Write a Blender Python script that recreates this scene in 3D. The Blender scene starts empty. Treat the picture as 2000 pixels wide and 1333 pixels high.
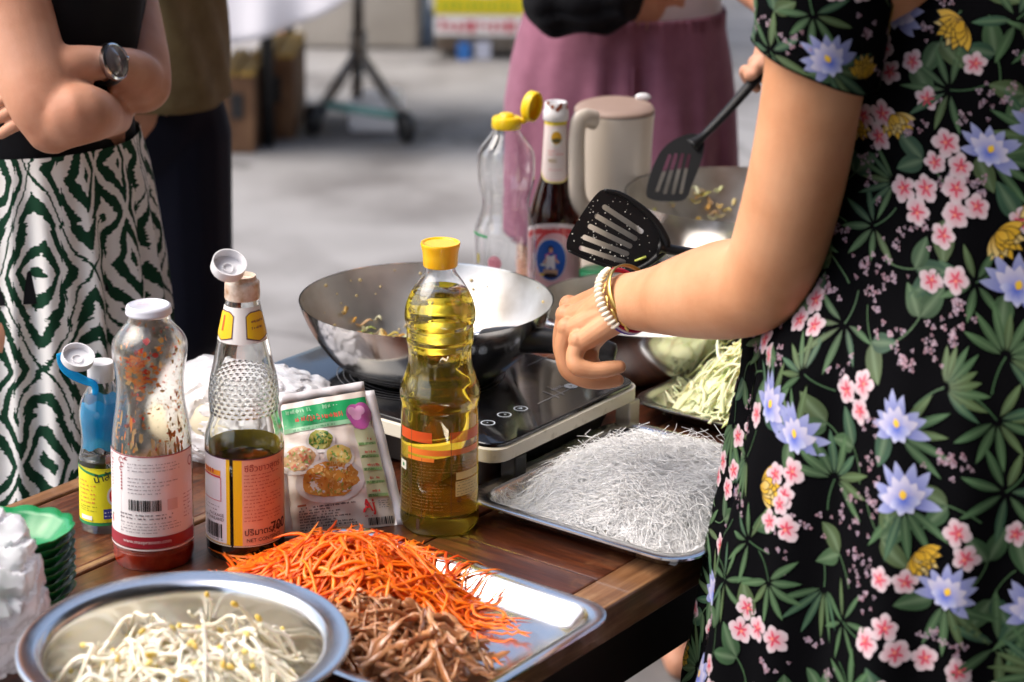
import bpy, bmesh, math, random
import numpy as np
from mathutils import Vector, Matrix
random.seed(11)
rng = np.random.default_rng(11)
sc = bpy.context.scene
COL = sc.collection
rad = math.radians

# ------------------------------------------------------------------ camera
F = 4300.0            # focal length in pixels of the 2000 px wide photograph
PITCH = rad(11.0); CY = 123.0; ROLL = rad(0.6); CAMH = 1.63
cp, sp, cr, sr = math.cos(PITCH), math.sin(PITCH), math.cos(ROLL), math.sin(ROLL)
cam_d = bpy.data.cameras.new('camera'); cam = bpy.data.objects.new('camera', cam_d); COL.objects.link(cam)
_r = Vector((cr, sr * sp, sr * cp)); _u = Vector((-sr, cr * sp, cr * cp)); _f = Vector((0, cp, -sp))
cam.matrix_world = Matrix(((_r.x, _u.x, -_f.x, 0), (_r.y, _u.y, -_f.y, 0), (_r.z, _u.z, -_f.z, CAMH), (0, 0, 0, 1)))
cam_d.sensor_fit = 'HORIZONTAL'; cam_d.sensor_width = 36.0
cam_d.lens = F / 2000 * 36.0
cam_d.shift_y = -(666.5 - CY) / 2000
cam_d.clip_start = 0.05; cam_d.clip_end = 400
cam_d.dof.use_dof = True; cam_d.dof.focus_distance = 2.22; cam_d.dof.aperture_fstop = 5.0
sc.camera = cam

# ------------------------------------------------------------------ sky, sun, exposure
SUN_EL, SUN_AZ = rad(52), rad(-96)      # azimuth measured from +Y towards +X: the light comes from the left
world = bpy.data.worlds.new('World'); sc.world = world; world.use_nodes = True
wn = world.node_tree; wn.nodes.clear()
wo = wn.nodes.new('ShaderNodeOutputWorld'); wb = wn.nodes.new('ShaderNodeBackground'); ws = wn.nodes.new('ShaderNodeTexSky')
ws.sky_type = 'NISHITA'; ws.sun_disc = False; ws.sun_elevation = SUN_EL; ws.sun_rotation = SUN_AZ
ws.air_density = 1.0; ws.dust_density = 4.0; ws.ozone_density = 1.0
wb.inputs['Strength'].default_value = 0.135
wn.links.new(ws.outputs[0], wb.inputs[0]); wn.links.new(wb.outputs[0], wo.inputs[0])
sun_d = bpy.data.lights.new('sun', 'SUN'); sun = bpy.data.objects.new('sun', sun_d); COL.objects.link(sun)
sun_d.energy = 1.5; sun_d.angle = rad(58); sun_d.color = (1.0, 0.95, 0.88)
_sd = Vector((math.sin(SUN_AZ) * math.cos(SUN_EL), math.cos(SUN_AZ) * math.cos(SUN_EL), math.sin(SUN_EL)))
sun.rotation_euler = _sd.to_track_quat('Z', 'Y').to_euler(); sun.location = _sd * 20
sc.view_settings.view_transform = 'Standard'; sc.view_settings.look = 'None'
sc.view_settings.exposure = 1.25; sc.view_settings.gamma = 1.0; sc.view_settings.use_curve_mapping = False
cy_ = sc.cycles
cy_.max_bounces = 14; cy_.transmission_bounces = 14; cy_.glossy_bounces = 6; cy_.diffuse_bounces = 5
cy_.transparent_max_bounces = 12; cy_.blur_glossy = 0.6; cy_.sample_clamp_indirect = 6.0
cy_.use_denoising = True
cy_.use_adaptive_sampling = True; cy_.adaptive_threshold = 0.02

# ------------------------------------------------------------------ pixels to places
def ray(px, py):
    a = (px - 1000) / F; b = (CY - py) / F
    u = cr * a - sr * b; v = sr * a + cr * b
    return np.array([u, cp + v * sp, -sp + v * cp])
def at(px, py, z):                       # where the sight line meets the height z
    d = ray(px, py); return np.array([0, 0, CAMH]) + (z - CAMH) / d[2] * d
def atd(px, py, dep):                    # the point of a sight line at a given depth
    return np.array([0, 0, CAMH]) + dep * ray(px, py)
def zat(px, py, Y):                      # height above a point of the ground plan at distance Y
    d = ray(px, py); return CAMH + Y * d[2] / d[1]
def depth(p): return p[1] * cp - (p[2] - CAMH) * sp
UX = np.array([.8, -.6]); VX = np.array([.6, .8])      # the table's two directions
def uv(u, v, z): q = u * UX + v * VX; return np.array([q[0], q[1], z])
T = 0.75                                 # height of the table top

# ------------------------------------------------------------------ materials
MATS = {}
def mat(name, col=(.5, .5, .5), rough=.5, metal=0., trans=0., ior=1.45, spec=.5, coat=0., sss=0., alpha=1., coatr=.05, sheen=0.):
    if name in MATS: return MATS[name]
    m = bpy.data.materials.new(name); m.use_nodes = True
    b = m.node_tree.nodes['Principled BSDF']
    b.inputs['Base Color'].default_value = (*col[:3], 1); b.inputs['Roughness'].default_value = rough
    b.inputs['Metallic'].default_value = metal; b.inputs['Transmission Weight'].default_value = trans
    b.inputs['IOR'].default_value = ior; b.inputs['Specular IOR Level'].default_value = spec
    b.inputs['Coat Weight'].default_value = coat; b.inputs['Coat Roughness'].default_value = coatr
    b.inputs['Sheen Weight'].default_value = sheen
    if sss:
        b.inputs['Subsurface Weight'].default_value = sss; b.inputs['Subsurface Radius'].default_value = (1, .35, .2)
        b.inputs['Subsurface Scale'].default_value = .006
    b.inputs['Alpha'].default_value = alpha
    MATS[name] = m
    return m
def nodes(m): return m.node_tree.nodes, m.node_tree.links, m.node_tree.nodes['Principled BSDF']
def add_noise(m, scale, c0, c1, lo=.35, hi=.65, coord='Object', detail=6, stretch=None, bump=0., bdist=.002, rough=None, fac='Base Color'):
    n, l, b = nodes(m)
    tc = n.new('ShaderNodeTexCoord'); mp = n.new('ShaderNodeMapping')
    l.new(tc.outputs[coord], mp.inputs[0])
    if stretch: mp.inputs['Scale'].default_value = stretch
    t = n.new('ShaderNodeTexNoise'); t.inputs['Scale'].default_value = scale; t.inputs['Detail'].default_value = detail
    t.inputs['Roughness'].default_value = .62
    l.new(mp.outputs[0], t.inputs['Vector'])
    r = n.new('ShaderNodeValToRGB'); r.color_ramp.elements[0].position = lo; r.color_ramp.elements[1].position = hi
    r.color_ramp.elements[0].color = (*c0, 1); r.color_ramp.elements[1].color = (*c1, 1)
    l.new(t.outputs['Fac'], r.inputs[0])
    if c0 is not None and fac: l.new(r.outputs[0], b.inputs[fac])
    if bump:
        bp = n.new('ShaderNodeBump'); bp.inputs['Strength'].default_value = bump; bp.inputs['Distance'].default_value = bdist
        l.new(t.outputs['Fac'], bp.inputs['Height']); l.new(bp.outputs[0], b.inputs['Normal'])
    if rough:
        mr = n.new('ShaderNodeMapRange'); mr.inputs['From Min'].default_value = .3; mr.inputs['From Max'].default_value = .7
        mr.inputs['To Min'].default_value = rough[0]; mr.inputs['To Max'].default_value = rough[1]
        l.new(t.outputs['Fac'], mr.inputs[0]); l.new(mr.outputs[0], b.inputs['Roughness'])
    return t, r
def attr_color(m, name='Col'):
    n, l, b = nodes(m); a = n.new('ShaderNodeVertexColor'); a.layer_name = name; l.new(a.outputs['Color'], b.inputs['Base Color'])
def ink(col, rough=.42):
    key = 'ink_%02x%02x%02x' % tuple(int(max(0, min(1, c)) * 255) for c in col)
    return mat(key, col, rough, spec=.45, coat=.25, coatr=.12)

# ------------------------------------------------------------------ objects
def tag(o, label=None, cat=None, group=None, kind=None):
    if label: o['label'] = label
    if cat: o['category'] = cat
    if group: o['group'] = group
    if kind: o['kind'] = kind
    return o
def thing(name, loc, label, cat, group=None):
    e = bpy.data.objects.new(name, None); COL.objects.link(e); e.location = loc; e.empty_display_size = .05
    return tag(e, label, cat, group)
def link(name, me, parent=None):
    o = bpy.data.objects.new(name, me); COL.objects.link(o)
    if parent is not None:
        o.parent = parent
        if parent.type == 'EMPTY': o.matrix_parent_inverse = Matrix.Translation(-Vector(parent.location))
        else: o.matrix_parent_inverse = Matrix.Translation(-Vector(parent.location))
    return o
def mkmesh(name, verts, faces, mats, mi=None, smooth=True):
    me = bpy.data.meshes.new(name)
    me.from_pydata([tuple(map(float, v)) for v in verts], [], [tuple(map(int, f)) for f in faces])
    for m in (mats if isinstance(mats, (list, tuple)) else [mats]): me.materials.append(m)
    if mi is not None: me.polygons.foreach_set('material_index', np.array(mi, dtype=np.int32))
    if smooth: me.polygons.foreach_set('use_smooth', np.ones(len(me.polygons), dtype=bool))
    me.update(); return me
def obj(name, verts, faces, mats, parent=None, mi=None, smooth=True, bevel=0., auto=None):
    me = mkmesh(name, verts, faces, mats, mi, smooth)
    o = link(name, me, parent)
    if bevel:
        b = o.modifiers.new('b', 'BEVEL'); b.width = bevel; b.segments = 2; b.limit_method = 'ANGLE'; b.angle_limit = rad(40)
    if auto is not None:
        me.set_sharp_from_angle(angle=rad(auto))
    return o
def box_vf(c, ax, ay, az):               # centre and three half-axis vectors
    c, ax, ay, az = map(np.array, (c, ax, ay, az)); v = []
    for k in (-1, 1):
        for i, j in ((-1, -1), (1, -1), (1, 1), (-1, 1)): v.append(c + i * ax + j * ay + k * az)
    f = [(3, 2, 1, 0), (4, 5, 6, 7), (0, 1, 5, 4), (1, 2, 6, 5), (2, 3, 7, 6), (3, 0, 4, 7)]
    if np.dot(np.cross(ax, ay), az) < 0: f = [tuple(reversed(q)) for q in f]
    return v, f
def uvbox(u0, u1, v0, v1, z0, z1):
    c = uv((u0 + u1) / 2, (v0 + v1) / 2, (z0 + z1) / 2)
    return box_vf(c, (*(UX * (u1 - u0) / 2), 0), (*(VX * (v1 - v0) / 2), 0), (0, 0, (z1 - z0) / 2))
def merge(*vfs):
    V, Fc, mi = [], [], []
    for k, (v, f) in enumerate(vfs):
        n = len(V); V += list(v); Fc += [tuple(i + n for i in q) for q in f]; mi += [k] * len(f)
    return V, Fc, mi
def catmull(pts, n=4):
    pts = [np.array(p, float) for p in pts]; out = []
    for i in range(len(pts) - 1):
        p0, p1, p2, p3 = pts[max(i - 1, 0)], pts[i], pts[i + 1], pts[min(i + 2, len(pts) - 1)]
        for k in range(n):
            t = k / n
            out.append(.5 * ((2 * p1) + (-p0 + p2) * t + (2 * p0 - 5 * p1 + 4 * p2 - p3) * t * t + (-p0 + 3 * p1 - 3 * p2 + p3) * t ** 3))
    out.append(pts[-1]); return np.array(out)
def lathe(prof, c=(0, 0), seg=48, mod=None, closed=False, caps=True):
    """profile rows (r, z) from the bottom up give outward faces; mod(theta, z, r) may reshape r"""
    V, Fc = [], []; n = len(prof); th = np.linspace(0, 2 * math.pi, seg, endpoint=False)
    for r, z in prof:
        for t in th:
            q = mod(t, z, r) if mod else r
            V.append((c[0] + q * math.cos(t), c[1] + q * math.sin(t), z))
    rows = n if closed else n - 1
    for i in range(rows):
        a, b = i * seg, ((i + 1) % n) * seg
        for j in range(seg):
            k = (j + 1) % seg; Fc.append((a + j, a + k, b + k, b + j))
    if not closed and caps:
        if prof[0][0] > 1e-6: Fc.append(tuple(reversed(range(seg))))
        if prof[-1][0] > 1e-6: Fc.append(tuple(range((n - 1) * seg, n * seg)))
    return V, Fc
def tube(pts, rads, seg=8, flat=1., cap=True, up=None):
    P = np.array(pts, float); n = len(P); R = np.broadcast_to(np.array(rads, float), (n,))
    t = np.gradient(P, axis=0); t /= np.linalg.norm(t, axis=1)[:, None] + 1e-12
    a = np.array(up if up is not None else ((0, 0, 1) if abs(t[0][2]) < .9 else (1, 0, 0)), float)
    V, Fc = [], []; ang = np.linspace(0, 2 * math.pi, seg, endpoint=False)
    for i in range(n):
        a = a - t[i] * np.dot(a, t[i]); a /= np.linalg.norm(a) + 1e-12; b = np.cross(t[i], a)
        for g in ang: V.append(P[i] + R[i] * (math.cos(g) * b + math.sin(g) * a * flat))
    for i in range(n - 1):
        for j in range(seg):
            k = (j + 1) % seg; Fc.append((i * seg + j, i * seg + k, (i + 1) * seg + k, (i + 1) * seg + j))
    if cap:
        Fc.append(tuple(reversed(range(seg)))); Fc.append(tuple(range((n - 1) * seg, n * seg)))
    return V, Fc
def ring(c, axis, r, rt, seg=40, ts=8, flat=1.):
    """closed torus round an axis; r may be (ra, rb) with a first direction"""
    axis = np.array(axis, float); axis /= np.linalg.norm(axis)
    e1 = np.cross(axis, (0, 0, 1.)); e1 /= np.linalg.norm(e1); e2 = np.cross(axis, e1); c = np.array(c)
    V, Fc = [], []
    for i in range(seg):
        a = 2 * math.pi * i / seg; d = math.cos(a) * e1 + math.sin(a) * e2
        rr = r(a) if callable(r) else r
        for j in range(ts):
            g = 2 * math.pi * j / ts
            V.append(c + d * (rr + rt * math.cos(g)) + axis * rt * flat * math.sin(g))
    for i in range(seg):
        for j in range(ts):
            Fc.append((i * ts + j, ((i + 1) % seg) * ts + j, ((i + 1) % seg) * ts + (j + 1) % ts, i * ts + (j + 1) % ts))
    return V, Fc
def sphere(c, r, seg=12, rings=8, sq=(1, 1, 1)):
    prof = [(r * math.sin(math.pi * i / rings), -r * math.cos(math.pi * i / rings)) for i in range(rings + 1)]
    V, Fc = lathe([(max(a, 1e-5), b) for a, b in prof], (0, 0), seg)
    return [np.array(v) * sq + np.array(c) for v in V], Fc
def many_tubes(name, paths, rads, mats, parent=None, seg=5, flat=1., midx=None, colors=None):
    V, Fc, mi, cc = [], [], [], []
    for k, p in enumerate(paths):
        v, f = tube(p, rads[k], seg, flat if np.isscalar(flat) else flat[k]); n = len(V)
        V += v; Fc += [tuple(i + n for i in q) for q in f]; mi += [midx[k] if midx is not None else 0] * len(f)
        if colors is not None: cc += [colors[k]] * len(v)
    me = mkmesh(name, V, Fc, mats, mi)
    if colors is not None: set_col(me, cc)
    return link(name, me, parent)
def fast_strands(name, P, R, m, parent=None, seg=3):
    """K strands of n points as one mesh of thin prisms"""
    K, n, _ = P.shape; t = np.gradient(P, axis=1); t /= np.linalg.norm(t, axis=2, keepdims=True) + 1e-12
    a = np.cross(t, np.array((.31, .17, .93))); a /= np.linalg.norm(a, axis=2, keepdims=True) + 1e-12; b = np.cross(t, a)
    ang = np.arange(seg) * 2 * math.pi / seg
    V = P[:, :, None, :] + R[:, :, None, None] * (np.cos(ang)[None, None, :, None] * a[:, :, None, :] + np.sin(ang)[None, None, :, None] * b[:, :, None, :])
    idx = np.arange(K * n * seg).reshape(K, n, seg); nx = np.roll(idx, -1, axis=2)
    Fq = np.stack([idx[:, :-1], nx[:, :-1], nx[:, 1:], idx[:, 1:]], axis=-1).reshape(-1, 4)
    me = bpy.data.meshes.new(name); me.vertices.add(K * n * seg); me.vertices.foreach_set('co', V.reshape(-1).astype(np.float32))
    me.loops.add(len(Fq) * 4); me.loops.foreach_set('vertex_index', Fq.reshape(-1).astype(np.int32))
    me.polygons.add(len(Fq)); me.polygons.foreach_set('loop_start', np.arange(0, len(Fq) * 4, 4, dtype=np.int32))
    me.materials.append(m); me.update(calc_edges=True); me.polygons.foreach_set('use_smooth', np.ones(len(Fq), dtype=bool)); me.validate()
    return link(name, me, parent)
def set_col(me, cols, name='Col'):
    a = me.color_attributes.new(name, 'FLOAT_COLOR', 'POINT')
    c = np.ones((len(cols), 4), dtype=np.float32); c[:, :3] = np.array(cols)[:, :3]
    a.data.foreach_set('color', c.ravel())
def blob(parts, voxel, smooth=3, name='body', mats=None):
    """closed tubes fused into one continuous skin"""
    V, Fc, _ = merge(*parts)
    me = mkmesh(name + '_raw', V, Fc, [])
    o = bpy.data.objects.new('tmp', me); COL.objects.link(o)
    m = o.modifiers.new('r', 'REMESH'); m.mode = 'VOXEL'; m.voxel_size = voxel; m.use_smooth_shade = True
    if smooth: s = o.modifiers.new('s', 'SMOOTH'); s.iterations = smooth; s.factor = .5
    dg = bpy.context.evaluated_depsgraph_get()
    out = bpy.data.meshes.new_from_object(o.evaluated_get(dg), depsgraph=dg)
    bpy.data.objects.remove(o); bpy.data.meshes.remove(me); out.name = name
    out.materials.clear()
    for k in (mats or []): out.materials.append(k)
    out.polygons.foreach_set('use_smooth', np.ones(len(out.polygons), dtype=bool))
    return out
def mesh_arrays(me):
    v = np.empty(len(me.vertices) * 3); me.vertices.foreach_get('co', v)
    return v.reshape(-1, 3), [tuple(p.vertices) for p in me.polygons]

# ------------------------------------------------------------------ print on curved surfaces
TXT = {}
def text_vf(body, size, align='LEFT', bold=0.):
    key = (body, align, bold)
    if key not in TXT:
        c = bpy.data.curves.new('t', 'FONT'); c.body = body; c.align_x = align; c.size = 1.; c.resolution_u = 2
        c.offset = bold
        o = bpy.data.objects.new('t', c)
        me = bpy.data.meshes.new_from_object(o)
        v = [(p.co.x, p.co.y) for p in me.vertices]; f = [tuple(p.vertices) for p in me.polygons]
        bpy.data.objects.remove(o); bpy.data.curves.remove(c); bpy.data.meshes.remove(me)
        TXT[key] = (v, f)
    v, f = TXT[key]
    return [(x * size, y * size) for x, y in v], f
class Print:
    """flat print laid on a surface: fn(s, t, off) gives the place of label coordinates s, t"""
    def __init__(self, fn, step=.004): self.fn, self.step, self.V, self.F, self.mi, self.m = fn, step, [], [], [], []
    def _m(self, col, rough):
        m = ink(col, rough)
        if m not in self.m: self.m.append(m)
        return self.m.index(m)
    def put(self, v2, f, col, layer=1, rough=.42):
        k = self._m(col, rough); n = len(self.V)
        self.V += [self.fn(s, t, .00022 * layer) for s, t in v2]; self.F += [tuple(i + n for i in q) for q in f]; self.mi += [k] * len(f)
    def rect(self, s0, t0, s1, t1, col, layer=1, rough=.42):
        ns = max(1, int(abs(s1 - s0) / self.step + .9)); nt = max(1, int(abs(t1 - t0) / (self.step * 2) + .9))
        v = [(s0 + (s1 - s0) * i / ns, t0 + (t1 - t0) * j / nt) for j in range(nt + 1) for i in range(ns + 1)]
        f = [(j * (ns + 1) + i, j * (ns + 1) + i + 1, (j + 1) * (ns + 1) + i + 1, (j + 1) * (ns + 1) + i) for j in range(nt) for i in range(ns)]
        self.put(v, f, col, layer, rough)
    def ell(self, s, t, a, b, col, layer=1, n=20, rot=0., rings=3, jag=0.):
        v = [(s, t)]; f = []; ca, sa = math.cos(rot), math.sin(rot)
        for k in range(1, rings + 1):
            for i in range(n):
                g = 2 * math.pi * i / n; q = k / rings * (1 + (random.uniform(-jag, jag) if k == rings else 0)); x, y = a * q * math.cos(g), b * q * math.sin(g)
                v.append((s + x * ca - y * sa, t + x * sa + y * ca))
        for i in range(n): f.append((0, 1 + i, 1 + (i + 1) % n))
        for k in range(rings - 1):
            o = 1 + k * n
            for i in range(n): f.append((o + i, o + n + i, o + n + (i + 1) % n, o + (i + 1) % n))
        self.put(v, f, col, layer)
    def ringl(self, s, t, a, b, w, col, layer=1, n=28, a0=0., a1=2 * math.pi):
        v, f = [], []
        for i in range(n + 1):
            g = a0 + (a1 - a0) * i / n
            v += [(s + a * math.cos(g), t + b * math.sin(g)), (s + (a - w) * math.cos(g), t + (b - w) * math.sin(g))]
        for i in range(n): f.append((2 * i, 2 * i + 2, 2 * i + 3, 2 * i + 1))
        self.put(v, f, col, layer)
    def poly(self, pts, col, layer=1):
        self.put(pts, [tuple(range(len(pts)))], col, layer)
    def text(self, body, s, t, size, col, layer=2, align='LEFT', bold=0., rot=0.):
        v, f = text_vf(body, size, align, bold); c, d = math.cos(rot), math.sin(rot)
        self.put([(s + x * c - y * d, t + x * d + y * c) for x, y in v], f, col, layer)
    def lines(self, s0, t0, s1, t1, n, col, layer=2, h=.0011, fill=.86):
        """small type that is too small to read"""
        for i in range(n):
            y = t1 - (t1 - t0) * (i + .5) / n; x = s0; end = s1 - random.random() ** 3 * (s1 - s0) * .5
            while x < end:
                w = min(random.uniform(.0018, .006), end - x)
                if w > .0006:
                    k = max(1, int(w / .0011))
                    for q in range(k):
                        if random.random() < fill: self.rect(x + w * q / k, y - h * random.uniform(.3, .6), x + w * (q + .72) / k, y + h * random.uniform(.25, .7), col, layer)
                x += w + .0011
    def bars(self, s0, t0, s1, t1, n, layer=2, col=(.02, .02, .02)):
        x = s0
        while x < s1:
            w = random.choice([1, 1, 2, 3]) * (s1 - s0) / n
            self.rect(x, t0, min(x + w, s1), t1, col, layer); x += w + random.choice([1, 1, 2]) * (s1 - s0) / n
    def build(self, name, parent): return obj(name, self.V, self.F, self.m, parent, self.mi)
def cyl_map(c, rfun, z0, th0=-math.pi / 2, base=.0004):
    def fn(s, t, off):
        r0 = rfun(z0); r = rfun(z0 + t) + base + off; a = th0 + s / r0
        return (c[0] + r * math.cos(a), c[1] + r * math.sin(a), z0 + t)
    return fn
def rfun_of(prof):
    zs = np.array([p[1] for p in prof]); rs = np.array([p[0] for p in prof]); o = np.argsort(zs)
    zs, rs = zs[o], rs[o]
    return lambda z: float(np.interp(z, zs, rs))

# ================================================================== SETTING
m_road = mat('asphalt', (.2, .2, .2), .8)
add_noise(m_road, .9, (.225, .217, .213), (.335, .325, .32), .3, .72, detail=9, bump=.25, bdist=.01)
n, l, b = nodes(m_road)
t2 = n.new('ShaderNodeTexNoise'); t2.inputs['Scale'].default_value = 120; t2.inputs['Detail'].default_value = 3
mx = n.new('ShaderNodeMix'); mx.data_type = 'RGBA'; mx.blend_type = 'MULTIPLY'; mx.inputs[0].default_value = .5
src = b.inputs['Base Color'].links[0].from_socket
rp = n.new('ShaderNodeValToRGB'); rp.color_ramp.elements[0].position = .3; rp.color_ramp.elements[0].color = (.5, .5, .5, 1); rp.color_ramp.elements[1].position = .62
l.new(t2.outputs['Fac'], rp.inputs[0]); l.new(src, mx.inputs[6]); l.new(rp.outputs[0], mx.inputs[7]); vo = n.new('ShaderNodeTexVoronoi'); vo.feature = 'DISTANCE_TO_EDGE'; vo.inputs['Scale'].default_value = .55
tcg = n.new('ShaderNodeTexCoord'); nw = n.new('ShaderNodeTexNoise'); nw.inputs['Scale'].default_value = 2.2; nw.inputs['Detail'].default_value = 5
vm = n.new('ShaderNodeVectorMath'); vm.operation = 'MULTIPLY_ADD'; l.new(tcg.outputs['Object'], nw.inputs['Vector'])
l.new(nw.outputs['Color'], vm.inputs[0]); vm.inputs[1].default_value = (.9, .9, .9); l.new(tcg.outputs['Object'], vm.inputs[2]); l.new(vm.outputs[0], vo.inputs['Vector'])
crk = n.new('ShaderNodeValToRGB'); crk.color_ramp.elements[0].position = .0; crk.color_ramp.elements[0].color = (.42, .41, .40, 1); crk.color_ramp.elements[1].position = .022
l.new(vo.outputs['Distance'], crk.inputs[0])
m2 = n.new('ShaderNodeMix'); m2.data_type = 'RGBA'; m2.blend_type = 'MULTIPLY'; m2.inputs[0].default_value = .8
l.new(mx.outputs[2], m2.inputs[6]); l.new(crk.outputs[0], m2.inputs[7])
st_ = n.new('ShaderNodeTexNoise'); st_.inputs['Scale'].default_value = 1.6; st_.inputs['Detail'].default_value = 6; l.new(tcg.outputs['Object'], st_.inputs['Vector'])
sr_ = n.new('ShaderNodeValToRGB'); sr_.color_ramp.elements[0].position = .38; sr_.color_ramp.elements[0].color = (.50, .48, .47, 1); sr_.color_ramp.elements[1].position = .56
l.new(st_.outputs['Fac'], sr_.inputs[0]); m3 = n.new('ShaderNodeMix'); m3.data_type = 'RGBA'; m3.blend_type = 'MULTIPLY'; m3.inputs[0].default_value = .92
l.new(m2.outputs[2], m3.inputs[6]); l.new(sr_.outputs[0], m3.inputs[7]); l.new(m3.outputs[2], b.inputs['Base Color'])
g = obj('ground', [(-60, -60, 0), (60, -60, 0), (60, 60, 0), (-60, 60, 0)], [(0, 1, 2, 3)], m_road, smooth=False); tag(g, kind='structure')

m_wall = mat('plaster', (.42, .38, .33), .85); add_noise(m_wall, 2.5, (.30, .27, .23), (.46, .42, .37), .3, .7, detail=8, bump=.2)
m_dark = mat('dark_blocker', (.05, .045, .045), .7); add_noise(m_dark, 1.3, (.02, .018, .018), (.08, .07, .065))
m_blackmetal = mat('black_metal', (.012, .012, .013), .45)
m_greymetal = mat('worn_grey_metal', (.17, .15, .135), .5, metal=.4); add_noise(m_greymetal, 14, (.15, .115, .09), (.34, .32, .29), .35, .65)
m_steel = mat('stainless_steel', (.66, .655, .65), .2, metal=1.)
add_noise(m_steel, 9, None or (.60, .595, .59), (.72, .715, .71), .3, .7, rough=(.13, .27))
m_brushed = mat('brushed_steel', (.58, .575, .57), .3, metal=1.)
add_noise(m_brushed, 16, (.50, .495, .485), (.66, .655, .65), .3, .7, rough=(.24, .42))
m_polish = mat('polished_steel', (.62, .615, .61), .1, metal=1.)
add_noise(m_polish, 12, (.64, .635, .63), (.76, .755, .75), .3, .7, rough=(.10, .24))

# dark house blocks added to shape the light, all outside the picture: they shut off the sky on the right and behind the camera
def blocker_house(name, x0, x1, y0, y1, h, label, m):
    e = thing(name, ((x0 + x1) / 2, (y0 + y1) / 2, 0), label, 'sky_blocker')
    obj('wall', *box_vf(((x0 + x1) / 2, (y0 + y1) / 2, h / 2), ((x1 - x0) / 2, 0, 0), (0, (y1 - y0) / 2, 0), (0, 0, h / 2)), m, e, smooth=False)
    for k in range(3):
        yy = y0 + (k + .5) * (y1 - y0) / 3
        xs = x0 - .02 if x0 > 0 else x1 + .02
        obj('blocker_slab', *box_vf((xs, yy, 1.3), (.03, 0, 0), (0, (y1 - y0) / 8, 0), (0, 0, 1.3)), m_greymetal, e, smooth=False)
    return e
blocker_house('house_blocker', 2.9, 8, -9, 7.5, 9.5, 'added unseen dark house block shutting off the sky on the right', m_dark)
rb = thing('house_blocker', (2.4, -3.4, 0), 'added unseen dark house block shutting off the sky behind the camera', 'sky_blocker')
obj('wall', *box_vf((2.4, -3.4, 3.0), (4.6, 0, 0), (0, 1, 0), (0, 0, 3.0)), m_dark, rb, smooth=False)
m_blocker = mat('blocker_cloth', (.03, .03, .035), .8)
aw = thing('overhead_blocker', (1.9, 1.6, 0), 'added unseen dark canvas sheet shutting off the sky above the cook', 'sky_cover')  # overhead cloth added out of view to cut sky light on the dress
vv, ff = [], []
for i in range(9):
    for j in range(9):
        x = -.15 + 2.95 * i / 8; y = -1.9 + 5.4 * j / 8
        vv.append((x, y, 2.42 + .35 * i / 8 - .05 * math.sin(j * math.pi / 4) ** 2))
ff = [(i * 9 + j, (i + 1) * 9 + j, (i + 1) * 9 + j + 1, i * 9 + j + 1) for i in range(8) for j in range(8)]
ca = obj('blocker_sheet', vv, ff, m_blocker, aw); sm = ca.modifiers.new('t', 'SOLIDIFY'); sm.thickness = .006
for y in (-1.7, 3.4):
    obj('pole', *tube([(2.78, y, 0), (2.78, y, 2.78)], .02, 10), m_blackmetal, aw)

# beige wall block with a green pipe, far behind
W0 = at(600, 96, 0); W1 = at(845, 96, 0)
wb_ = obj('wall', *box_vf(((W0[0] + W1[0]) / 2 - .05, W0[1] + .5, 1.6), ((W1[0] - W0[0]) / 2, 0, 0), (0, .5, 0), (0, 0, 1.6)), m_wall, smooth=False, bevel=.02)
wb_.name = 'plaster_wall'; tag(wb_, 'worn beige plaster wall block behind the metal stand', 'wall')
m_gpipe = mat('green_paint', (.02, .22, .13), .4)
gp = at(806, 72, 0); zg = .12
gpo = obj('drain_pipe', *tube([(gp[0], W0[1] - .03, .28), (gp[0], W0[1] - .03, 3.0)], .03, 12), m_gpipe); tag(gpo, 'green vertical drain pipe on the beige wall', 'pipe')

# banner cart: yellow over white with red print
B0 = at(848, 118, 0); B1 = at(1040, 118, 0); By = B0[1]
ban = thing('banner_stand', ((B0[0] + B1[0]) / 2, By, 0), 'yellow and white banner with red print hung on a low stall far behind', 'banner')
zt = zat(930, 25, By); z1 = zat(930, 28, By); z2 = zat(930, 95, By)
m_yel = ink((.75, .62, .02)); m_wht = ink((.8, .78, .78)); m_red = ink((.55, .05, .08)); m_blu = ink((.03, .16, .5))
cx = (B0[0] + B1[0]) / 2; hw = (B1[0] - B0[0]) / 2
obj('frame', *box_vf((cx, By + .25, .55), (hw, 0, 0), (0, .2, 0), (0, 0, .52)), m_greymetal, ban, smooth=False)
obj('yellow_banner', *box_vf((cx, By, (z1 + 1.2) / 2), (hw, 0, 0), (0, .004, 0), (0, 0, (1.2 - z1) / 2)), m_yel, ban, smooth=False)
obj('white_banner', *box_vf((cx, By, (.10 + z1 - .006) / 2), (hw, 0, 0), (0, .004, 0), (0, 0, (z1 - .006 - .10) / 2)), m_wht, ban, smooth=False)
pr = Print(lambda s, t, o: (s, By - .006 - o * 3, t))
zr = zat(930, 50, By); x = B0[0] + .02
while x < B1[0] - .05:
    w = random.uniform(.008, .03); pr.rect(x, zr - random.uniform(.008, .026), x + w, zr + random.uniform(.008, .026), (.55, .10, .13)); x += w + random.uniform(.006, .02)
x = B0[0] + .02; zy = zat(930, 10, By)
while x < B1[0] - .05:
    w = random.uniform(.008, .02); pr.rect(x, zy - .014, x + w, zy + random.uniform(.006, .014), (.30, .42, .03)); x += w + .012
zb = zat(930, 100, By); pr.rect(B0[0] + .09, zb - .035, B0[0] + .14, zb + .035, (.03, .16, .5)); pr.rect(B0[0] + .16, zb - .03, B0[0] + .22, zb + .04, (.45, .48, .6))
pr.build('banner_print', ban)['kind'] = 'stuff'

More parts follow.
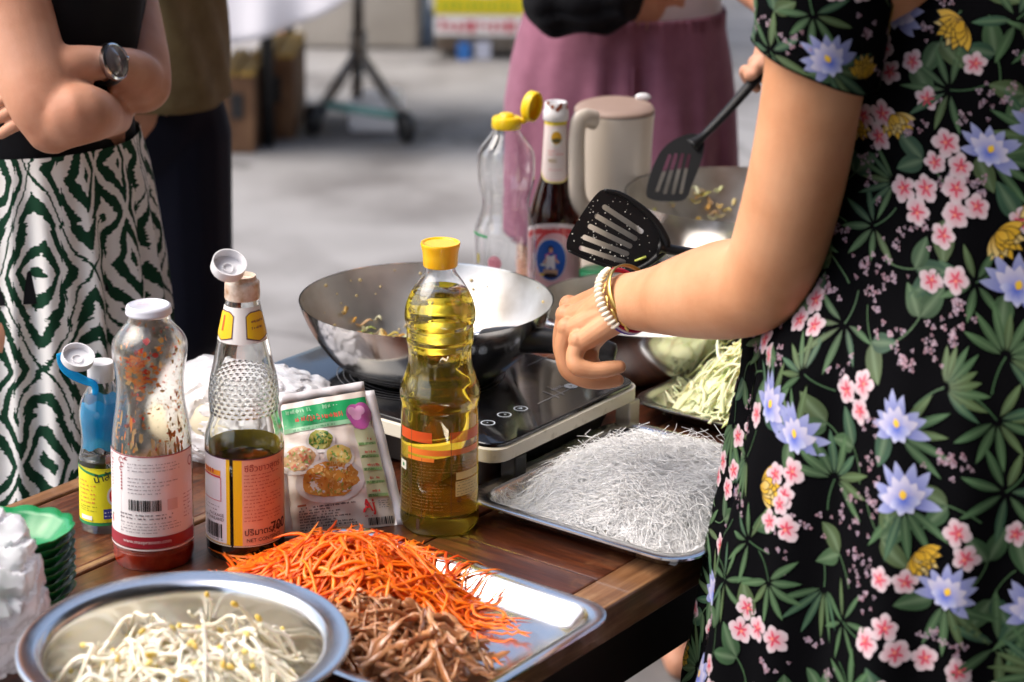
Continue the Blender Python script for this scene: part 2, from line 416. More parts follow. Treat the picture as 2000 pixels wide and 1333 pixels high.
# cloth-covered table behind with cartons below
tf = at(523, 285, 0)
ct = thing('cloth_table', (tf[0], tf[1], 0), 'table under a hanging white cloth behind the man in the olive shirt', 'table')
ctop = .74; cc_ = np.array([tf[0] - .30, tf[1] + .25])
obj('table_top', *box_vf((cc_[0], cc_[1], ctop), (.85, 0, 0), (0, .38, 0), (0, 0, .015)), m_greymetal, ct, smooth=False)
for dx, dy in ((.30, -.25), (-.9, -.25), (.30, .45)):
    obj('leg', *tube([(tf[0] + (dx - .30), tf[1] + .25 + dy, 0), (tf[0] + (dx - .30), tf[1] + .25 + dy, ctop)], .022, 10), m_blackmetal, ct)
# hanging edge of the cloth: low on the left, swept up to the right
m_cloth = mat('white_cloth', (.72, .70, .74), .8, sheen=.3)
vv, ff = [], []; NX, NZ = 60, 14
for i in range(NX + 1):
    s = i / NX; x = cc_[0] - .9 + 1.95 * s
    pxx = 1000 + F * x / depth((x, cc_[1] - .4, .5))
    low = np.interp(pxx, [380, 420, 470, 540, 600, 650, 690], [88, 88, 82, 64, 42, 18, -10])
    zl = zat(pxx, low, cc_[1] - .42)
    for j in range(NZ + 1):
        t = j / NZ; z = ctop + .02 + (zl - ctop - .02) * t
        vv.append((x, cc_[1] - .39 - .05 * math.sin(t * 1.4) - .018 * math.sin(s * 34) * t - .012 * math.sin(s * 71 + 1) * t, z))
ff = [(i * (NZ + 1) + j, i * (NZ + 1) + j + 1, (i + 1) * (NZ + 1) + j + 1, (i + 1) * (NZ + 1) + j) for i in range(NX) for j in range(NZ)]
base = len(vv)
vv += [(cc_[0] - .9, cc_[1] - .39, ctop + .021), (cc_[0] + 1.05, cc_[1] - .39, ctop + .021), (cc_[0] + 1.05, cc_[1] + .4, ctop + .021), (cc_[0] - .9, cc_[1] + .4, ctop + .021)]
ff.append((base, base + 1, base + 2, base + 3))
tc_ = obj('tablecloth', vv, ff, m_cloth); tag(tc_, 'white cloth hanging in a curved edge over the table behind', 'tablecloth')
sm = tc_.modifiers.new('t', 'SOLIDIFY'); sm.thickness = .003
m_card = mat('cardboard', (.13, .065, .03), .8); add_noise(m_card, 6, (.07, .03, .014), (.2, .105, .05), .3, .7)
m_cardy = mat('cardboard_yellow', (.42, .25, .05), .8)
def carton(px0, px1, py, h, d, m, label, dark=None):
    a = at(px0, py, 0); c = at(px1, py, 0); e = thing('carton', ((a[0] + c[0]) / 2, a[1], 0), label, 'box', 'cartons under the cloth table')
    hw = (c[0] - a[0]) / 2; ce = ((a[0] + c[0]) / 2, a[1] + d / 2, h / 2)
    obj('box_body', *box_vf(ce, (hw, 0, 0), (0, d / 2, 0), (0, 0, h / 2)), m, e, smooth=False, bevel=.006)
    for s in (-1, 1): obj('flap', *box_vf((ce[0] + s * hw * .55, ce[1], h + .008), (hw * .44, 0, 0), (0, d / 2, 0), (0, 0, .006)), m_cardy, e, smooth=False)
    obj('hand_hole', *box_vf((ce[0], a[1] - .002, h * .62), (hw * .35, 0, 0), (0, .004, 0), (0, 0, h * .16)), m_blackmetal, e, smooth=False)
carton(497, 576, 272, .27, .4, m_card, 'brown carton with yellow flaps right of the black table leg')
carton(430, 498, 300, .25, .4, m_card, 'dark brown carton left of the black table leg')

# rolling pole stand with splayed legs
pc = at(700, 232, 0)
st = thing('rolling_stand', (pc[0], pc[1], 0), 'grey metal pole stand on splayed legs with black wheels', 'stand')
hub = np.array([pc[0], pc[1], zat(702, 100, pc[1])])
obj('pole', *tube([hub - (0, 0, .1), hub + (0, 0, 1.6)], .020, 12), m_greymetal, st)
obj('hub', *tube([hub - (0, 0, .06), hub + (0, 0, .07)], .030, 12), m_greymetal, st)
for px, py in ((630, 222), (782, 236), (690, 205)):
    q = at(px, py, .07); q[2] = .09
    if px == 690: q = at(697, 196, .09)
    obj('leg', *tube([hub, q], .019, 10), m_greymetal, st)
    if px != 690:
        w = q + np.array((.02 if px > 700 else -.03, -.03, -.04)); w[2] = .055
        obj('wheel', *ring(w, (1, .4, 0), .032, .022, 20, 10), m_blackmetal, st)
        obj('caster_fork', *tube([q, w], .024, 8), m_blackmetal, st)
a = at(640, 205, .13); c = at(770, 226, .13)
obj('cross_bar', *tube([a, c], .014, 8), m_gpipe if False else mat('teal_paint', (.06, .16, .15), .5), st)
p_ = at(730, 262, 0)
pl = obj('floor_plate', *box_vf((p_[0], p_[1] + .14, .05), (.085, 0, .0), (0, .13, 0), (0, 0, .05)), m_wht, smooth=False, bevel=.015); tag(pl, 'flat white box lying on the ground under the pole stand', 'box')
p_ = at(632, 66, 0)
oc = obj('traffic_cone', *lathe([(.16, .0), (.16, .03), (.11, .03), (.06, .3), (.025, .48), (.0001, .485)], (p_[0] - .05, p_[1]), 20), ink((.75, .22, .03))); tag(oc, 'small orange cone in the shade beyond the white cloth', 'cone')

# wooden stool corner behind the table on the left
m_wood = mat('table_wood', (.1, .04, .02), .35, coat=.35, coatr=.22)
def wood_nodes(m, c0, c1, c2, wear):
    n, l, b = nodes(m)
    uvn = n.new('ShaderNodeUVMap'); oi = n.new('ShaderNodeObjectInfo')
    mp = n.new('ShaderNodeMapping'); mp.inputs['Scale'].default_value = (2.2, 30, 1)
    ad = n.new('ShaderNodeVectorMath'); ad.operation = 'ADD'
    sc_ = n.new('ShaderNodeVectorMath'); sc_.operation = 'SCALE'; sc_.inputs['Scale'].default_value = 37
    cb = n.new('ShaderNodeCombineXYZ'); l.new(oi.outputs['Random'], cb.inputs[0]); l.new(oi.outputs['Random'], cb.inputs[1])
    l.new(cb.outputs[0], sc_.inputs[0]); l.new(uvn.outputs[0], ad.inputs[0]); l.new(sc_.outputs[0], ad.inputs[1]); l.new(ad.outputs[0], mp.inputs[0])
    t = n.new('ShaderNodeTexNoise'); t.inputs['Scale'].default_value = 4; t.inputs['Detail'].default_value = 8; t.inputs['Roughness'].default_value = .65; t.inputs['Distortion'].default_value = .6
    l.new(mp.outputs[0], t.inputs['Vector'])
    r = n.new('ShaderNodeValToRGB'); e = r.color_ramp.elements; e[0].position = .3; e[0].color = (*c0, 1); e[1].position = .72; e[1].color = (*c2, 1)
    k = e.new(.52); k.color = (*c1, 1); l.new(t.outputs['Fac'], r.inputs[0])
    # worn patches
    t3 = n.new('ShaderNodeTexNoise'); t3.inputs['Scale'].default_value = 9; t3.inputs['Detail'].default_value = 7; t3.inputs['Roughness'].default_value = .7
    l.new(ad.outputs[0], t3.inputs['Vector'])
    r3 = n.new('ShaderNodeValToRGB'); r3.color_ramp.elements[0].position = .55; r3.color_ramp.elements[0].color = (0, 0, 0, 1); r3.color_ramp.elements[1].position = .70
    l.new(t3.outputs['Fac'], r3.inputs[0])
    mx = n.new('ShaderNodeMix'); mx.data_type = 'RGBA'; l.new(r.outputs[0], mx.inputs[6]); mx.inputs[7].default_value = (*wear, 1)
    mf = n.new('ShaderNodeMath'); mf.operation = 'MULTIPLY'; mf.inputs[1].default_value = .55; l.new(r3.outputs[0], mf.inputs[0]); l.new(mf.outputs[0], mx.inputs[0])
    l.new(mx.outputs[2], b.inputs['Base Color'])
    mr = n.new('ShaderNodeMapRange'); mr.inputs['To Min'].default_value = .22; mr.inputs['To Max'].default_value = .55; l.new(t3.outputs['Fac'], mr.inputs[0]); l.new(mr.outputs[0], b.inputs['Roughness'])
    bp = n.new('ShaderNodeBump'); bp.inputs['Strength'].default_value = .25; bp.inputs['Distance'].default_value = .0015; l.new(t.outputs['Fac'], bp.inputs['Height']); l.new(bp.outputs[0], b.inputs['Normal'])
wood_nodes(m_wood, (.018, .005, .0025), (.068, .016, .005), (.145, .040, .012), (.30, .14, .06))
m_trim = mat('pale_trim', (.3, .17, .08), .4, coat=.3); wood_nodes(m_trim, (.08, .032, .013), (.18, .082, .034), (.30, .165, .08), (.40, .26, .15))
def board(name, u0, u1, v0, v1, z0, z1, along, m, parent):
    g = .0008
    o = obj(name, *uvbox(u0 + g, u1 - g, v0 + g, v1 - g, z0, z1), m, parent, smooth=False, bevel=.0022)
    me = o.data; ul = me.uv_layers.new(name='UVMap')
    for p in me.polygons:
        for li in p.loop_indices:
            co = np.array(me.vertices[me.loops[li].vertex_index].co); u, v = co[:2] @ UX, co[:2] @ VX
            ul.data[li].uv = (v, u + co[2]) if along == 'v' else (u, v + co[2])
    return o
TU0, TU1, TV0, TV1 = -1.683, -1.063, 1.02, 3.0
tb = thing('wooden_table', tuple(uv((TU0 + TU1) / 2, (TV0 + TV1) / 2, 0)), 'dark varnished plank table with worn edges carrying all the food and bottles', 'table')
board('edge_strip', TU0, -1.660, TV0, TV1, T - .035, T + .002, 'v', m_trim, tb)
us = [-1.660, -1.512, -1.400, -1.290]
board('plank', -1.660, -1.512, TV0, TV1, T - .03, T, 'v', m_wood, tb)
board('edge_strip', -1.512, -1.500, TV0, TV1, T - .03, T + .0015, 'v', m_trim, tb)
board('plank', -1.500, -1.395, TV0, TV1, T - .03, T - .0006, 'v', m_wood, tb)
board('plank', -1.395, -1.290, TV0, TV1, T - .03, T, 'v', m_wood, tb)
vs = [TV0, 1.13, 1.24, 1.36, 1.485, 1.620, 1.735, 1.86, 1.99, 2.12, 2.25, 2.38, 2.51, 2.64, 2.76, 2.88, TV1]
for k in range(len(vs) - 1): board('plank', -1.290, -1.106, vs[k], vs[k + 1], T - .03, T - .001 * (k % 2), 'u', m_wood, tb)
board('edge_strip', -1.106, TU1, TV0, TV1, T - .034, T + .001, 'v', m_trim, tb)
m_dkwood = mat('dark_stained_wood', (.012, .007, .005), .5)
for u in (TU0 + .04, TU1 - .045): obj('apron', *uvbox(u - .012, u + .012, TV0 + .05, TV1 - .05, T - .115, T - .036), m_dkwood, tb, smooth=False)
for v in (TV0 + .05, TV1 - .07): obj('apron', *uvbox(TU0 + .055, TU1 - .06, v, v + .024, T - .115, T - .036), m_dkwood, tb, smooth=False)
for u in (TU0 + .05, TU1 - .055):
    for v in (TV0 + .09, TV1 - .09): obj('leg', *uvbox(u - .028, u + .028, v - .028, v + .028, 0, T - .037), m_dkwood, tb, smooth=False, bevel=.004)
obj('side_panel', *uvbox(TU1 - .078, TU1 - .066, TV0 + .13, 1.66, .08, T - .116), m_dkwood, tb, smooth=False)

p_ = at(104, 905, .62); q_ = at(165, 868, .62)
stl = thing('wooden_stool', (p_[0] + .1, p_[1] + .25, 0), 'brown wooden stool corner behind the table by the patterned skirt', 'stool')
cst = np.array([p_[0], p_[1]]) + .17 * UX * 1.0 + .17 * VX
cst[0] += 0.0
u0, v0 = p_[:2] @ UX, p_[:2] @ VX
board('seat', u0, u0 + .17, v0, v0 + .34, .585, .62, 'v', m_trim, stl)
for du, dv in ((.03, .04), (.14, .04), (.03, .30), (.14, .30)):
    obj('leg', *uvbox(u0 + du - .018, u0 + du + .018, v0 + dv - .018, v0 + dv + .018, 0, .584), m_wood, stl, smooth=False)

# ================================================================== COOKER
CU1, CU0, CV0, CV1 = -1.287, -1.652, 1.697, 1.966
ZC = .815
def rrect(u0, u1, v0, v1, r, z, n=7):
    out = []
    for cu, cv, a0 in ((u1 - r, v1 - r, 0), (u0 + r, v1 - r, 90), (u0 + r, v0 + r, 180), (u1 - r, v0 + r, 270)):
        for k in range(n):
            a = rad(a0 + 90 * k / (n - 1)); out.append(uv(cu + r * math.cos(a), cv + r * math.sin(a), z))
    return out
def loft(rings, cap0=True, cap1=True):
    V, Fc = [], []; n = len(rings[0])
    for r in rings: V += list(r)
    for i in range(len(rings) - 1):
        for j in range(n):
            k = (j + 1) % n; Fc.append((i * n + j, i * n + k, (i + 1) * n + k, (i + 1) * n + j))
    if cap0: Fc.append(tuple(reversed(range(n))))
    if cap1: Fc.append(tuple(range((len(rings) - 1) * n, len(rings) * n)))
    return V, Fc
m_glassblk = mat('black_ceramic_glass', (.006, .006, .007), .07, spec=.5, coat=.4); 
add_noise(m_glassblk, 26, (.005, .005, .006), (.012, .0115, .012), .45, .8, rough=(.05, .22))
m_cream = mat('cream_plastic', (.62, .58, .47), .4); add_noise(m_cream, 60, (.42, .38, .28), (.66, .62, .52), .25, .45)
m_blkplastic = mat('black_plastic', (.012, .012, .013), .38)
ck = thing('induction_cooker', tuple(uv((CU0 + CU1) / 2, (CV0 + CV1) / 2, T)), 'black glass induction cooker with cream rim under the large wok', 'cooker')
rr = .022
obj('glass_top', *loft([rrect(CU0 + .003, CU1 - .003, CV0 + .003, CV1 - .003, rr, ZC - .004), rrect(CU0 + .003, CU1 - .003, CV0 + .003, CV1 - .003, rr, ZC - .0008), rrect(CU0 + .004, CU1 - .004, CV0 + .004, CV1 - .004, rr, ZC)]), m_glassblk, ck, auto=30)
obj('cream_rim', *loft([rrect(CU0 + .004, CU1 - .004, CV0 + .004, CV1 - .004, rr, ZC - .0215), rrect(CU0, CU1, CV0, CV1, rr, ZC - .019), rrect(CU0, CU1, CV0, CV1, rr, ZC - .0055), rrect(CU0 + .003, CU1 - .003, CV0 + .003, CV1 - .003, rr, ZC - .0043)]), m_cream, ck, auto=35)
obj('body', *loft([rrect(CU0 + .03, CU1 - .03, CV0 + .03, CV1 - .03, rr, T + .006), rrect(CU0 + .018, CU1 - .018, CV0 + .018, CV1 - .018, rr, ZC - .022)]), m_blkplastic, ck, auto=40)
for uu in (CU0 + .02, CU1 - .012):
    for vv_ in (CV0 + .045, CV1 - .012):
        obj('foot', *uvbox(uu - .010, uu + .010, vv_ - .010, vv_ + .010, T + .0005, ZC - .0216), m_cream if uu > -1.4 and vv_ > 1.9 else m_blkplastic, ck, smooth=False, bevel=.002)
pr = Print(lambda s, t, o: tuple(uv(s, t, ZC + .0003 + o)))
def cpx(x, y): q = at(x, y, ZC); return q[:2] @ UX, q[:2] @ VX
ru, rv = cpx(955, 827)
wh = (.75, .78, .82)
for (x, y), fillc in (((953, 827), 0), ((985, 811), 0), ((1017, 799), 0), ((1115, 755), 1), ((1140, 742), 1)):
    u_, v_ = cpx(x, y); a = .0078
    if fillc: pr.ell(u_, v_, a, a, wh, 1); pr.poly([(u_ - .002, v_ - .002), (u_ + .002, v_ - .002), (u_, v_ + .002)], (.02, .02, .02), 2)
    else:
        pr.ringl(u_, v_, a, a, .0013, (.55, .6, .68), 1)
        pr.poly([(u_ - .003, v_ - .003), (u_ + .003, v_ - .0005), (u_ - .001, v_ + .003)], (.45, .52, .62), 2) if x > 1000 else pr.text('-' if x < 960 else '+', u_ - .002, v_ - .002, .008, (.5, .55, .65), 2)
a = cpx(1050, 770); c = cpx(1120, 738)
for (x0, y0), (x1, y1) in (((1030, 715), (1090, 688)), ((1050, 790), (1140, 748)), ((1060, 765), (1092, 778)), ((1068, 756), (1102, 772))):
    p0, p1 = np.array(cpx(x0, y0)), np.array(cpx(x1, y1)); d = p1 - p0; nn = np.array((-d[1], d[0])) / np.linalg.norm(d) * .0005
    pr.poly([tuple(p0 - nn), tuple(p1 - nn), tuple(p1 + nn), tuple(p0 + nn)], (.35, .35, .36), 1)
u_, v_ = cpx(1092, 760); pr.text('88:88', u_, v_, .008, (.5, .5, .52), 1, 'CENTER', rot=rad(90))
# the cooking ring under the wok
u_, v_ = at(833, 690, ZC)[:2] @ UX, at(833, 690, ZC)[:2] @ VX
for r_ in (.095, .088, .081, .074): pr.ringl(-1.497, 1.832, r_, r_, .0012, (.14, .14, .15), 1, 60)
pr.build('control_print', ck)

# ================================================================== WOKS
def wok(name, c, R, zr, zb, label, inner, outer, rim=.0034):
    e = thing(name, (c[0], c[1], zb), label, 'wok'); h = zr - zb
    po = [(.0001, zb), (R * .50, zb), (R * .56, zb + .002), (R * .68, zb + h * .13), (R * .80, zb + h * .34), (R * .90, zb + h * .60), (R * .965, zb + h * .84), (R * .995, zr)]
    pi = [(R * .985, zr - .0005), (R * .952, zb + h * .84), (R * .885, zb + h * .61), (R * .785, zb + h * .36), (R * .66, zb + h * .155), (R * .54, zb + .006), (R * .3, zb + .004), (.0001, zb + .004)]
    po = catmull(po[2:], 3).tolist(); po = [(.0001, zb), (R * .50, zb)] + po
    pi = catmull(pi, 3).tolist()
    obj('outer_shell', *lathe(po, c, 96, caps=False), outer, e)
    # inside surface faces up
    v, f = lathe(pi, c, 96, caps=False); obj('inner_surface', v, f, inner, e)
    obj('rolled_rim', *ring((c[0], c[1], zr), (0, 0, 1), R * .992, rim, 96, 8), m_steel, e)
    return e
m_wokin = mat('used_wok_inside', (.52, .50, .47), .3, metal=1.)
add_noise(m_wokin, 5, (.36, .30, .23), (.72, .71, .69), .30, .58, rough=(.26, .48), bump=.05)
wa = at(833, 582, .9); RA = 250 / (F / depth(wa))
wokA = wok('wok', wa[:2], RA, .9, ZC + .0015, 'large steel wok with black handle on the black cooker', m_wokin, m_polish)
h0 = at(948, 668, .862); h1 = at(1010, 664, .872); h2 = at(1090, 668, .873); h3 = at(1150, 682, .867); h4 = at(1203, 697, .860)
hd = catmull([h0, h1, h2, h3, h4], 6)
m_handle = mat('handle_black', (.014, .014, .015), .36)
obj('handle', *tube(hd, np.interp(np.linspace(0, 1, len(hd)), [0, .12, .5, .85, .96, 1], [.012, .0125, .011, .0125, .011, .005]), 14, 1.25), m_handle, wokA)
d_ = (h0 - h1) / np.linalg.norm(h0 - h1)
obj('handle_collar', *tube([h0 + d_ * .022, h0 - d_ * .004], [.011, .0135], 14), m_polish, wokA)
for s in (-.012, .012):
    pass
wbp = at(1258, 592, .835); RB = 213 / (F / depth(wbp))
wokB = wok('wok', wbp[:2], RB, .835, T + .0015, 'small steel wok behind the reaching hand', m_wokin, m_polish)
la = at(1068, 618, .838); lb = at(1072, 640, .830); lc = at(1110, 642, .828)
obj('loop_handle', *tube(catmull([at(1062, 600, .833), at(1066, 628, .831), at(1092, 640, .831), at(1128, 643, .832)], 5), .0035, 8), m_polish, wokB)
obj('handle', *tube([wbp + (.10, .06, -.01), wbp + (.17, .10, .0), wbp + (.27, .15, .01)], [.01, .011, .009], 12, 1.3), m_handle, wokB)
wcp = at(1442, 378, .93); RC = 223 / (F / depth(wcp))
k2 = thing('induction_cooker', tuple(uv(-1.425, 2.36, T)), 'second black cooker under the back wok, mostly hidden', 'cooker')
a_, b_, c_, d_ = -1.58, -1.27, 2.235, 2.485
obj('glass_top', *loft([rrect(a_ + .003, b_ - .003, c_ + .003, d_ - .003, .02, ZC - .004), rrect(a_ + .003, b_ - .003, c_ + .003, d_ - .003, .02, ZC)]), m_glassblk, k2, auto=30)
obj('cream_rim', *loft([rrect(a_, b_, c_, d_, .02, ZC - .02), rrect(a_, b_, c_, d_, .02, ZC - .0045)]), m_cream, k2, auto=35)
obj('body', *loft([rrect(a_ + .03, b_ - .03, c_ + .03, d_ - .03, .02, T + .001), rrect(a_ + .018, b_ - .018, c_ + .018, d_ - .018, .02, ZC - .021)]), m_blkplastic, k2, auto=40)
wokC = wok('wok', wcp[:2], RC, .93, ZC + .0015, 'steel wok at the back with a black slotted turner in it', m_wokin, m_polish, .0048)
obj('handle', *tube([wcp + (.13, -.06, -.01), wcp + (.22, -.10, .0), wcp + (.32, -.14, .012)], [.011, .012, .009], 12, 1.3), m_handle, wokC)

# ================================================================== TRAYS AND BOWL
def tray(name, u0, u1, v0, v1, label, zt=T + .024, m=None):
    e = thing(name, tuple(uv((u0 + u1) / 2, (v0 + v1) / 2, T)), label, 'tray'); m = m or m_steel
    R = .035; zb = T + .0025
    rings = [rrect(u0 + .004, u1 - .004, v0 + .004, v1 - .004, R, zt - .003), rrect(u0, u1, v0, v1, R, zt - .0025), rrect(u0, u1, v0, v1, R, zt - .0005),
             rrect(u0 + .002, u1 - .002, v0 + .002, v1 - .002, R, zt), rrect(u0 + .012, u1 - .012, v0 + .012, v1 - .012, R - .005, zt - .0008),
             rrect(u0 + .016, u1 - .016, v0 + .016, v1 - .016, R - .007, zt - .004), rrect(u0 + .024, u1 - .024, v0 + .024, v1 - .024, R - .01, zb + .005),
             rrect(u0 + .030, u1 - .030, v0 + .030, v1 - .030, R - .012, zb + .0012), rrect(u0 + .05, u1 - .05, v0 + .05, v1 - .05, R - .02, zb + .0008)]
    obj('tray_pan', *loft(rings, False, True), m, e, auto=50)
    under = [rrect(u0 + .004, u1 - .004, v0 + .004, v1 - .004, R, zt - .0032), rrect(u0 + .016, u1 - .016, v0 + .016, v1 - .016, R - .007, zt - .006), rrect(u0 + .025, u1 - .025, v0 + .025, v1 - .025, R - .01, zb + .003), rrect(u0 + .03, u1 - .03, v0 + .03, v1 - .03, R - .012, zb - .0015)]
    obj('underside', *loft(list(reversed(under)), True, False), m, e, auto=50)
    return e
KT = 1.0602
NU0, NU1, NV0, NV1 = -1.303, -1.030, 1.652, 1.945
KU0, KU1, KV0, KV1 = -1.355, -1.022, 1.285, 1.535
BU0, BU1, BV0, BV1 = -1.330, -1.040, 1.996, 2.228
trN = tray('steel_tray', NU0, NU1, NV0, NV1, 'steel tray heaped with white glass noodles at the table edge')
trK = tray('steel_tray', KU0, KU1, KV0, KV1, 'steel tray holding shredded carrot and brown meat at the front')
trB = tray('steel_tray', BU0, BU1, BV0, BV1, 'steel tray of shredded cabbage beside the dress')

bc = at(360, 1250, .83); RBW = 325 / (F / depth(bc)); zb = T
bw = thing('steel_bowl', (bc[0], bc[1], T), 'round steel bowl of bean sprouts with a wide flat rim', 'bowl')
zr = .83; ri = RBW * .855
pi = [(RBW - .001, zr - .003), (RBW, zr - .0012), (RBW - .0015, zr + .0006), (RBW * .96, zr + .0008), (ri + .006, zr - .0004), (ri + .001, zr - .002), (ri - .004, zr - .008), (ri * .93, zr - .030), (ri * .85, zr - .052), (ri * .72, zr - .070), (ri * .5, zr - .0755), (.0001, zr - .0755)]
pi = catmull(pi, 3).tolist()
obj('bowl_inside', *lathe(pi, bc[:2], 120, caps=False), m_steel, bw)
po = [(.0001, T + .0004), (ri * .5, T + .0004), (ri * .74, T + .007), (ri * .88, T + .027), (ri * .965, T + .05), (ri + .001, zr - .006), (RBW - .002, zr - .0036)]
obj('bowl_outside', *lathe(catmull(po, 3).tolist(), bc[:2], 120, caps=False), m_steel, bw)

# ================================================================== BOTTLES AND PACKETS
m_glass = mat('clear_glass', (.97, .985, .97), .015, trans=1., ior=1.48)
m_pet = mat('clear_pet', (.985, .99, .995), .02, trans=1., ior=1.45)
m_brown = mat('brown_glass', (.16, .035, .008), .03, trans=1., ior=1.48)
m_oil = mat('cooking_oil', (1.0, .77, .07), .0, trans=.93, ior=1.46)
m_whitecap = mat('white_cap', (.74, .73, .75), .32, coat=.2)
m_yellowcap = mat('yellow_cap', (.86, .47, .008), .35, coat=.2, sss=.15)
m_yellowcap2 = mat('lemon_cap', (.88, .60, .008), .35, coat=.2, sss=.15)

def profile(cx, cyb, rows, cyl_top=None):
    """silhouette rows (pixel y, half width in pixels) of an upright round thing standing at pixel (cx, cyb) on the table"""
    p = at(cx, cyb, T); out = []
    for y, hw in rows:
        z = zat(cx, y, p[1]); d = depth((p[0], p[1], z)); out.append((hw * d / F, z))
    out.sort(key=lambda q: q[1])
    return p, out
def shell(prof, th, mod=None, c=(0, 0), seg=64):
    """closed thin-walled vessel: outside up, over the lip, inside down"""
    inner = [(max(r - th, .0002), max(z, prof[0][1] + th * 1.6)) for r, z in prof]
    rows = [(.0001, prof[0][1])] + list(prof) + [(q[0], q[1]) for q in reversed(inner)] + [(.0001, prof[0][1] + th * 1.6)]
    return lathe(rows, c, seg, mod)
def liquid(prof, th, ztop, c, seg=64, mod=None):
    rows = [(.0001, prof[0][1] + th * .6)] + [(max(r - th * .5, .0002), max(z, prof[0][1] + th * .6)) for r, z in prof if z < ztop]
    rf = rfun_of(prof); rows += [(rf(ztop) - th * .5, ztop), (.0001, ztop)]
    return lathe(rows, c, seg, mod)

# ---- tall oil bottle
p, pf = profile(858, 1022, [(1026, 62), (1020, 72), (1010, 77), (1000, 77.5), (985, 76.5), (950, 76), (900, 76), (850, 76), (800, 75.5), (786, 74.5), (778, 76.5), (768, 78.5), (757, 78), (742, 73.5), (725, 67), (706, 62.5), (690, 61.5), (675, 63), (667, 65), (661, 66.5), (655, 65.5), (640, 66), (634, 65), (629, 67), (622, 69.5), (610, 69.8), (600, 68.5), (585, 64), (568, 56), (552, 46), (540, 37), (531, 31), (522, 29), (512, 29)])
c = p[:2]; pfs = catmull(pf, 3).tolist(); pfs = [(max(a, .0002), b) for a, b in pfs]
za, zb_ = zat(858, 735, p[1]), zat(858, 668, p[1])
def flute(t, z, r):
    k = max(0., 1 - abs((z - (za + zb_) / 2) / ((zb_ - za) * .5))) ** .6 if za < z < zb_ else 0.
    q = r * (1 + .030 * k * (abs(math.sin(t * 9)) - .6))
    z0 = pf[0][1]
    if z < z0 + .014: q *= 1 + .03 * math.sin(t * 5) * (1 - (z - z0) / .014)
    return q
ob = thing('oil_bottle', (c[0], c[1], T), 'tall clear bottle of golden cooking oil with an orange cap', 'bottle')
obj('bottle_body', *shell(pfs, .0006, flute, c, 90), m_pet, ob)
zl = zat(858, 566, p[1])
obj('oil', *liquid(pfs, .0006, zl, c, 90, flute), m_oil, ob)
cz0, cz1 = zat(858, 519, p[1]), zat(858, 473, p[1]); kf = depth((p[0], p[1], cz1)) / F
cap = [(.0001, cz0), (33 * kf, cz0), (34 * kf, cz0 + .001), (34.5 * kf, cz0 + (cz1 - cz0) * .45), (35.5 * kf, cz0 + (cz1 - cz0) * .62), (38.5 * kf, cz1 - .003), (39 * kf, cz1 - .0012), (38 * kf, cz1), (33 * kf, cz1 - .0004), (32 * kf, cz1 - .0012), (.0001, cz1 - .0012)]
obj('cap', *lathe(cap, c, 64), m_yellowcap, ob, auto=50)
rf = rfun_of(pfs); z0 = zat(858, 1000, p[1])
pr = Print(cyl_map(c, rf, z0)); H_ = zat(858, 790, p[1]) - z0
kk = (F / depth((p[0], p[1], z0 + H_ / 2)))
def S(px): return math.asin(max(-.99, min(.99, (px - 858) / 76.))) * rf(z0)          # arc length for a pixel column
def Tz(py): return zat(858, py, p[1]) - z0
red = (.78, .10, .02); dk = (.12, .06, .02)
yo = 10   # the near face of the bottle sits lower in the picture than its axis
pr.rect(S(787), Tz(840), S(846), Tz(820), red); pr.rect(S(880), Tz(840), S(932), Tz(820), red)
for q in pr.m: nodes(q)[2].inputs['Alpha'].default_value = .75
pr.rect(S(800), Tz(864), S(930), Tz(853), (.80, .20, .03))
pr.rect(S(800), Tz(876), S(850), Tz(869), (.80, .22, .03))
pr.rect(S(806), Tz(980), S(807), Tz(815), dk); pr.rect(S(882), Tz(985), S(883), Tz(815), dk); pr.rect(S(826), Tz(985), S(826.7), Tz(870), dk)
pr.lines(S(809), Tz(970), S(880), Tz(880), 15, (.32, .20, .05), h=.0007)
pr.lines(S(886), Tz(900), S(930), Tz(878), 4, (.4, .25, .06), h=.0007)
pr.rect(S(892), Tz(912), S(931), Tz(898), (.85, .68, .25)); pr.rect(S(891), Tz(944), S(931), Tz(915), (.86, .70, .28)); pr.lines(S(893), Tz(943), S(928), Tz(915), 5, (.3, .2, .05), 2, h=.0007)
pr.ringl(S(898), Tz(951), .0026, .0026, .0009, (.12, .06, .02)); pr.text('f', S(898) - .0008, Tz(951) - .0014, .0042, (.12, .06, .02), 1); pr.lines(S(904), Tz(955), S(926), Tz(948), 1, (.2, .12, .04), h=.001)
pr.rect(S(786), Tz(902), S(796), Tz(885), (.7, .7, .6)); pr.ell(S(791), Tz(893), .002, .002, (.05, .25, .1), 2, 10)
pr.lines(S(786), Tz(975), S(804), Tz(910), 9, (.4, .27, .07), h=.0007)
pr.rect(S(817), Tz(1008), S(823), Tz(988), (.08, .04, .02))
pr.build('label_print', ob)

# ---- chilli sauce bottle
p, pf = profile(301, 1085, [(1096, 58), (1092, 70), (1084, 75), (1070, 78), (1050, 78.5), (1000, 78.5), (940, 78), (875, 78), (858, 77.5), (838, 76), (812, 72), (785, 68), (760, 66), (735, 66.5), (710, 70), (690, 73), (672, 73.5), (660, 70), (648, 62), (638, 52), (630, 45), (624, 42), (612, 41)])
c = p[:2]; pfs = catmull(pf, 3).tolist()
cb = thing('sauce_bottle', (c[0], c[1], T), 'nearly empty chilli sauce bottle with white lid and chilli flakes on the glass', 'bottle')
m_haze = mat('smeared_glass', (.95, .94, .90), .10, trans=1., ior=1.45)
obj('bottle_body', *shell(pfs, .0025, None, c, 72), m_haze, cb)
m_chili = mat('chilli_sauce', (.42, .022, .008), .12, trans=.25, ior=1.4); add_noise(m_chili, 60, (.30, .012, .005), (.62, .06, .015), .35, .7)
m_sauce = m_chili
